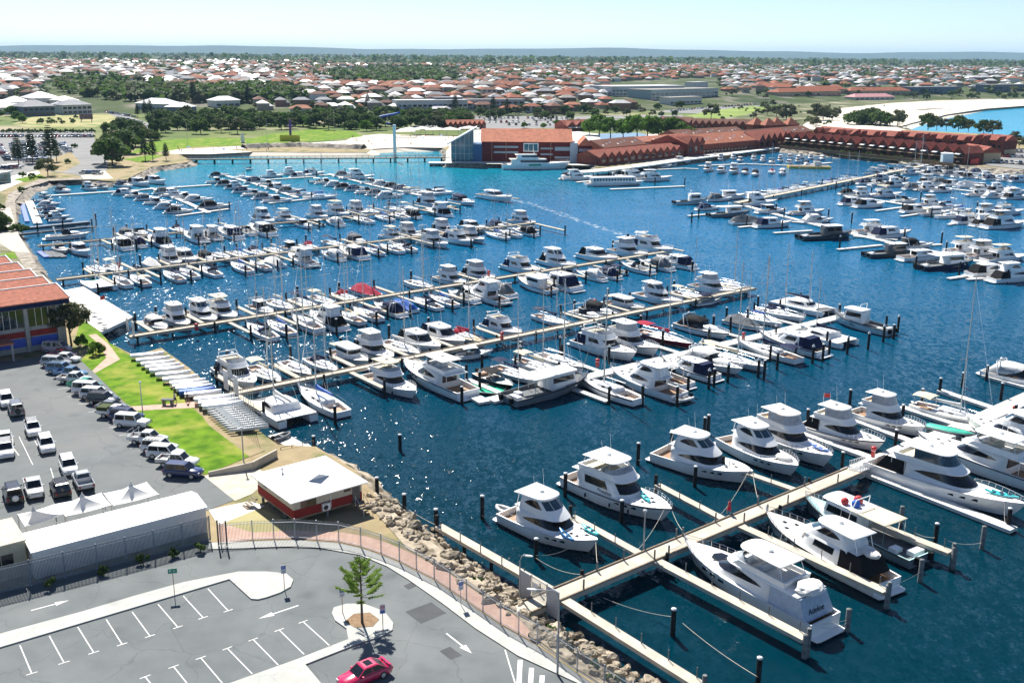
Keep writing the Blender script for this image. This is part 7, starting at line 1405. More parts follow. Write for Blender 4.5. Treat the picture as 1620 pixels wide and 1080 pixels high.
# ------------------------------------------------------------------ people
skin = mat('skin', (.42,.25,.17), .6); hairm = mat('dark_hair', (.03,.02,.015), .7); denim = mat('dark_cloth', (.03,.04,.07), .85); whitecl = mat('pale_cloth', (.6,.6,.58), .85); reddress = mat('red_cloth', (.50,.03,.06), .8)
def person(top, bottom, dress=False, walk=.18):
    o = thing('person', None, None); me = bpy.data.meshes.new('body'); v = [(0,0,.92),(0,0,1.18),(0,0,1.42),(0,0,1.52),(.02,0,1.64),(.01,0,1.74), (0,.10,.88),(.06+walk,.11,.50),(walk*.6,.11,.08),(walk*.6+.16,.11,.03), (0,-.10,.88),(-walk*.3,-.11,.50),(-walk*1.4,-.11,.10),(-walk*1.2+.12,-.11,.03), (0,.19,1.38),(-.05,.25,1.12),(.08,.26,.88),(.12,.26,.78), (0,-.19,1.38),(.03,-.25,1.12),(.16,-.24,.90),(.2,-.24,.80)]
    e = [(0,1),(1,2),(2,3),(3,4),(4,5),(0,6),(6,7),(7,8),(8,9),(0,10),(10,11),(11,12),(12,13),(2,14),(14,15),(15,16),(16,17),(2,18),(18,19),(19,20),(20,21)]
    r = [.13,.125,.14,.055,.095,.085,.085,.06,.042,.035,.085,.06,.042,.035,.06,.042,.032,.03,.06,.042,.032,.03]
    me.from_pydata(v, e, []); b = bpy.data.objects.new('body', me); COL.objects.link(b); b.parent = o; me.materials.append(skin); sk = b.modifiers.new('skin', 'SKIN'); sd = b.modifiers.new('sub', 'SUBSURF'); sd.levels = sd.render_levels = 1
    for i, rr in enumerate(r): me.skin_vertices[0].data[i].radius = (rr, rr)
    me.skin_vertices[0].data[0].use_root = True
    def garment(name, prof, m, ry=1.25): q = MB(); q.loft([[(x+rr*cos(a), ry*rr*sin(a), z) for a in [2*pi*k/12 for k in range(12)]] for x, rr, z in prof], True, False, False); q.build(name, m, o)
    garment('shirt', [(0,.15,.95),(0,.15,1.15),(0,.165,1.35),(0,.13,1.46),(0,.07,1.5)], top)
    if dress: garment('dress', [(0,.24,.45),(0,.19,.75),(0,.155,1.0)], bottom, 1.1)
    else: garment('trousers', [(walk*.5,.14,.55),(.03,.16,.75),(0,.16,.98)], bottom, 1.3)
    q = MB(); q.blob((-.02,0,1.70), .115, .105, .12, 10, 6); q.build('hair', hairm, o); 
    fc = MB(); fc.blob((.115,0,1.655), .02,.018,.028,6,4); fc.build('nose', skin, o)
    return o
o = person(reddress, reddress, True); place(o, W(1153,812,1.8), az_rz(-40), 'woman in a long red dress walking on the nearest jetty', 'person')
o = person(whitecl, denim); place(o, W(277,638,2.07), az_rz(95), 'person in pale shirt standing by the path bench', 'person'); o = person(denim, denim); place(o, W(297,637,2.07), az_rz(80), 'person in dark clothes walking past the dinghies', 'person')
bn = thing('barbecue_bench', 'grey barbecue bench on the lawn path', 'bench', W(266,640,2.07), az_rz(95)); q = MB(); q.bx(-.9,.9,-.4,.4,.75,.9); q.build('top', grey_c, bn); [(lambda q: q.build('leg', dkgrey, bn))(MB().bx(x-.15,x+.15,-.3,.3,0,.75)) for x in (-.6,.6)]
for i,(x,y,w_) in enumerate([(311,523,'third jetty'),(773,437,'third jetty outer half'),(794,537,'second jetty'),(941,484,'second jetty middle'),(1176,537,'middle pontoon'),(945,580,'middle pontoon left part'),(1381,722,'outer pontoon'),(1604,656,'outer pontoon far end'),(188,424,'fourth jetty')]):
    def fh():
        o = thing('fire_hose_cabinet', None, None); q = MB(); q.bx(-.25,.25,-.2,.2,0,.9); q.build('cabinet', redp, o); q = MB(); q.lathe([(.1,.95),(.34,1.0),(.38,1.2),(.34,1.4),(.1,1.45)], (0,0,0), 12); q.build('hose_reel', redp, o); q = MB(); q.bx(-.3,.3,-.25,.25,.9,.95); q.build('shelf', capw, o); return o
    o = Proto.get('firehose', fh); place(o, W(x,y,1.5 if i not in (4,5,6,7) else .55), .9, 'red fire hose cabinet standing on the '+w_, 'fire hose', 'red fire hose cabinets')
# ramp structures at left edge
rp = thing('ramp_jetty', 'dark steel ramp jetty sloping out from the left bank', 'jetty', W(20,362,1.2)); o0 = W(20,362,1.2); q = MB(); q.beam(W(16,362,1.6)-o0, W(140,350,1.0)-o0, 2.2, .9); q.build('ramp', dkgrey, rp); q = MB(); q.beam(W(20,371,1.2)-o0, W(150,357,1.0)-o0, .8, .6); q.build('beam', dkgrey, rp); [(lambda q: (pile_mesh(q, W(x,y,1)-o0, 2.5, .22), q.build('pile', pile_m, rp)))(MB()) for x,y in ((60,366),(100,362),(146,360),(152,352))]
bp_ = thing('slatted_pontoon', 'blue and grey slatted pontoon by the left bank', 'pontoon', W(75,401,.4)); o0 = W(75,401,.4); [(lambda q: q.build('float', bluep if i == 0 else grey_c, bp_))(MB().beam(W(62+i*9,397,.4)-o0, W(74+i*9,406,.4)-o0, 1.4, .4)) for i in range(4)]
pn = thing('blue_pontoon', 'long blue pontoon with a white walkway by ramp', 'pontoon', W(38,335,.4)); o0 = W(38,335,.4); q = MB(); q.beam(W(35,322,.4)-o0, W(43,350,.4)-o0, 1.4, .4); q.build('float', bluep, pn); q = MB(); q.beam(W(46,318,.5)-o0, W(60,353,.5)-o0, 2.6, .45); q.build('walkway', concrete2, pn)
_ov, _on = overlay, [0]
def overlay(name, pts, z, m, kind='structure'): _on[0] += 1; return _ov(name, pts, 2.02+.005*_on[0], m, kind)
# ------------------------------------------------------------------ north shore: footbridge, aquarium, quay, townhouses
br = W(296,252,2.2); bre = W(712,249,2.2); fb = thing('footbridge', 'long low footbridge across the beach lagoon mouth', 'footbridge', (br.x, br.y, 0)); d = bre-br; L = hypot(d.x,d.y); q = MB(); q.beam((0,0,2.3), (d.x,d.y,2.3), 3.0, .45); q.build('deck', timber, fb)
u = Vector((d.x,d.y,0)).normalized(); n = Vector((-u.y,u.x,0))
for sg in (1,-1):
    q = MB(); a = n*sg*1.4; q.beam(a+Vector((0,0,3.45)), a+u*L+Vector((0,0,3.45)), .10, .10); q.beam(a+Vector((0,0,2.9)), a+u*L+Vector((0,0,2.9)), .05, .05); [q.obox(tuple(a+u*(L*i/44)+Vector((0,0,2.3))), .1, .1, 1.1) for i in range(45)]; q.build('railing', timber, fb)
for i in range(15):
    for sg in (1,-1): q = MB(); pile_mesh(q, u*(L*(i+.5)/15)+n*sg*1.3, 2.0, .35, -3); q.build('pile', pile_m, fb)
q = MB(); c = u*(L*.785); q.tube([tuple(c+n*2.2+Vector((0,0,-2))), tuple(c+n*2.2+Vector((0,0,18.5)))], .85, 12, .8); q.build('lift_tower', capw, fb); q = MB(); q.tube([tuple(c+n*2.2+Vector((0,0,6.5))), tuple(c+u*16+Vector((0,0,2.4)))], .12, 6); q.build('stay', capw, fb)
# aquarium
aqb = mat('dark_red_cladding', (.13,.022,.022), .7, var=.2, scale=.6); aqr = mat('orange_tile_roof', (.46,.17,.10), .8, var=.22, scale=.5, bump=.3, bscale=1.5); aqg = mat('blue_green_glass', (.02,.11,.15), .08, var=.35, scale=.4, spec=.8)
a = W(762,256.5,1.8); b = W(904,257.5,1.8); d = b-a; La = hypot(d.x,d.y); az_ = atan2(d.y,d.x); aq = thing('aquarium_building', 'long dark red aquarium hall with an orange tiled roof', 'building', (a.x,a.y,1.8), az_)
q = MB(); q.bx(0,La,0,22,-.2,10.0); q.build('wall', aqb, aq); q = MB(); v = [(-.5,-1,10),(La+.5,-1,10),(La+.5,11,15.6),(-.5,11,15.6),(La+.5,23,10),(-.5,23,10)]; q.add(v, [(0,1,2,3),(3,2,4,5),(1,4,2),(0,3,5)]); q.add([(-.5,-1,9.99),(La+.5,-1,9.99),(La+.5,23,9.99),(-.5,23,9.99)], [(3,2,1,0)]); q.build('roof', aqr, aq)
lb_ = mat('pale_window_band', (.30,.38,.42), .2); 
for x0,x1,z0,z1 in [(6,18,7.0,7.9),(6,18,4.4,5.3),(29,35,6.4,7.2),(36,44,5.8,7.6),(29,35,3.6,4.4),(36,44,2.0,3.0)]: winbox(aq,x0,x1,-.12,.02,z0,z1,'window',lb_)
winbox(aq,20.5,28.0,-.25,.02,5.2,9.4,'bay_window_frame',capw); [winbox(aq,21.0+i*2.25,23.0+i*2.25,-.32,-.2,5.7,8.9,'bay_window',aqg) for i in range(3)]
for x in (5,12,34): q = MB(); q.tube([(x,-.15,0),(x,-.15,10)], .15, 6); q.build('downpipe', orange, aq)
q = MB(); q.bx(La-.8,La+3.0,-.4,16,-.1,9.6); q.build('end_tower', mat('pale_blue_panel', (.42,.50,.56), .5), aq)
q = MB(); q.bx(La+3.4,La+10,-1.5,14,0,8.4); q.build('annex_wall', aqb, aq); q = MB(); q.add([(La+2.8,-2,8.4),(La+6.7,-2,12.4),(La+10.6,-2,8.4),(La+2.8,15,8.4),(La+6.7,15,12.4),(La+10.6,15,8.4)], [(0,2,1),(0,1,4,3),(1,2,5,4),(3,4,5),(0,3,5,2)]); q.build('annex_roof', aqr, aq); winbox(aq,La+3.5,La+9.9,-1.65,-1.48,5.6,6.9,'sign_band',lb_)
q = MB(); v = [(-15,0,-.2),(-4,0,-.2),(-4,10,-.2),(-15,10,-.2),(-15,0,9.3),(-4,0,15.4),(-4,10,15.4),(-15,10,9.3)]; q.add(v, [(0,3,2,1),(4,5,6,7),(0,1,5,4),(1,2,6,5),(2,3,7,6),(3,0,4,7)]); q.build('glass_hall', aqg, aq)
for i in range(6): x = -15+i*2.2; q = MB(); q.bx(x-.08,x+.08,-.15,.0,0,9.6+(x+15)*.55); q.build('mullion', alu, aq)
for z in (4,8): q = MB(); q.bx(-15,-4,-.14,-.01,z,z+.15); q.build('transom', alu, aq)
q = MB(); q.add([(-17,-1.5,8.9),(-2.5,-1.5,17.0),(-2.5,11,17.0),(-17,11,8.9),(-17,-1.5,8.3),(-2.5,-1.5,16.4),(-2.5,11,16.4),(-17,11,8.3)], [(0,1,2,3),(7,6,5,4),(0,4,5,1),(1,5,6,2),(2,6,7,3),(3,7,4,0)]); q.build('wing_roof', alu, aq)
q = MB(); q.bx(-4.2,.2,-.3,16,0,8.5); q.build('blue_link', mat('blue_panel_dark', (.02,.09,.22), .4), aq)
aw = thing('aquarium_wharf', 'dark piled wharf under the aquarium glass hall', 'wharf', (a.x,a.y,0), az_); q = MB(); q.bx(-26,La+8,-5,1,1.2,1.75); q.build('deck', pontoon_m, aw); q = MB(); q.bx(-25,La+7,-4.6,-4.2,-1,1.18); q.build('fascia', dkgrey, aw)
for i in range(18): q = MB(); q.lathe([(.3,-3),(.3,1.2)], (-25+i*4.6,-4.8,0), 8); q.build('pile', pile_m, aw)
# quay buildings: dark red brick with zig-zag gables
qbr = mat('quay_brick', (.19,.06,.045), .85, var=.25, scale=.8); qro = [mat('quay_roof_red', (.25,.075,.05), .8, var=.25, scale=.6, bump=.3, bscale=2), mat('quay_roof_brown', (.15,.065,.045), .8, var=.25, scale=.6, bump=.3, bscale=2), mat('quay_roof_orange', (.34,.13,.08), .8, var=.22, scale=.6, bump=.3, bscale=2)]
def gable_row(name, label, p0, p1, depth, n, hw, hr, roofm, wallm=qbr, z=2.0, front=True, cat='building', win=True, awn=False, main=None):
    a, b = W(*p0, z), W(*p1, z); d = b-a; L = hypot(d.x,d.y); rz = atan2(d.y,d.x); o = thing(name, label, cat, (a.x,a.y,z), rz); w = L/n
    q = MB(); q.bx(0,L,0,depth,-.3,hw); q.build('wall', wallm, o)
    mh = main or hr
    q = MB(); q.add([(-.4,-.3,hw),(L+.4,-.3,hw),(L+.4,depth/2,hw+mh),(-.4,depth/2,hw+mh),(L+.4,depth+.3,hw),(-.4,depth+.3,hw)], [(0,1,2,3),(3,2,4,5),(1,4,2),(0,3,5)]); q.build('roof', roofm, o)
    for i in range(n if n > 1 else 0):
        x0, x1, xm = i*w+.1, (i+1)*w-.1, (i+.5)*w; y0 = -1.6 if front else depth+1.6; s = 1 if front else -1; h2 = hr*.82
        q = MB(); q.add([(x0,y0,hw-.3),(x1,y0,hw-.3),(xm,y0,hw-.3+h2)], [(0,1,2)]); q.bx(x0+.1,x1-.1,min(y0,y0+1.5*s),max(y0,y0+1.5*s),0,hw-.3); q.build('gable_wall', wallm, o)
        q = MB(); e = .25; yb = y0+s*(1.6+depth*.42); q.add([(x0-e,y0-s*.3,hw-.35),(xm,y0-s*.3,hw-.1+h2),(xm,yb,hw-.1+h2),(x0-e,yb,hw-.35),(x1+e,y0-s*.3,hw-.35),(x1+e,yb,hw-.35)], [(0,1,2,3),(1,4,5,2)]); q.build('gable_roof', roofm, o)
        if win: q = MB(); q.bx(x0+w*.25,x1-w*.25,min(y0-s*.06,y0),max(y0-s*.06,y0),hw*.30,hw*.75); q.build('window', glass, o)
        if awn: q = MB(); q.add([(x0+.4,y0-.1,3.0),(x1-.4,y0-.1,3.0),(x1-.4,y0-2.6,2.6),(x0+.4,y0-2.6,2.6),(x0+.4,y0-.1,2.9),(x1-.4,y0-.1,2.9),(x1-.4,y0-2.6,2.5),(x0+.4,y0-2.6,2.5)], [(0,1,2,3),(7,6,5,4),(2,6,7,3),(1,5,6,2),(0,3,7,4)]); q.build('awning', white_c, o)
    if n == 1:
        for i in range(int(L/4.5)):
            x = 2+i*4.3+(i*1.7)%1.5; t = .3+.35*((i*.37)%1); y = -.3+(depth/2+.3)*t; zz = hw+mh*t+.05; q = MB(); sl = mh/(depth/2+.3)*.55
            q.add([(x,y-.55,zz-sl),(x+1.1,y-.55,zz-sl),(x+1.1,y+.55,zz+sl),(x,y+.55,zz+sl),(x,y-.55,zz-sl-.15),(x+1.1,y-.55,zz-sl-.15),(x+1.1,y+.55,zz+sl-.15),(x,y+.55,zz+sl-.15)], [(0,1,2,3),(4,5,1,0),(1,5,6,2),(3,2,6,7),(0,3,7,4)]); q.build('skylight', lb_ if i % 3 else capw, o)
        for i in range(int(L/3.2)): winbox(o,i*3.2+.5,i*3.2+2.4,-.08,.02,.6,2.5)
    return o
bw = thing('boardwalk', 'curved pale boardwalk along the brick restaurants', 'boardwalk', (0,0,0)); pts = [W(x,y,2.2) for x,y in [(915,272),(945,270),(1010,262),(1045,257),(1080,252),(1150,243),(1226,233)]]
for s, t in zip(pts, pts[1:]): q = MB(); q.beam(Vector((s.x,s.y,2.3)), Vector((t.x,t.y,2.3)), 8, .6); q.build('deck', concrete2, bw)
for s, t in zip(pts, pts[1:]):
    for k in range(4): q = MB(); p = s+(t-s)*(k/4); q.lathe([(.3,-3),(.3,1.7)], (p.x, p.y-3.8, 0), 8); q.build('pile', pile_m, bw)
gable_row('restaurant_row', 'zig-zag gabled brick restaurant with low red roofs on the boardwalk', (945,262), (1095,246), 13, 14, 4.2, 2.6, qro[0])
gable_row('brick_hall', 'brown roofed hall with a yellow diamond emblem', (955,247), (1022,240), 18, 1, 4.2, 4.2, qro[1], win=False, main=3.6)
dm = thing('diamond_emblem', 'yellow diamond emblem on the brown hall gable', 'emblem', W(951,241,0)[:2]+(9.0,), az_rz(110)); q = MB(); p_ = W(951,241,5.0); dm.location = p_-Vector((0,3.0,0)); q.add([(0,-1.5,0),(0,0,1.5),(0,1.5,0),(0,0,-1.5),(.1,-1.5,0),(.1,0,1.5),(.1,1.5,0),(.1,0,-1.5)], [(0,1,2,3),(7,6,5,4),(0,4,5,1),(1,5,6,2),(2,6,7,3),(3,7,4,0)]); q.build('plate', mat('yellow_sign', (.65,.42,.02), .5), dm)
gable_row('restaurant_row', 'taller red roofed block in the middle of the boardwalk', (1083,248), (1110,245), 22, 3, 7.0, 3.6, qro[0])
gable_row('shop_hall', 'long orange roofed hall at the boardwalk', (1112,244), (1196,236), 20, 1, 5.2, 4.6, qro[2], win=False); gable_row('shop_row', 'gabled brick shops at the boardwalk end', (1196,236), (1250,228), 16, 6, 5.2, 4.0, qro[0])
gable_row('shop_hall', 'low brown roof behind the boardwalk restaurants', (1010,234), (1100,227), 16, 1, 3.2, 2.4, qro[2], win=False); gable_row('shop_hall', 'wide brown roof with pale skylights behind quay', (1075,225), (1180,218), 18, 1, 3.6, 3.2, qro[1], win=False); gable_row('shop_hall', 'long brown roof leading to the townhouses', (1190,226), (1285,217), 16, 1, 4, 3.2, qro[1], win=False)
gable_row('shop_row', 'row of dark gables behind the green trees', (1095,206), (1190,208), 14, 9, 4.6, 3.4, qro[1]); gable_row('shop_hall', 'brown roofed hall with white gable trims behind green trees', (1040,202), (1090,204), 14, 2, 4.6, 3.4, qro[1]); gable_row('shop_row', 'small brick shops with white awning left of green trees', (895,208), (935,206), 12, 3, 4, 3.4, qro[0], awn=True)
gable_row('kiosk_row', 'zig-zag roofed kiosks behind the beach shade sails', (708,205), (768,204), 10, 8, 3.6, 2.8, qro[2])
def pyramid(px, py, s, h, label):
    p = W(px,py,2); o = thing('pavilion', label, 'pavilion', (p.x,p.y,2), .3); q = MB(); q.bx(-s,s,-s,s,-.2,h); q.build('wall', qbr, o); q = MB(); e = s+.6; q.add([(-e,-e,h),(e,-e,h),(e,e,h),(-e,e,h),(0,0,h+s*1.1)], [(0,1,4),(1,2,4),(2,3,4),(3,0,4)]); q.build('roof', qro[2], o); return o
for i,(x,y) in enumerate([(1195,212),(1214,213),(1227,212),(1249,212)]): pyramid(x,y,4.4,6.5,'brick pavilion with pyramid roof, %s from left beside townhouses' % nth(i+1))
# townhouses: the front terrace and the tall blocks behind
thr = [mat('town_roof', (.28,.085,.06), .8, var=.3, scale=.6, bump=.3, bscale=2)]; thw = mat('town_brick', (.145,.05,.04), .85, var=.25, scale=.8); cream_w = mat('cream_wall', (.50,.40,.26), .85, var=.1)
def townhouse(roofm, wallm):
    o = thing('townhouse', None, None); w, dp, h = 6.2, 13, 4.6
    q = MB(); q.bx(.06,w-.06,0,dp,-.3,h); q.add([(.06,-.0,h),(w-.06,0,h),(w/2,0,h+2.7)], [(0,1,2)]); q.build('wall', wallm, o)
    q = MB(); q.add([(-.2,-.6,h-.25),(w/2,-.6,h+2.8),(w/2,dp,h+2.8),(-.2,dp,h-.25),(w+.2-.01,-.6,h-.25),(w+.2-.01,dp,h-.25)], [(0,1,2,3),(1,4,5,2)]); q.build('roof', roofm, o)
    q = MB(); q.bx(.5,w-.5,-2.0,-.02,2.45,2.6); q.build('balcony', cream_w, o); q = MB(); q.add([(1.7,-.1,4.5),(w-1.7,-.1,4.5),(w-1.7,-2.0,4.0),(1.7,-2.0,4.0),(1.7,-.1,4.4),(w-1.7,-.1,4.4),(w-1.7,-2.0,3.9),(1.7,-2.0,3.9)], [(0,1,2,3),(7,6,5,4),(2,6,7,3),(1,5,6,2),(0,3,7,4)]); q.build('awning', white_c, o)
    for z in (.5,3.0): q = MB(); q.bx(1.1,w-1.1,-.05,.03,z,z+1.5); q.build('window', glass, o)
    return o
def town_row(p0, p1, n, nm, z=2.6, grp='terrace of brick townhouses'):
    a, b = W(*p0,z), W(*p1,z); d = b-a; L = hypot(d.x,d.y)
    for i in range(n): o = Proto.get('townhouse', lambda: townhouse(thr[0], thw)); p = a+d*(i/n); place(o, (p.x,p.y,z), atan2(d.y,d.x), 'brick townhouse with white awning, %s from left in the %s' % (nth(i+1), nm), 'townhouse', grp, L/n/6.2)
town_row((1241,230), (1353,241), 8, 'left front terrace'); town_row((1358,241), (1525,259), 10, 'right front terrace')
def apart(p0, p1, n, label, h=6.6, dep=12):
    a, b = W(*p0,2.4), W(*p1,2.4); d = b-a; L = hypot(d.x,d.y); w = L/n; o = thing('apartment_block', label, 'building', (a.x,a.y,2.4), atan2(d.y,d.x))
    q = MB(); q.bx(0,L,0,dep,-.3,3.2); q.build('base_wall', cream_w, o); q = MB(); q.bx(.05,L-.05,.05,dep-.05,3.2,h); q.build('upper_wall', thw, o)
    q = MB(); q.add([(-.4,-.4,h),(L+.4,-.4,h),(L+.4,dep/2,h+2.8),(-.4,dep/2,h+2.8),(L+.4,dep+.4,h),(-.4,dep+.4,h)], [(0,1,2,3),(3,2,4,5),(1,4,2),(0,3,5)]); q.build('roof', thr[0], o)
    for i in range(n):
        if i % 3 == 2: winbox(o,i*w+w*.25,i*w+w*.75,-.12,.06,4.0,5.6); winbox(o,i*w+w*.2,i*w+w*.8,-.12,.02,1,2.6); continue
        x0, x1, xm = i*w+.3, (i+1)*w-.3, (i+.5)*w; q = MB(); q.bx(x0,x1,-1.8,.04,0,h-.2); q.add([(x0,-1.8,h-.2),(x1,-1.8,h-.2),(xm,-1.8,h+2.0)], [(0,1,2)]); q.build('gable_wall', thw, o); q = MB(); q.add([(x0-.3,-2.2,h-.4),(xm,-2.2,h+2.2),(xm,dep*.4,h+2.2),(x0-.3,dep*.4,h-.4),(x1+.3,-2.2,h-.4),(x1+.3,dep*.4,h-.4)], [(0,1,2,3),(1,4,5,2)]); q.build('gable_roof', thr[0], o); winbox(o,xm-w*.18,xm+w*.18,-1.9,-1.78,4.2,5.6); winbox(o,xm-w*.2,xm+w*.2,-1.9,-1.78,.6,2.6)
apart((1288,224), (1345,230), 5, 'brick apartment block with cream base, leftmost behind terrace'); apart((1350,230), (1412,234), 6, 'brick apartment block with many small gables, second behind terrace'); apart((1414,232), (1457,236), 4, 'brick apartment block, middle one behind terrace'); apart((1458,236), (1535,242), 7, 'long brick apartment block, fourth behind terrace'); apart((1540,243), (1588,247), 4, 'brick and cream apartment block at the right end', 8)
gable_row('town_annex', 'low red roofed annex at the terrace end', (1512,252), (1548,258), 12, 2, 5, 3.2, thr[0], cream_w)
# garden strip, promenade and hedge along the sea wall
def strip_px(name, pts, z, m): return overlay(name, pts, z, m)
strip_px('terrace_garden', [(1226,231),(1240,231),(1355,243),(1520,262),(1507,264),(1430,255),(1330,245)], 2.45, ground_noise('garden', (.10,.14,.05), (.17,.18,.08), .3, c3=(.28,.17,.11), s2=.1))
gw_ = thing('garden_wall', 'long low brown garden wall in front of the townhouses', 'wall', W(1228,233,2.2)); o0 = W(1228,233,2.2); pp = [W(x,y,2.2)-o0 for x,y in [(1228,233),(1330,244),(1430,254),(1507,263)]]; [(lambda q: q.build('section', mat('brown_wall', (.22,.14,.09), .9, var=.2, scale=.5), gw_))(MB().beam(s+Vector((0,0,1.4)), t+Vector((0,0,1.4)), .4, 1.7)) for s,t in zip(pp,pp[1:])]
hb = thing('harbour_hut', 'pale blue box hut with ladder on the sea wall', 'hut', W(1497,260,2.3), az_rz(100)); q = MB(); q.bx(-2.5,2.5,-2.5,2.5,0,5.2); q.build('wall', mat('pale_blue_wall', (.45,.58,.64), .6), hb); q = MB(); q.bx(-2.7,2.7,-2.7,2.7,5.2,5.5); q.build('roof', capw, hb); winbox(hb,2.45,2.55,-1,1,2,4)
rc = thing('red_container', 'red box container beside the right car park', 'container', W(1539,259,2.3), az_rz(100)); q = MB(); q.bx(-2,2,-3,3,0,2.5); q.build('body', redp, rc); q = MB(); q.bx(-2.05,2.05,-3.05,3.05,2.5,2.6); q.build('lid', redp, rc)
# beach, lawns and roads further off
overlay('beach', [(267,243),(275,236),(330,235),(400,240),(392,241),(330,244),(280,244)], 2.03, sand_m); overlay('beach', [(540,226),(560,216),(600,212),(660,214),(725,216),(722,228),(700,234),(640,233),(588,236),(560,234)], 2.03, sand_m)
overlay('park_lawn', [(205,243),(240,222),(330,218),(410,219),(470,224),(440,228),(300,233),(260,240)], 2.02, grass_m); overlay('park_lawn', [(385,222),(430,212),(500,204),(560,208),(575,216),(520,222),(440,226)], 2.025, grass_m); overlay('park_lawn', [(195,252),(238,245),(262,245),(225,258)], 2.03, grass_m)
overlay('promenade', [(250,240),(330,234),(440,229),(560,222),(560,226),(440,233),(330,238)], 2.04, concrete2)
overlay('car_park', [(-300,205),(0,208),(148,208),(150,225),(160,245),(165,268),(130,278),(60,268),(0,285),(-300,285)], 2.03, asphalt_far); overlay('access_road', [(128,222),(155,222),(172,250),(166,282),(128,282),(112,255)], 2.035, asphalt_far); overlay('boat_ramp', [(128,278),(166,270),(180,283),(132,284)], 2.045, concrete)
overlay('vacant_field', [(20,196),(60,182),(180,180),(190,190),(150,201),(40,201)], 2.02, dry_grass); overlay('pavement', [(85,250),(112,240),(128,258),(100,272),(60,268)], 2.05, sand_soil)
overlay('bank_scrub', [(-80,306),(10,308),(6,330),(8,372),(30,410),(56,442),(70,452),(40,470),(-80,470)], 2, ground_noise('bank_scrub', (.09,.10,.04), (.20,.19,.09), .3, c3=(.36,.33,.27), s2=.12)); overlay('path', [(-20,300),(20,278),(60,270),(64,274),(30,290),(-20,312)], 2.045, concrete2); overlay('lawn', [(20,284),(62,276),(72,280),(40,288)], 2.05, grass_m); overlay('lawn', [(0,402),(22,398),(28,408),(0,411)], 2.045, grass_m); overlay('ramp_apron', [(0,330),(16,328),(30,372),(48,400),(20,398),(0,385)], 2.03, concrete)
overlay('plaza', [(706,240),(716,226),(750,206),(780,204),(900,206),(960,214),(1080,212),(1230,222),(1230,232),(1080,250),(945,262),(705,258)], 2.03, concrete2); overlay('car_park', [(650,200),(700,186),(900,186),(1080,192),(1200,204),(1080,208),(900,202),(700,206)], 2.025, asphalt_far); overlay('road', [(290,186),(640,183),(900,184),(1080,182),(1080,187),(900,188),(640,187),(290,192)], 2.03, asphalt_far); overlay('road', [(150,172),(166,172),(245,198),(232,204)], 2.03, asphalt_far); overlay('pond', [(945,212),(1010,210),(1040,218),(1000,224),(950,220)], 2.05, glassb)
overlay('beach_car_park', [(1030,178),(1120,166),(1200,154),(1320,152),(1335,157),(1220,166),(1120,180)], 2.03, asphalt_far); overlay('dune_scrub', [(1060,192),(1120,180),(1230,168),(1340,158),(1480,154),(1480,161),(1413,163),(1333,171),(1290,184),(1258,207),(1200,200),(1120,200)], 2, ground_noise('dune_scrub', (.06,.08,.03), (.13,.14,.06), .05, c3=(.38,.34,.25), s2=.04, bump=0)); overlay('dune_lawn', [(1085,183),(1135,174),(1190,168),(1215,172),(1180,182),(1120,190)], 2.035, ground_noise('dune_lawn', (.17,.25,.05), (.26,.32,.08), .03, c3=(.12,.16,.05), s2=.02, bump=0)); overlay('beach', [(1262,204),(1290,184),(1333,171),(1413,163),(1470,160),(1600,156),(1700,156),(1640,166),(1560,172),(1500,181),(1470,188),(1442,195),(1420,202),(1440,208)], 2.04, sand_m)
overlay('car_park', [(1545,245),(1590,236),(1680,238),(1800,262),(1640,270),(1560,262)], 2.03, asphalt_far)
# beach shade sails, umbrellas and people
for i,(x,y) in enumerate([(648,214),(668,213),(690,214),(712,214),(742,212),(640,217)]):
    def sail():
        o = thing('shade_sail', None, None); q = MB(); q.add([(-7,-3,3.6),(7,-3,3.6),(7,3,3.8),(-7,3,3.8),(0,0,5.4)], [(0,1,4),(1,2,4),(2,3,4),(3,0,4)], True); q.build('canopy', gel2, o)
        for x_,y_ in ((-7,-3),(7,-3),(7,3),(-7,3)): q = MB(); q.tube([(x_,y_,0),(x_,y_,3.8)], .1, 6); q.build('post', alu, o)
        return o
    o = Proto.get('sail', sail); place(o, W(x,y,2.0), 0, 'pale beach shade sail, %s from left of the aquarium' % nth(i+1), 'shade sail', 'beach shade sails')
rb_ = random.Random(9)
for i in range(14):
    x = rb_.uniform(560,715) if i < 9 else rb_.uniform(285,420); y = rb_.uniform(218,230) if i < 9 else rb_.uniform(237,241)
    def umb(c):
        o = thing('beach_umbrella', None, None); q = MB(); q.lathe([(1.1,1.7),(.7,2.05),(.04,2.25)], (0,0,0), 10); q.build('canopy', c, o); q = MB(); q.tube([(0,0,0),(0,0,2.2)], .04, 5); q.build('pole', alu, o); return o
    k = i % 3; o = Proto.get('umb%d' % k, lambda: umb((blue_c, redp, white_c)[k])); place(o, W(x,y,2.03), 0, ('blue','red','white')[k]+' beach umbrella on the lagoon sand, %s of the scattered ones' % nth(i+1), 'umbrella', 'beach umbrellas')
for i in range(34):
    x = rb_.uniform(556,718) if i < 22 else rb_.uniform(280,430); y = rb_.uniform(217,232) if i < 22 else rb_.uniform(236,241); k = i % 3
    o = Proto.get('bather%d' % k, lambda: person((skin, whitecl, reddress)[k], (denim, bluep, denim)[k])); place(o, W(x,y,2.03), rb_.uniform(0,6), 'tiny beachgoer on the pale lagoon sand', 'person', 'beachgoers')
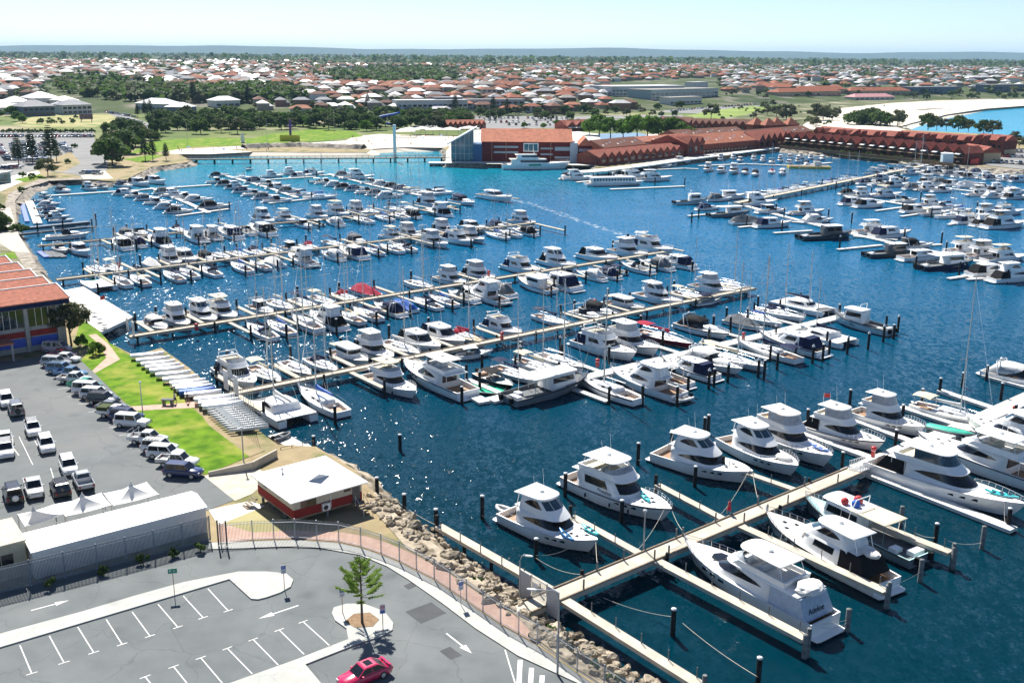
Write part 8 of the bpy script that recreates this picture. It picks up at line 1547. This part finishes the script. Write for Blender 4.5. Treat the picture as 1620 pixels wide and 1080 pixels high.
# playground tower, slide, lamp masts
pt = thing('playground_tower', 'slim purple playground tower above a yellow wall', 'tower', W(460,223,2)); q = MB(); q.tube([(0,0,0),(0,0,12.5)], .8, 6, .6); q.bx(-1.5,1.5,-1,1,8,9.2); q.build('mast', mat('purple', (.06,.02,.20), .5), pt); q = MB(); q.bx(-6,6,-2.5,-2.2,0,3.6); q.build('yellow_wall', mat('yellow_wall', (.55,.50,.03), .6), pt)
ws = thing('water_slide', 'curling blue water slide among trees behind the beach', 'water slide', W(612,203,2)); q = MB(); q.tube([(9*cos(t*.5)*(1-.02*t), 7*sin(t*.5), 11-.75*t) for t in range(14)], .9, 8); q.build('tube', blue_c, ws); q = MB(); [q.tube([(x,y,-1),(x,y,z)], .2, 5) for x,y,z in ((8,0,10),(-8,1,7),(0,6,8.5),(0,-6,5))]; q.build('support', alu, ws)
for i,(x,y,h) in enumerate([(297,230,13),(423,225,14),(529,210,15),(775,196,14),(1530,262,9)]): street_lamp(x,y,h,0,0,'tall slim light mast, %s from left along the north shore' % nth(i+1), 2.0, alu)
obelisk = thing('white_obelisk', 'white sail-shaped marker on the lagoon promenade', 'monument', W(384,226,2)); q = MB(); q.loft([[(w*cos(a),w*.5*sin(a),z) for a in [2*pi*k/8 for k in range(8)]] for w,z in ((1,0),(1.3,2.5),(.7,5),(.05,6))], True, True, True); q.build('body', capw, obelisk); q = MB(); q.bx(-1.6,1.6,-1.2,1.2,-.2,.3); q.build('plinth', concrete, obelisk)
# ------------------------------------------------------------------ far car parks: every car of its own
cols = ['white','white','silver','white','grey','navy','black','silver','red','white','blue']; cn = 0
def car_line(p0, p1, n, az, where, z=2.14, miss=.1, grp='cars in the far car parks'):
    global cn; rr = random.Random(hash(where) % 1000 if False else len(where)*7+n)
    a, b = W(*p0,z), W(*p1,z); k = 0
    for i in range(n):
        if rr.random() < miss: continue
        k += 1; c = rr.choice(cols); kd = rr.choice(['sedan','suv','hatch','suv','wagon4']); o = Proto.get('car_%s_%s_None' % (kd, c), lambda: car(kd, c)); p = a+(b-a)*((i+.5)/n); place(o, (p.x+rr.uniform(-.2,.2), p.y+rr.uniform(-.4,.4), z), az_rz(az+rr.choice([0,180])+rr.uniform(-2,2)), '%s car, %s from left %s' % (c, nth(k), where), 'car', grp)
car_line((-12,217),(150,217),30,2,'in the back row of the left car park'); car_line((-5,229),(14,256),10,80,'at the left edge of left car park'); car_line((38,226),(42,252),9,80,'in the left middle file of left car park'); car_line((66,226),(70,252),9,80,'in the right middle file of left car park'); car_line((96,228),(110,242),7,80,'by the pines of left car park'); car_line((40,256),(78,255),7,10,'in the front row of left car park'); car_line((20,228),(29,256),9,80,'in the inner left file of left car park'); car_line((50,226),(56,252),9,80,'in the centre file of left car park'); car_line((2,268),(30,266),4,60,'near the path of left car park')
car_line((150,172),(190,176),12,20,'in the upper white-building car park'); car_line((165,178),(215,186),13,20,'in the middle white-building car park'); car_line((185,188),(225,195),10,20,'in the lower white-building car park')
for i,(y0,y1,x0,x1) in enumerate([(187,188,700,900),(190,191,690,920),(194,195,760,1000),(198,200,800,1080)]): car_line((x0,y0),(x1,y1),26,5,'in the %s row behind the aquarium' % nth(i+1), miss=.2)
for i,(p0,p1) in enumerate([((1150,165),(1320,154)),((1120,172),(1215,164)),((1060,177),(1130,170))]): car_line(p0,p1,24-4*i,20,'in the %s beach road row' % nth(i+1), miss=.2)
car_line((1553,256),(1640,262),12,20,'in the front row by the red container'); car_line((1560,247),(1650,251),12,20,'in the middle row by the red container'); car_line((1580,240),(1650,243),9,20,'in the back row by the red container'); car_line((128,274),(160,276),3,100,'on the boat ramp', miss=0)
# ------------------------------------------------------------------ suburb houses
roofc = [mat('roof_terracotta', (.29,.10,.055), .8, var=.18, scale=.3, rnd=.18), mat('roof_salmon', (.36,.15,.09), .8, var=.15, scale=.3, rnd=.15), mat('roof_white', (.50,.50,.50), .5, var=.05, scale=.3, rnd=.08), mat('roof_grey', (.22,.23,.25), .7, var=.15, scale=.3, rnd=.25), mat('roof_brown', (.17,.085,.06), .8, var=.2, scale=.3, rnd=.2), mat('roof_pale', (.27,.255,.23), .7, var=.1, scale=.3, rnd=.12)]
rname = ['terracotta','salmon tiled','white metal','grey','brown tiled','pale grey']
wallc = [mat('house_render', (.36,.31,.24), .85, var=.08, rnd=.15), mat('house_brick', (.30,.16,.11), .85, var=.15, rnd=.2), mat('house_white', (.66,.64,.60), .85, var=.06)]
def hip(q, x0,x1,y0,y1,z,h,ov=.6):
    x0-=ov;x1+=ov;y0-=ov;y1+=ov; w, l = y1-y0, x1-x0
    if l >= w: r0,r1 = (x0+w/2*.95,(y0+y1)/2),(x1-w/2*.95,(y0+y1)/2)
    else: r0,r1 = ((x0+x1)/2,y0+l/2*.95),((x0+x1)/2,y1-l/2*.95)
    v = [(x0,y0,z),(x1,y0,z),(x1,y1,z),(x0,y1,z),(*r0,z+h),(*r1,z+h)]
    f = [(0,1,5,4),(1,2,5),(2,3,4,5),(3,0,4)] if l >= w else [(0,1,4),(1,2,5,4),(2,3,5),(3,0,4,5)]
    q.add(v, f); q.add([(a,b,c-.2) for a,b,c in v[:4]], [(3,2,1,0)]); q.add(v[:4]+[(a,b,c-.2) for a,b,c in v[:4]], [(4,5,1,0),(5,6,2,1),(6,7,3,2),(7,4,0,3)])
def house(shape, rc, wc):
    o = thing('house', None, None); wl_, rf = MB(), MB(); two = shape in (1,3); h = 5.6 if two else 3.0
    wl_.bx(-8,8,-5,5,-1.5,h); hip(rf,-8,8,-5,5,h,2.6)
    if shape in (0,1): wl_.bx(-8.01,-1,-9,-4.9,-1.5,3.0); hip(rf,-8,-1,-9,-3.5,3.0 if not two else 3.0,2.2)
    if shape == 2: wl_.bx(2,8.01,-8.5,-4.9,-1.5,3.0); hip(rf,2,8,-8.5,-2,3.0,2.2)
    wl_.build('wall', wc, o); rf.build('roof', rc, o)
    yf = {0:-5,1:-5,2:-5,3:-5}[shape]
    spots = {0:[(1,4,-5),(5,7,-5),(-6.5,-2.5,-9)],1:[(1,4,-5),(5,7,-5),(-6.5,-2.5,-9)],2:[(-7,-4,-5),(-2.5,.5,-5),(3.5,6.5,-8.5)],3:[(-7,-4,-5),(-2,2,-5),(4,7,-5)]}[shape]
    for x0,x1,y in spots: winbox(o,x0,x1,y-.08,y+.03,.8,2.4)
    if two:
        for x0,x1 in ((-6.5,-3.5),(-1.5,1.5),(3.5,6.5)): winbox(o,x0,x1,-5.09,-4.97,3.6,5.0)
        q = MB(); q.bx(-1,8,-6.6,-5.02,2.9,3.1); q.build('balcony', wc, o)
    if shape == 3: winbox(o,-8.1,-7.97,-2,2,.8,2.4)
    return o
def in_poly(x, y, P):
    r = False; j = len(P)-1
    for i in range(len(P)):
        if (P[i][1] > y) != (P[j][1] > y) and x < (P[j][0]-P[i][0])*(y-P[i][1])/(P[j][1]-P[i][1])+P[i][0]: r = not r
        j = i
    return r
CMI = CM3.transposed()
def to_px(p): d = CMI @ (Vector(p)-Vector((0,0,CAM_H))); return (810+FPX*d.x/-d.z, 540-FPX*d.y/-d.z)
WOODS = [[(70,135),(120,118),(200,122),(300,140),(480,135),(485,158),(380,165),(200,160),(80,150)], [(520,110),(640,104),(730,108),(725,128),(640,135),(520,130)], [(150,215),(170,185),(240,175),(330,180),(480,180),(720,178),(740,200),(560,208),(300,222),(180,262),(150,245)], [(380,104),(560,98),(900,94),(1100,96),(1100,102),(700,103)], [(0,150),(40,160),(30,190),(0,195)]]
CLEAR = [[(0,150),(150,148),(330,160),(400,165),(420,182),(300,185),(150,200),(0,205)], [(960,128),(1140,120),(1160,165),(960,168)], [(1040,150),(1340,138),(1640,140),(1700,170),(1340,200),(1040,180)], [(640,176),(900,176),(1080,180),(1080,205),(640,205)]]
rs = random.Random(5); cand = []; Yr = 690.0
row = 0
while Yr < 3400:
    a = -.62*Yr; gap_ = 20 if Yr < 1700 else 25
    while a < .62*Yr:
        x = a+rs.uniform(-2.5,2.5); y = Yr+rs.uniform(-4,4)+25*sin(a*.006+row*.2); a += gap_+ (16 if rs.random() < .07 else 0)
        if y-d0(x/y) < 25: continue
        if rs.random() < .10+max(0, (Yr-1500)/1900)*.5: continue
        z = terr(x,y); px = to_px((x,y,z+2))
        if not (-40 < px[0] < 1660): continue
        if any(in_poly(px[0],px[1],P) for P in WOODS+CLEAR): continue
        if px[0] > 1150 and rs.random() < .35: continue
        cand.append((x,y,z,px))
    Yr += 21 if row % 2 == 0 else 34
    row += 1
cand.sort(key=lambda c: c[1]); near_h, far_h = cand[:290], cand[290:]
def pick_roof(px): 
    w = [3.4,1.8,1.6,2.0,2.4,1.4] if px[0] < 1150 else [1.2,1,2.2,2.4,1.6,2]
    if px[0] < 420: w = [1.6,1.6,3.2,2.2,1.6,2]
    return rs.choices(range(6), w)[0]
bands = {}
for x,y,z,px in near_h:
    r = pick_roof(px); sh_ = rs.choice([0,1,2,3,1]); wc = rs.choice([0,0,1,2]); o = Proto.get('house_%d_%d_%d' % (sh_,r,wc), lambda: house(sh_, roofc[r], wallc[wc])); bnd = int(px[1]//6); col = int(px[0]//270)
    bands.setdefault((bnd,col), []).append((px[0],o,r,sh_)); place(o, (x,y,z), rs.choice([0,0,pi/2,pi,pi/2])+rs.uniform(-.12,.12)+.25, None, 'house', 'houses of the hillside suburb', rs.uniform(.9,1.15))
zones = ['far left','left','centre left','centre','centre right','right','far right']
bl = sorted({k[0] for k in bands}, reverse=True); brank = {b: i+1 for i, b in enumerate(bl)}
for (b,c),L_ in bands.items():
    L_.sort(key=lambda t: t[0])
    for i,(_,o,r,s_) in enumerate(L_): o['label'] = '%s roofed %s house, %s along, %s row uphill, %s suburb' % (rname[r], 'two-storey' if s_ in (1,3) else 'single-storey', nth(i+1), nth(brank[b]), zones[max(0,min(6,c))])
q = MB()
for x,y,z,px in far_h:
    r = pick_roof(px); q.cur = 6+rs.choice([0,0,2,1]); ca = rs.choice([0,pi/2])+rs.uniform(-.2,.2); h = rs.choice([3.0,3.0,5.6]); s = rs.uniform(.85,1.2); t = MB(); t.bx(-8,8,-5.5,5.5,-1.5,h); nf = len(t.f); hip(t,-8,8,-5.5,5.5,h,2.8)
    vs = [(x+s*(v[0]*cos(ca)-v[1]*sin(ca)), y+s*(v[0]*sin(ca)+v[1]*cos(ca)), z+s*v[2]) for v in t.v]; o0 = len(q.v); q.v.extend(vs)
    for i,f in enumerate(t.f): q.f.append(tuple(k+o0 for k in f)); q.sm.append(False); q.mi.append((6+(int(x) % 3)) if i < nf else r)
o = q.build('distant_houses', roofc+wallc); tag(o, 'mass of small roofs of the suburb fading to the horizon', 'houses', None, 'stuff')
# ------------------------------------------------------------------ larger buildings of the hill foot
def block(name, label, p0, p1, dep, h, m, roofm, z=2.0, wins=0, hipr=False, cat='building', terrain=False):
    a, b = WT(*p0), WT(*p1); d = b-a; L = hypot(d.x,d.y); o = thing(name, label, cat, (a.x,a.y,min(a.z,b.z)), atan2(d.y,d.x)); q = MB(); q.bx(0,L,0,dep,-2,h); q.build('wall', m, o); q = MB()
    if hipr: hip(q,0,L,0,dep,h,min(dep,L)*.22,.8)
    else: q.bx(-.6,L+.6,-.8,dep+.6,h,h+.5)
    q.build('roof', roofm, o)
    nst = max(1,int(h//3.6))
    for s in range(nst):
        for i in range(wins): w = L/wins; winbox(o,i*w+w*.15,(i+1)*w-w*.15,-.12,.02,s*3.6+1.0,s*3.6+2.8)
    return o
wm_ = wallc[2]; bluew = mat('blue_grey_wall', (.10,.14,.20), .6); greyw = mat('grey_wall', (.50,.52,.52), .8)
for i,(p0,p1,dp,h) in enumerate([((-40,182),(30,181),26,6),((10,172),(48,170),24,6),((30,180),(50,178),20,5.5),((85,178),(108,177),18,6),((50,166),(95,163),24,6),((95,170),(125,168),22,6)]): block('white_roofed_unit', 'white roofed commercial unit, %s of the left cluster' % nth(i+1), p0, p1, dp, h, wm_, roofc[2], wins=4, hipr=True)
block('office_block', 'dark blue clad building with hipped grey roof at left', (38,185),(88,183),22,8,bluew,roofc[3],wins=6,hipr=True); block('office_block', 'grey clad building with hipped roof beside the blue one', (100,182),(146,180),20,8,greyw,roofc[3],wins=6,hipr=True)
block('white_roofed_unit', 'white roofed tavern behind the left car park', (215,172),(262,176),20,6,greyw,roofc[2],wins=6,hipr=True); block('white_roofed_unit', 'white roofed shop with blue front next to the tavern', (262,180),(298,181),16,6,bluew,roofc[2],wins=4,hipr=True); block('gabled_hall', 'pale gabled hall standing alone left of the beach', (342,170),(380,167),16,6,wm_,roofc[2],wins=4,hipr=True)
block('kiosk', 'small blue hexagon-roofed kiosk among the trees', (261,192),(277,192),9,5,bluew,roofc[3],wins=1,hipr=True); block('glass_pavilion', 'glazed pavilion cut by the left edge near path', (-40,300),(18,288),10,4,aqg,roofc[2],z=2.0)
block('apartment_block', 'long white modern apartments behind the water slide', (628,178),(740,176),16,10,wm_,roofc[2],wins=14); block('apartment_block', 'low grey apartments with blue panels, right of white ones', (742,172),(830,172),16,8,greyw,roofc[3],wins=9); block('apartment_block', 'dark blue fronted apartments behind the beach trees', (690,175),(732,174),12,11,bluew,roofc[3],wins=5)
o = block('council_offices', 'large pale glass-fronted office building with white peaked roof', (968,152),(1082,150),40,10,greyw,roofc[2],z=8,wins=20); block('council_offices', 'grey glazed wing of the large office building', (1030,158),(1136,152),34,10,mat('teal_glass_wall', (.32,.40,.42), .3),roofc[5],z=6,wins=16); block('council_offices', 'white plant room on top of office building wing', (1098,141),(1120,140),14,8,wm_,roofc[2],z=20)
block('apartment_block', 'white terrace in front of the large office building', (1060,166),(1110,163),14,7,wm_,roofc[5],wins=8)
for i,(p0,p1) in enumerate([((1185,141),(1260,145)),((1262,147),(1340,148)),((1345,149),(1440,150)),((1232,152),(1330,151))]): block('resort_block', 'long terracotta roofed resort block, %s from left by the beach' % nth(i+1), p0, p1, 20, 5.5, cream_w, roofc[0], z=2.5, wins=12, hipr=True)
block('surf_club', 'low pink roofed surf club on the beach edge', (1352,158),(1415,158),18,4,wm_,mat('pink_roof', (.50,.25,.26), .7),wins=8,hipr=True); block('beach_apartments', 'dark glass beach apartments at far right', (1440,149),(1520,147),18,9,bluew,roofc[3],z=2.2,wins=9); block('beach_apartments', 'blue grey beach apartments near right edge', (1560,146),(1640,143),18,10,bluew,roofc[5],z=2.2,wins=9)
bb = thing('billboard', 'billboard standing in the dry field', 'billboard', W(137,193,2)); q = MB(); q.bx(-5,5,-.2,.2,2,6); q.build('panel', mat('billboard_face', (.16,.10,.12), .6, var=.5, scale=.4), bb); [(lambda q: q.build('post', dkgrey, bb))(MB().bx(x-.2,x+.2,-.1,.3,-.2,2)) for x in (-4,4)]
# ------------------------------------------------------------------ trees
def bush_mesh(): pass
TK = {'dark': ('dense dark green tree', lambda: make_tree(51, 5.5, 4.0, 4.4, 28, 60, .55, leaf_dark, 3.4, .3)), 'mid': ('mid green round tree', lambda: make_tree(52, 5.0, 3.8, 4.2, 26, 60, .52, leaf_mid, 3.2, .28)), 'olive': ('grey-green loose tree', lambda: make_tree(53, 5.2, 3.6, 4.8, 20, 52, .5, leaf_olive, 4, .26)), 'bright': ('bright green leafy tree', lambda: make_tree(54, 4.6, 3.8, 4.2, 28, 74, .5, leaf_bright, 4, .25)), 'wide': ('broad dark fig tree', lambda: make_tree(55, 8, 3.6, 4.0, 40, 64, .6, leaf_dark, 3.5, .4)), 'pine': ('dark norfolk pine', lambda: norfolk(56, 15, 3.6, 13, 7, leaf_pine, .75)), 'bush': ('low rounded green bush', lambda: bush(57, 1.8, 2.2, leaf_mid, 9, 60, .3))}
tcount = {}
def put_tree(k, px, py, where, s=1.0, p=None):
    d_, fn = TK[k]; o = Proto.get('tree_'+k, fn); p = p or WT(px,py); key = (k, where); tcount[key] = tcount.get(key, 0)+1
    return place(o, (p.x,p.y,p.z), RND.uniform(0,6), '%s, %s from left %s' % (d_, nth(tcount[key]), where), 'tree' if k != 'bush' else 'shrub', 'trees '+where, s*RND.uniform(.88,1.12))
for x,y,s in [(932,214,.95),(948,215,1.0),(966,216,1.05),(986,217,1.0),(1008,219,1.15),(1024,219,1.2),(1042,218,.9),(1062,218,1.05),(1080,220,.85),(1090,221,.7)]: put_tree('bright',x,y,'in the green row by quay',s*1.6)
for x,y,k,s in [(166,258,'olive',1.2),(178,262,'dark',1.3),(172,235,'mid',1.1),(186,240,'olive',1.4),(200,243,'dark',1.2),(196,228,'wide',.9),(214,232,'dark',1.2),(226,226,'olive',1.3),(238,222,'wide',.8),(172,215,'mid',1),(190,212,'dark',1.1),(210,208,'wide',.9),(250,215,'dark',1),(262,210,'dark',1.1),(281,206,'dark',1.1),(300,206,'wide',.8),(318,212,'mid',1.1),(332,206,'dark',1.2),(350,210,'olive',1.1),(362,205,'mid',1.2),(376,212,'olive',1.1),(392,206,'wide',.8),(410,204,'dark',1),(425,200,'mid',1),(445,205,'dark',1.1),(462,204,'olive',1),(480,200,'mid',1.1),(500,203,'dark',1.1),(520,206,'olive',1),(540,200,'dark',1.1),(556,205,'wide',.8),(580,208,'bright',.9),(596,206,'dark',1),(610,200,'olive',1.2),(630,204,'dark',1.1),(650,200,'olive',1.2),(668,198,'mid',1.0),(690,196,'olive',1.1),(700,194,'dark',1),(722,193,'wide',.9),(740,196,'olive',.9)]: put_tree(k,x,y,'in park behind lagoon',s)
for i in range(88): put_tree(rs.choice(['dark','mid','bright','wide','mid','olive']), 245+i*5.7, 183+22*rs.random()**.8, 'in back belt behind park', rs.uniform(.9,1.2))
for x,y,s in [(82,262,1.2),(52,258,1.0),(30,262,.9),(90,256,.75),(230,254,.7),(242,254,.75),(263,254,.55),(238,184,.9),(230,186,1),(218,186,.8),(780,180,1.1),(802,182,.9),(720,178,1.0)]: put_tree('pine',x,y,'about the north shore',s)
for x,y,s in [(36,280,.8),(50,281,.7),(76,279,1.6),(107,259,1),(118,234,1),(50,284,.5)]: put_tree('bush' if s < 1.5 else 'olive',x,y,'near the boat ramp',s if s < 1.5 else .8)
for i in range(16): put_tree('bush', -5+i*10, 211-rs.random(), 'in hedge line of left car park', 1.1)
for i in range(16): put_tree('bush', 45+rs.uniform(0,85), 187+rs.uniform(0,9), 'in the dry field', rs.uniform(.6,1.3))
for x,y,s in [(8,180,1.2),(18,184,1.1),(-4,190,1.3),(30,192,1),(36,195,.8)]: put_tree('bright',x,y,'beside white units at left',s)
for x,y,s,k in [(1228,186,1.0,'olive'),(1244,190,1.2,'olive'),(1125,188,1.2,'olive'),(1290,190,1.4,'olive'),(1302,191,1.2,'olive'),(1355,197,1.1,'wide'),(1375,197,1.4,'wide'),(1392,199,1.1,'wide'),(1420,200,1.3,'olive'),(1468,205,1.2,'dark'),(1482,206,1.1,'olive'),(1497,206,.9,'olive'),(1516,207,1.2,'dark'),(1532,208,1.1,'olive'),(1556,212,1.2,'dark'),(1570,213,1.2,'olive'),(1605,226,.8,'olive'),(1612,235,.7,'olive')]: put_tree(k,x,y,'between townhouses and beach',s*(1.15 if x < 1440 else 1.0))
for x,y,s in [(880,200,.7),(905,201,.8),(915,200,.7),(860,204,.5),(830,203,.5)]: put_tree('bright',x,y,'behind the aquarium roof',s)
for x,y,k in [(786,186,'olive'),(815,182,'olive'),(850,184,'dark'),(880,183,'olive'),(930,180,'dark'),(960,178,'olive'),(1010,176,'olive'),(1040,174,'dark'),(1075,172,'dark'),(1180,176,'bush'),(1205,180,'bush')]: put_tree(k,x,y,'along the road behind quay',.8)
for i in range(44): put_tree(rs.choice(['dark','olive','mid','olive','bush']), 470+i*14+rs.uniform(-5,5), rs.uniform(178,192), 'along the coast road', rs.uniform(.55,1.0))
for i in range(34): put_tree(rs.choice(['bush','bush','olive']), rs.uniform(1120,1330), rs.uniform(166,198), 'in the dunes behind quay', rs.uniform(.5,1.0))
for i in range(46): put_tree(rs.choice(['dark','olive','mid','bush','dark']), rs.uniform(1130,1650), rs.uniform(143,158), 'by the resort blocks', rs.uniform(.5,1.0))
for i in range(14): put_tree('bush', rs.uniform(2,44), rs.uniform(300,425), 'on the far left bank', rs.uniform(.4,.9))
for i,(x,y) in enumerate([(606,806),(628,830),(662,858),(690,878),(722,902),(752,925),(790,950),(838,985),(872,1008),(902,1030),(940,1058),(968,1080)]): put_tree('bush', x, y, 'among the near boulders', rs.uniform(.22,.42), W(x,y,1.3))
for i in range(30): put_tree(rs.choice(['bush','bush','olive']), rs.uniform(1265,1430), rs.uniform(168,203), 'on the beach dunes', rs.uniform(.5,1.1))
put_tree('dark', -2, 392, 'at the left edge by ramp', .6); put_tree('dark', 2, 402, 'at the left edge by ramp', .45)
for i in range(26): put_tree('bush', 1240+i*10.3, 232+i*1.1+rs.uniform(-.5,.8), 'in townhouse garden strip', rs.uniform(.5,.9))
# trees on the hill: the nearest as things, the rest as one mass
tr = []
for P,n in ((WOODS[0],300),(WOODS[1],190),(WOODS[3],220)):
    xs_ = [p[0] for p in P]; ys_ = [p[1] for p in P]; k = 0
    while k < n:
        x, y = rs.uniform(min(xs_),max(xs_)), rs.uniform(min(ys_),max(ys_))
        if in_poly(x,y,P): p = WT(x,y); tr.append((p,(x,y),1.25)); k += 1
for x,y,z,px in cand:
    for _ in range(5 if px[0] > 1100 or px[1] < 112 else 4):
        if rs.random() < .85: qx, qy = x+rs.uniform(-11,11), y+rs.uniform(8,14); tr.append((Vector((qx,qy,terr(qx,qy))), px, rs.uniform(.4,.85)))
for i in range(4600):
    y = 1500*(7.5)**rs.random(); x = rs.uniform(-.6,.6)*y
    if mnoise.noise(Vector((x*.002,y*.002,7))) > -.15 or y > 3000:
        if y-d0(x/y) > 60: p = Vector((x,y,terr(x,y))); tr.append((p, to_px(p), rs.uniform(.8,1.5)*(1 if y < 3500 else 2.0)))
tr.sort(key=lambda t: t[0].y)
NT = 120
for p,px,s in tr[:NT]: put_tree(rs.choices(['dark','mid','olive','pine'],[4,3,2,.5])[0], 0, 0, 'on the hillside, nearest first', s, p)
q = MB(); lm = [leaf_dark, leaf_mid, leaf_olive]
for p,px,s in tr[NT:]:
    far = p.y > 2200; q.cur = rs.choice([0,0,0,1,2] if far else [0,1,1,2]); n = 7 if far else 18; r = 4.6*s*(1.25 if far else 1)
    for k in range(n):
        v = Vector((rs.gauss(0,.5),rs.gauss(0,.5),rs.uniform(.0,1.0))); c = p+Vector((v.x*r,v.y*r,1.0*s+v.z*r*1.15)); nn = Vector((rs.gauss(0,.6),rs.gauss(0,.6),1)).normalized(); t = nn.orthogonal().normalized()*r*rs.uniform(.32,.6); b_ = nn.cross(t)
        q.add([c-t-b_*.5, c+t*.3-b_, c+t+b_*.3, c-t*.2+b_], [(0,1,2,3)])
    q.add([p+Vector((-.4,0,-.5)), p+Vector((.4,0,-.5)), p+Vector((.3,0,2*s)), p+Vector((-.3,0,2*s))], [(0,1,2,3)])
tag(q.build('distant_trees', lm), 'dark tree cover spread through the far suburb', 'trees', None, 'stuff')
# ------------------------------------------------------------------ air
hz = MB(); hz.bx(-20000,20000,-60,24000,-8,260)
hm = bpy.data.materials.new('haze_air'); hm.use_nodes = True; nt = hm.node_tree; nt.nodes.remove(nt.nodes['Principled BSDF']); pv = nt.nodes.new('ShaderNodeVolumePrincipled'); pv.inputs['Color'].default_value = (.44,.72,1,1); pv.inputs['Density'].default_value = 0.000042; nt.links.new(pv.outputs[0], nt.nodes['Material Output'].inputs['Volume'])
USE_HAZE = True
if USE_HAZE: struct(hz.build('haze', hm), 'stuff')
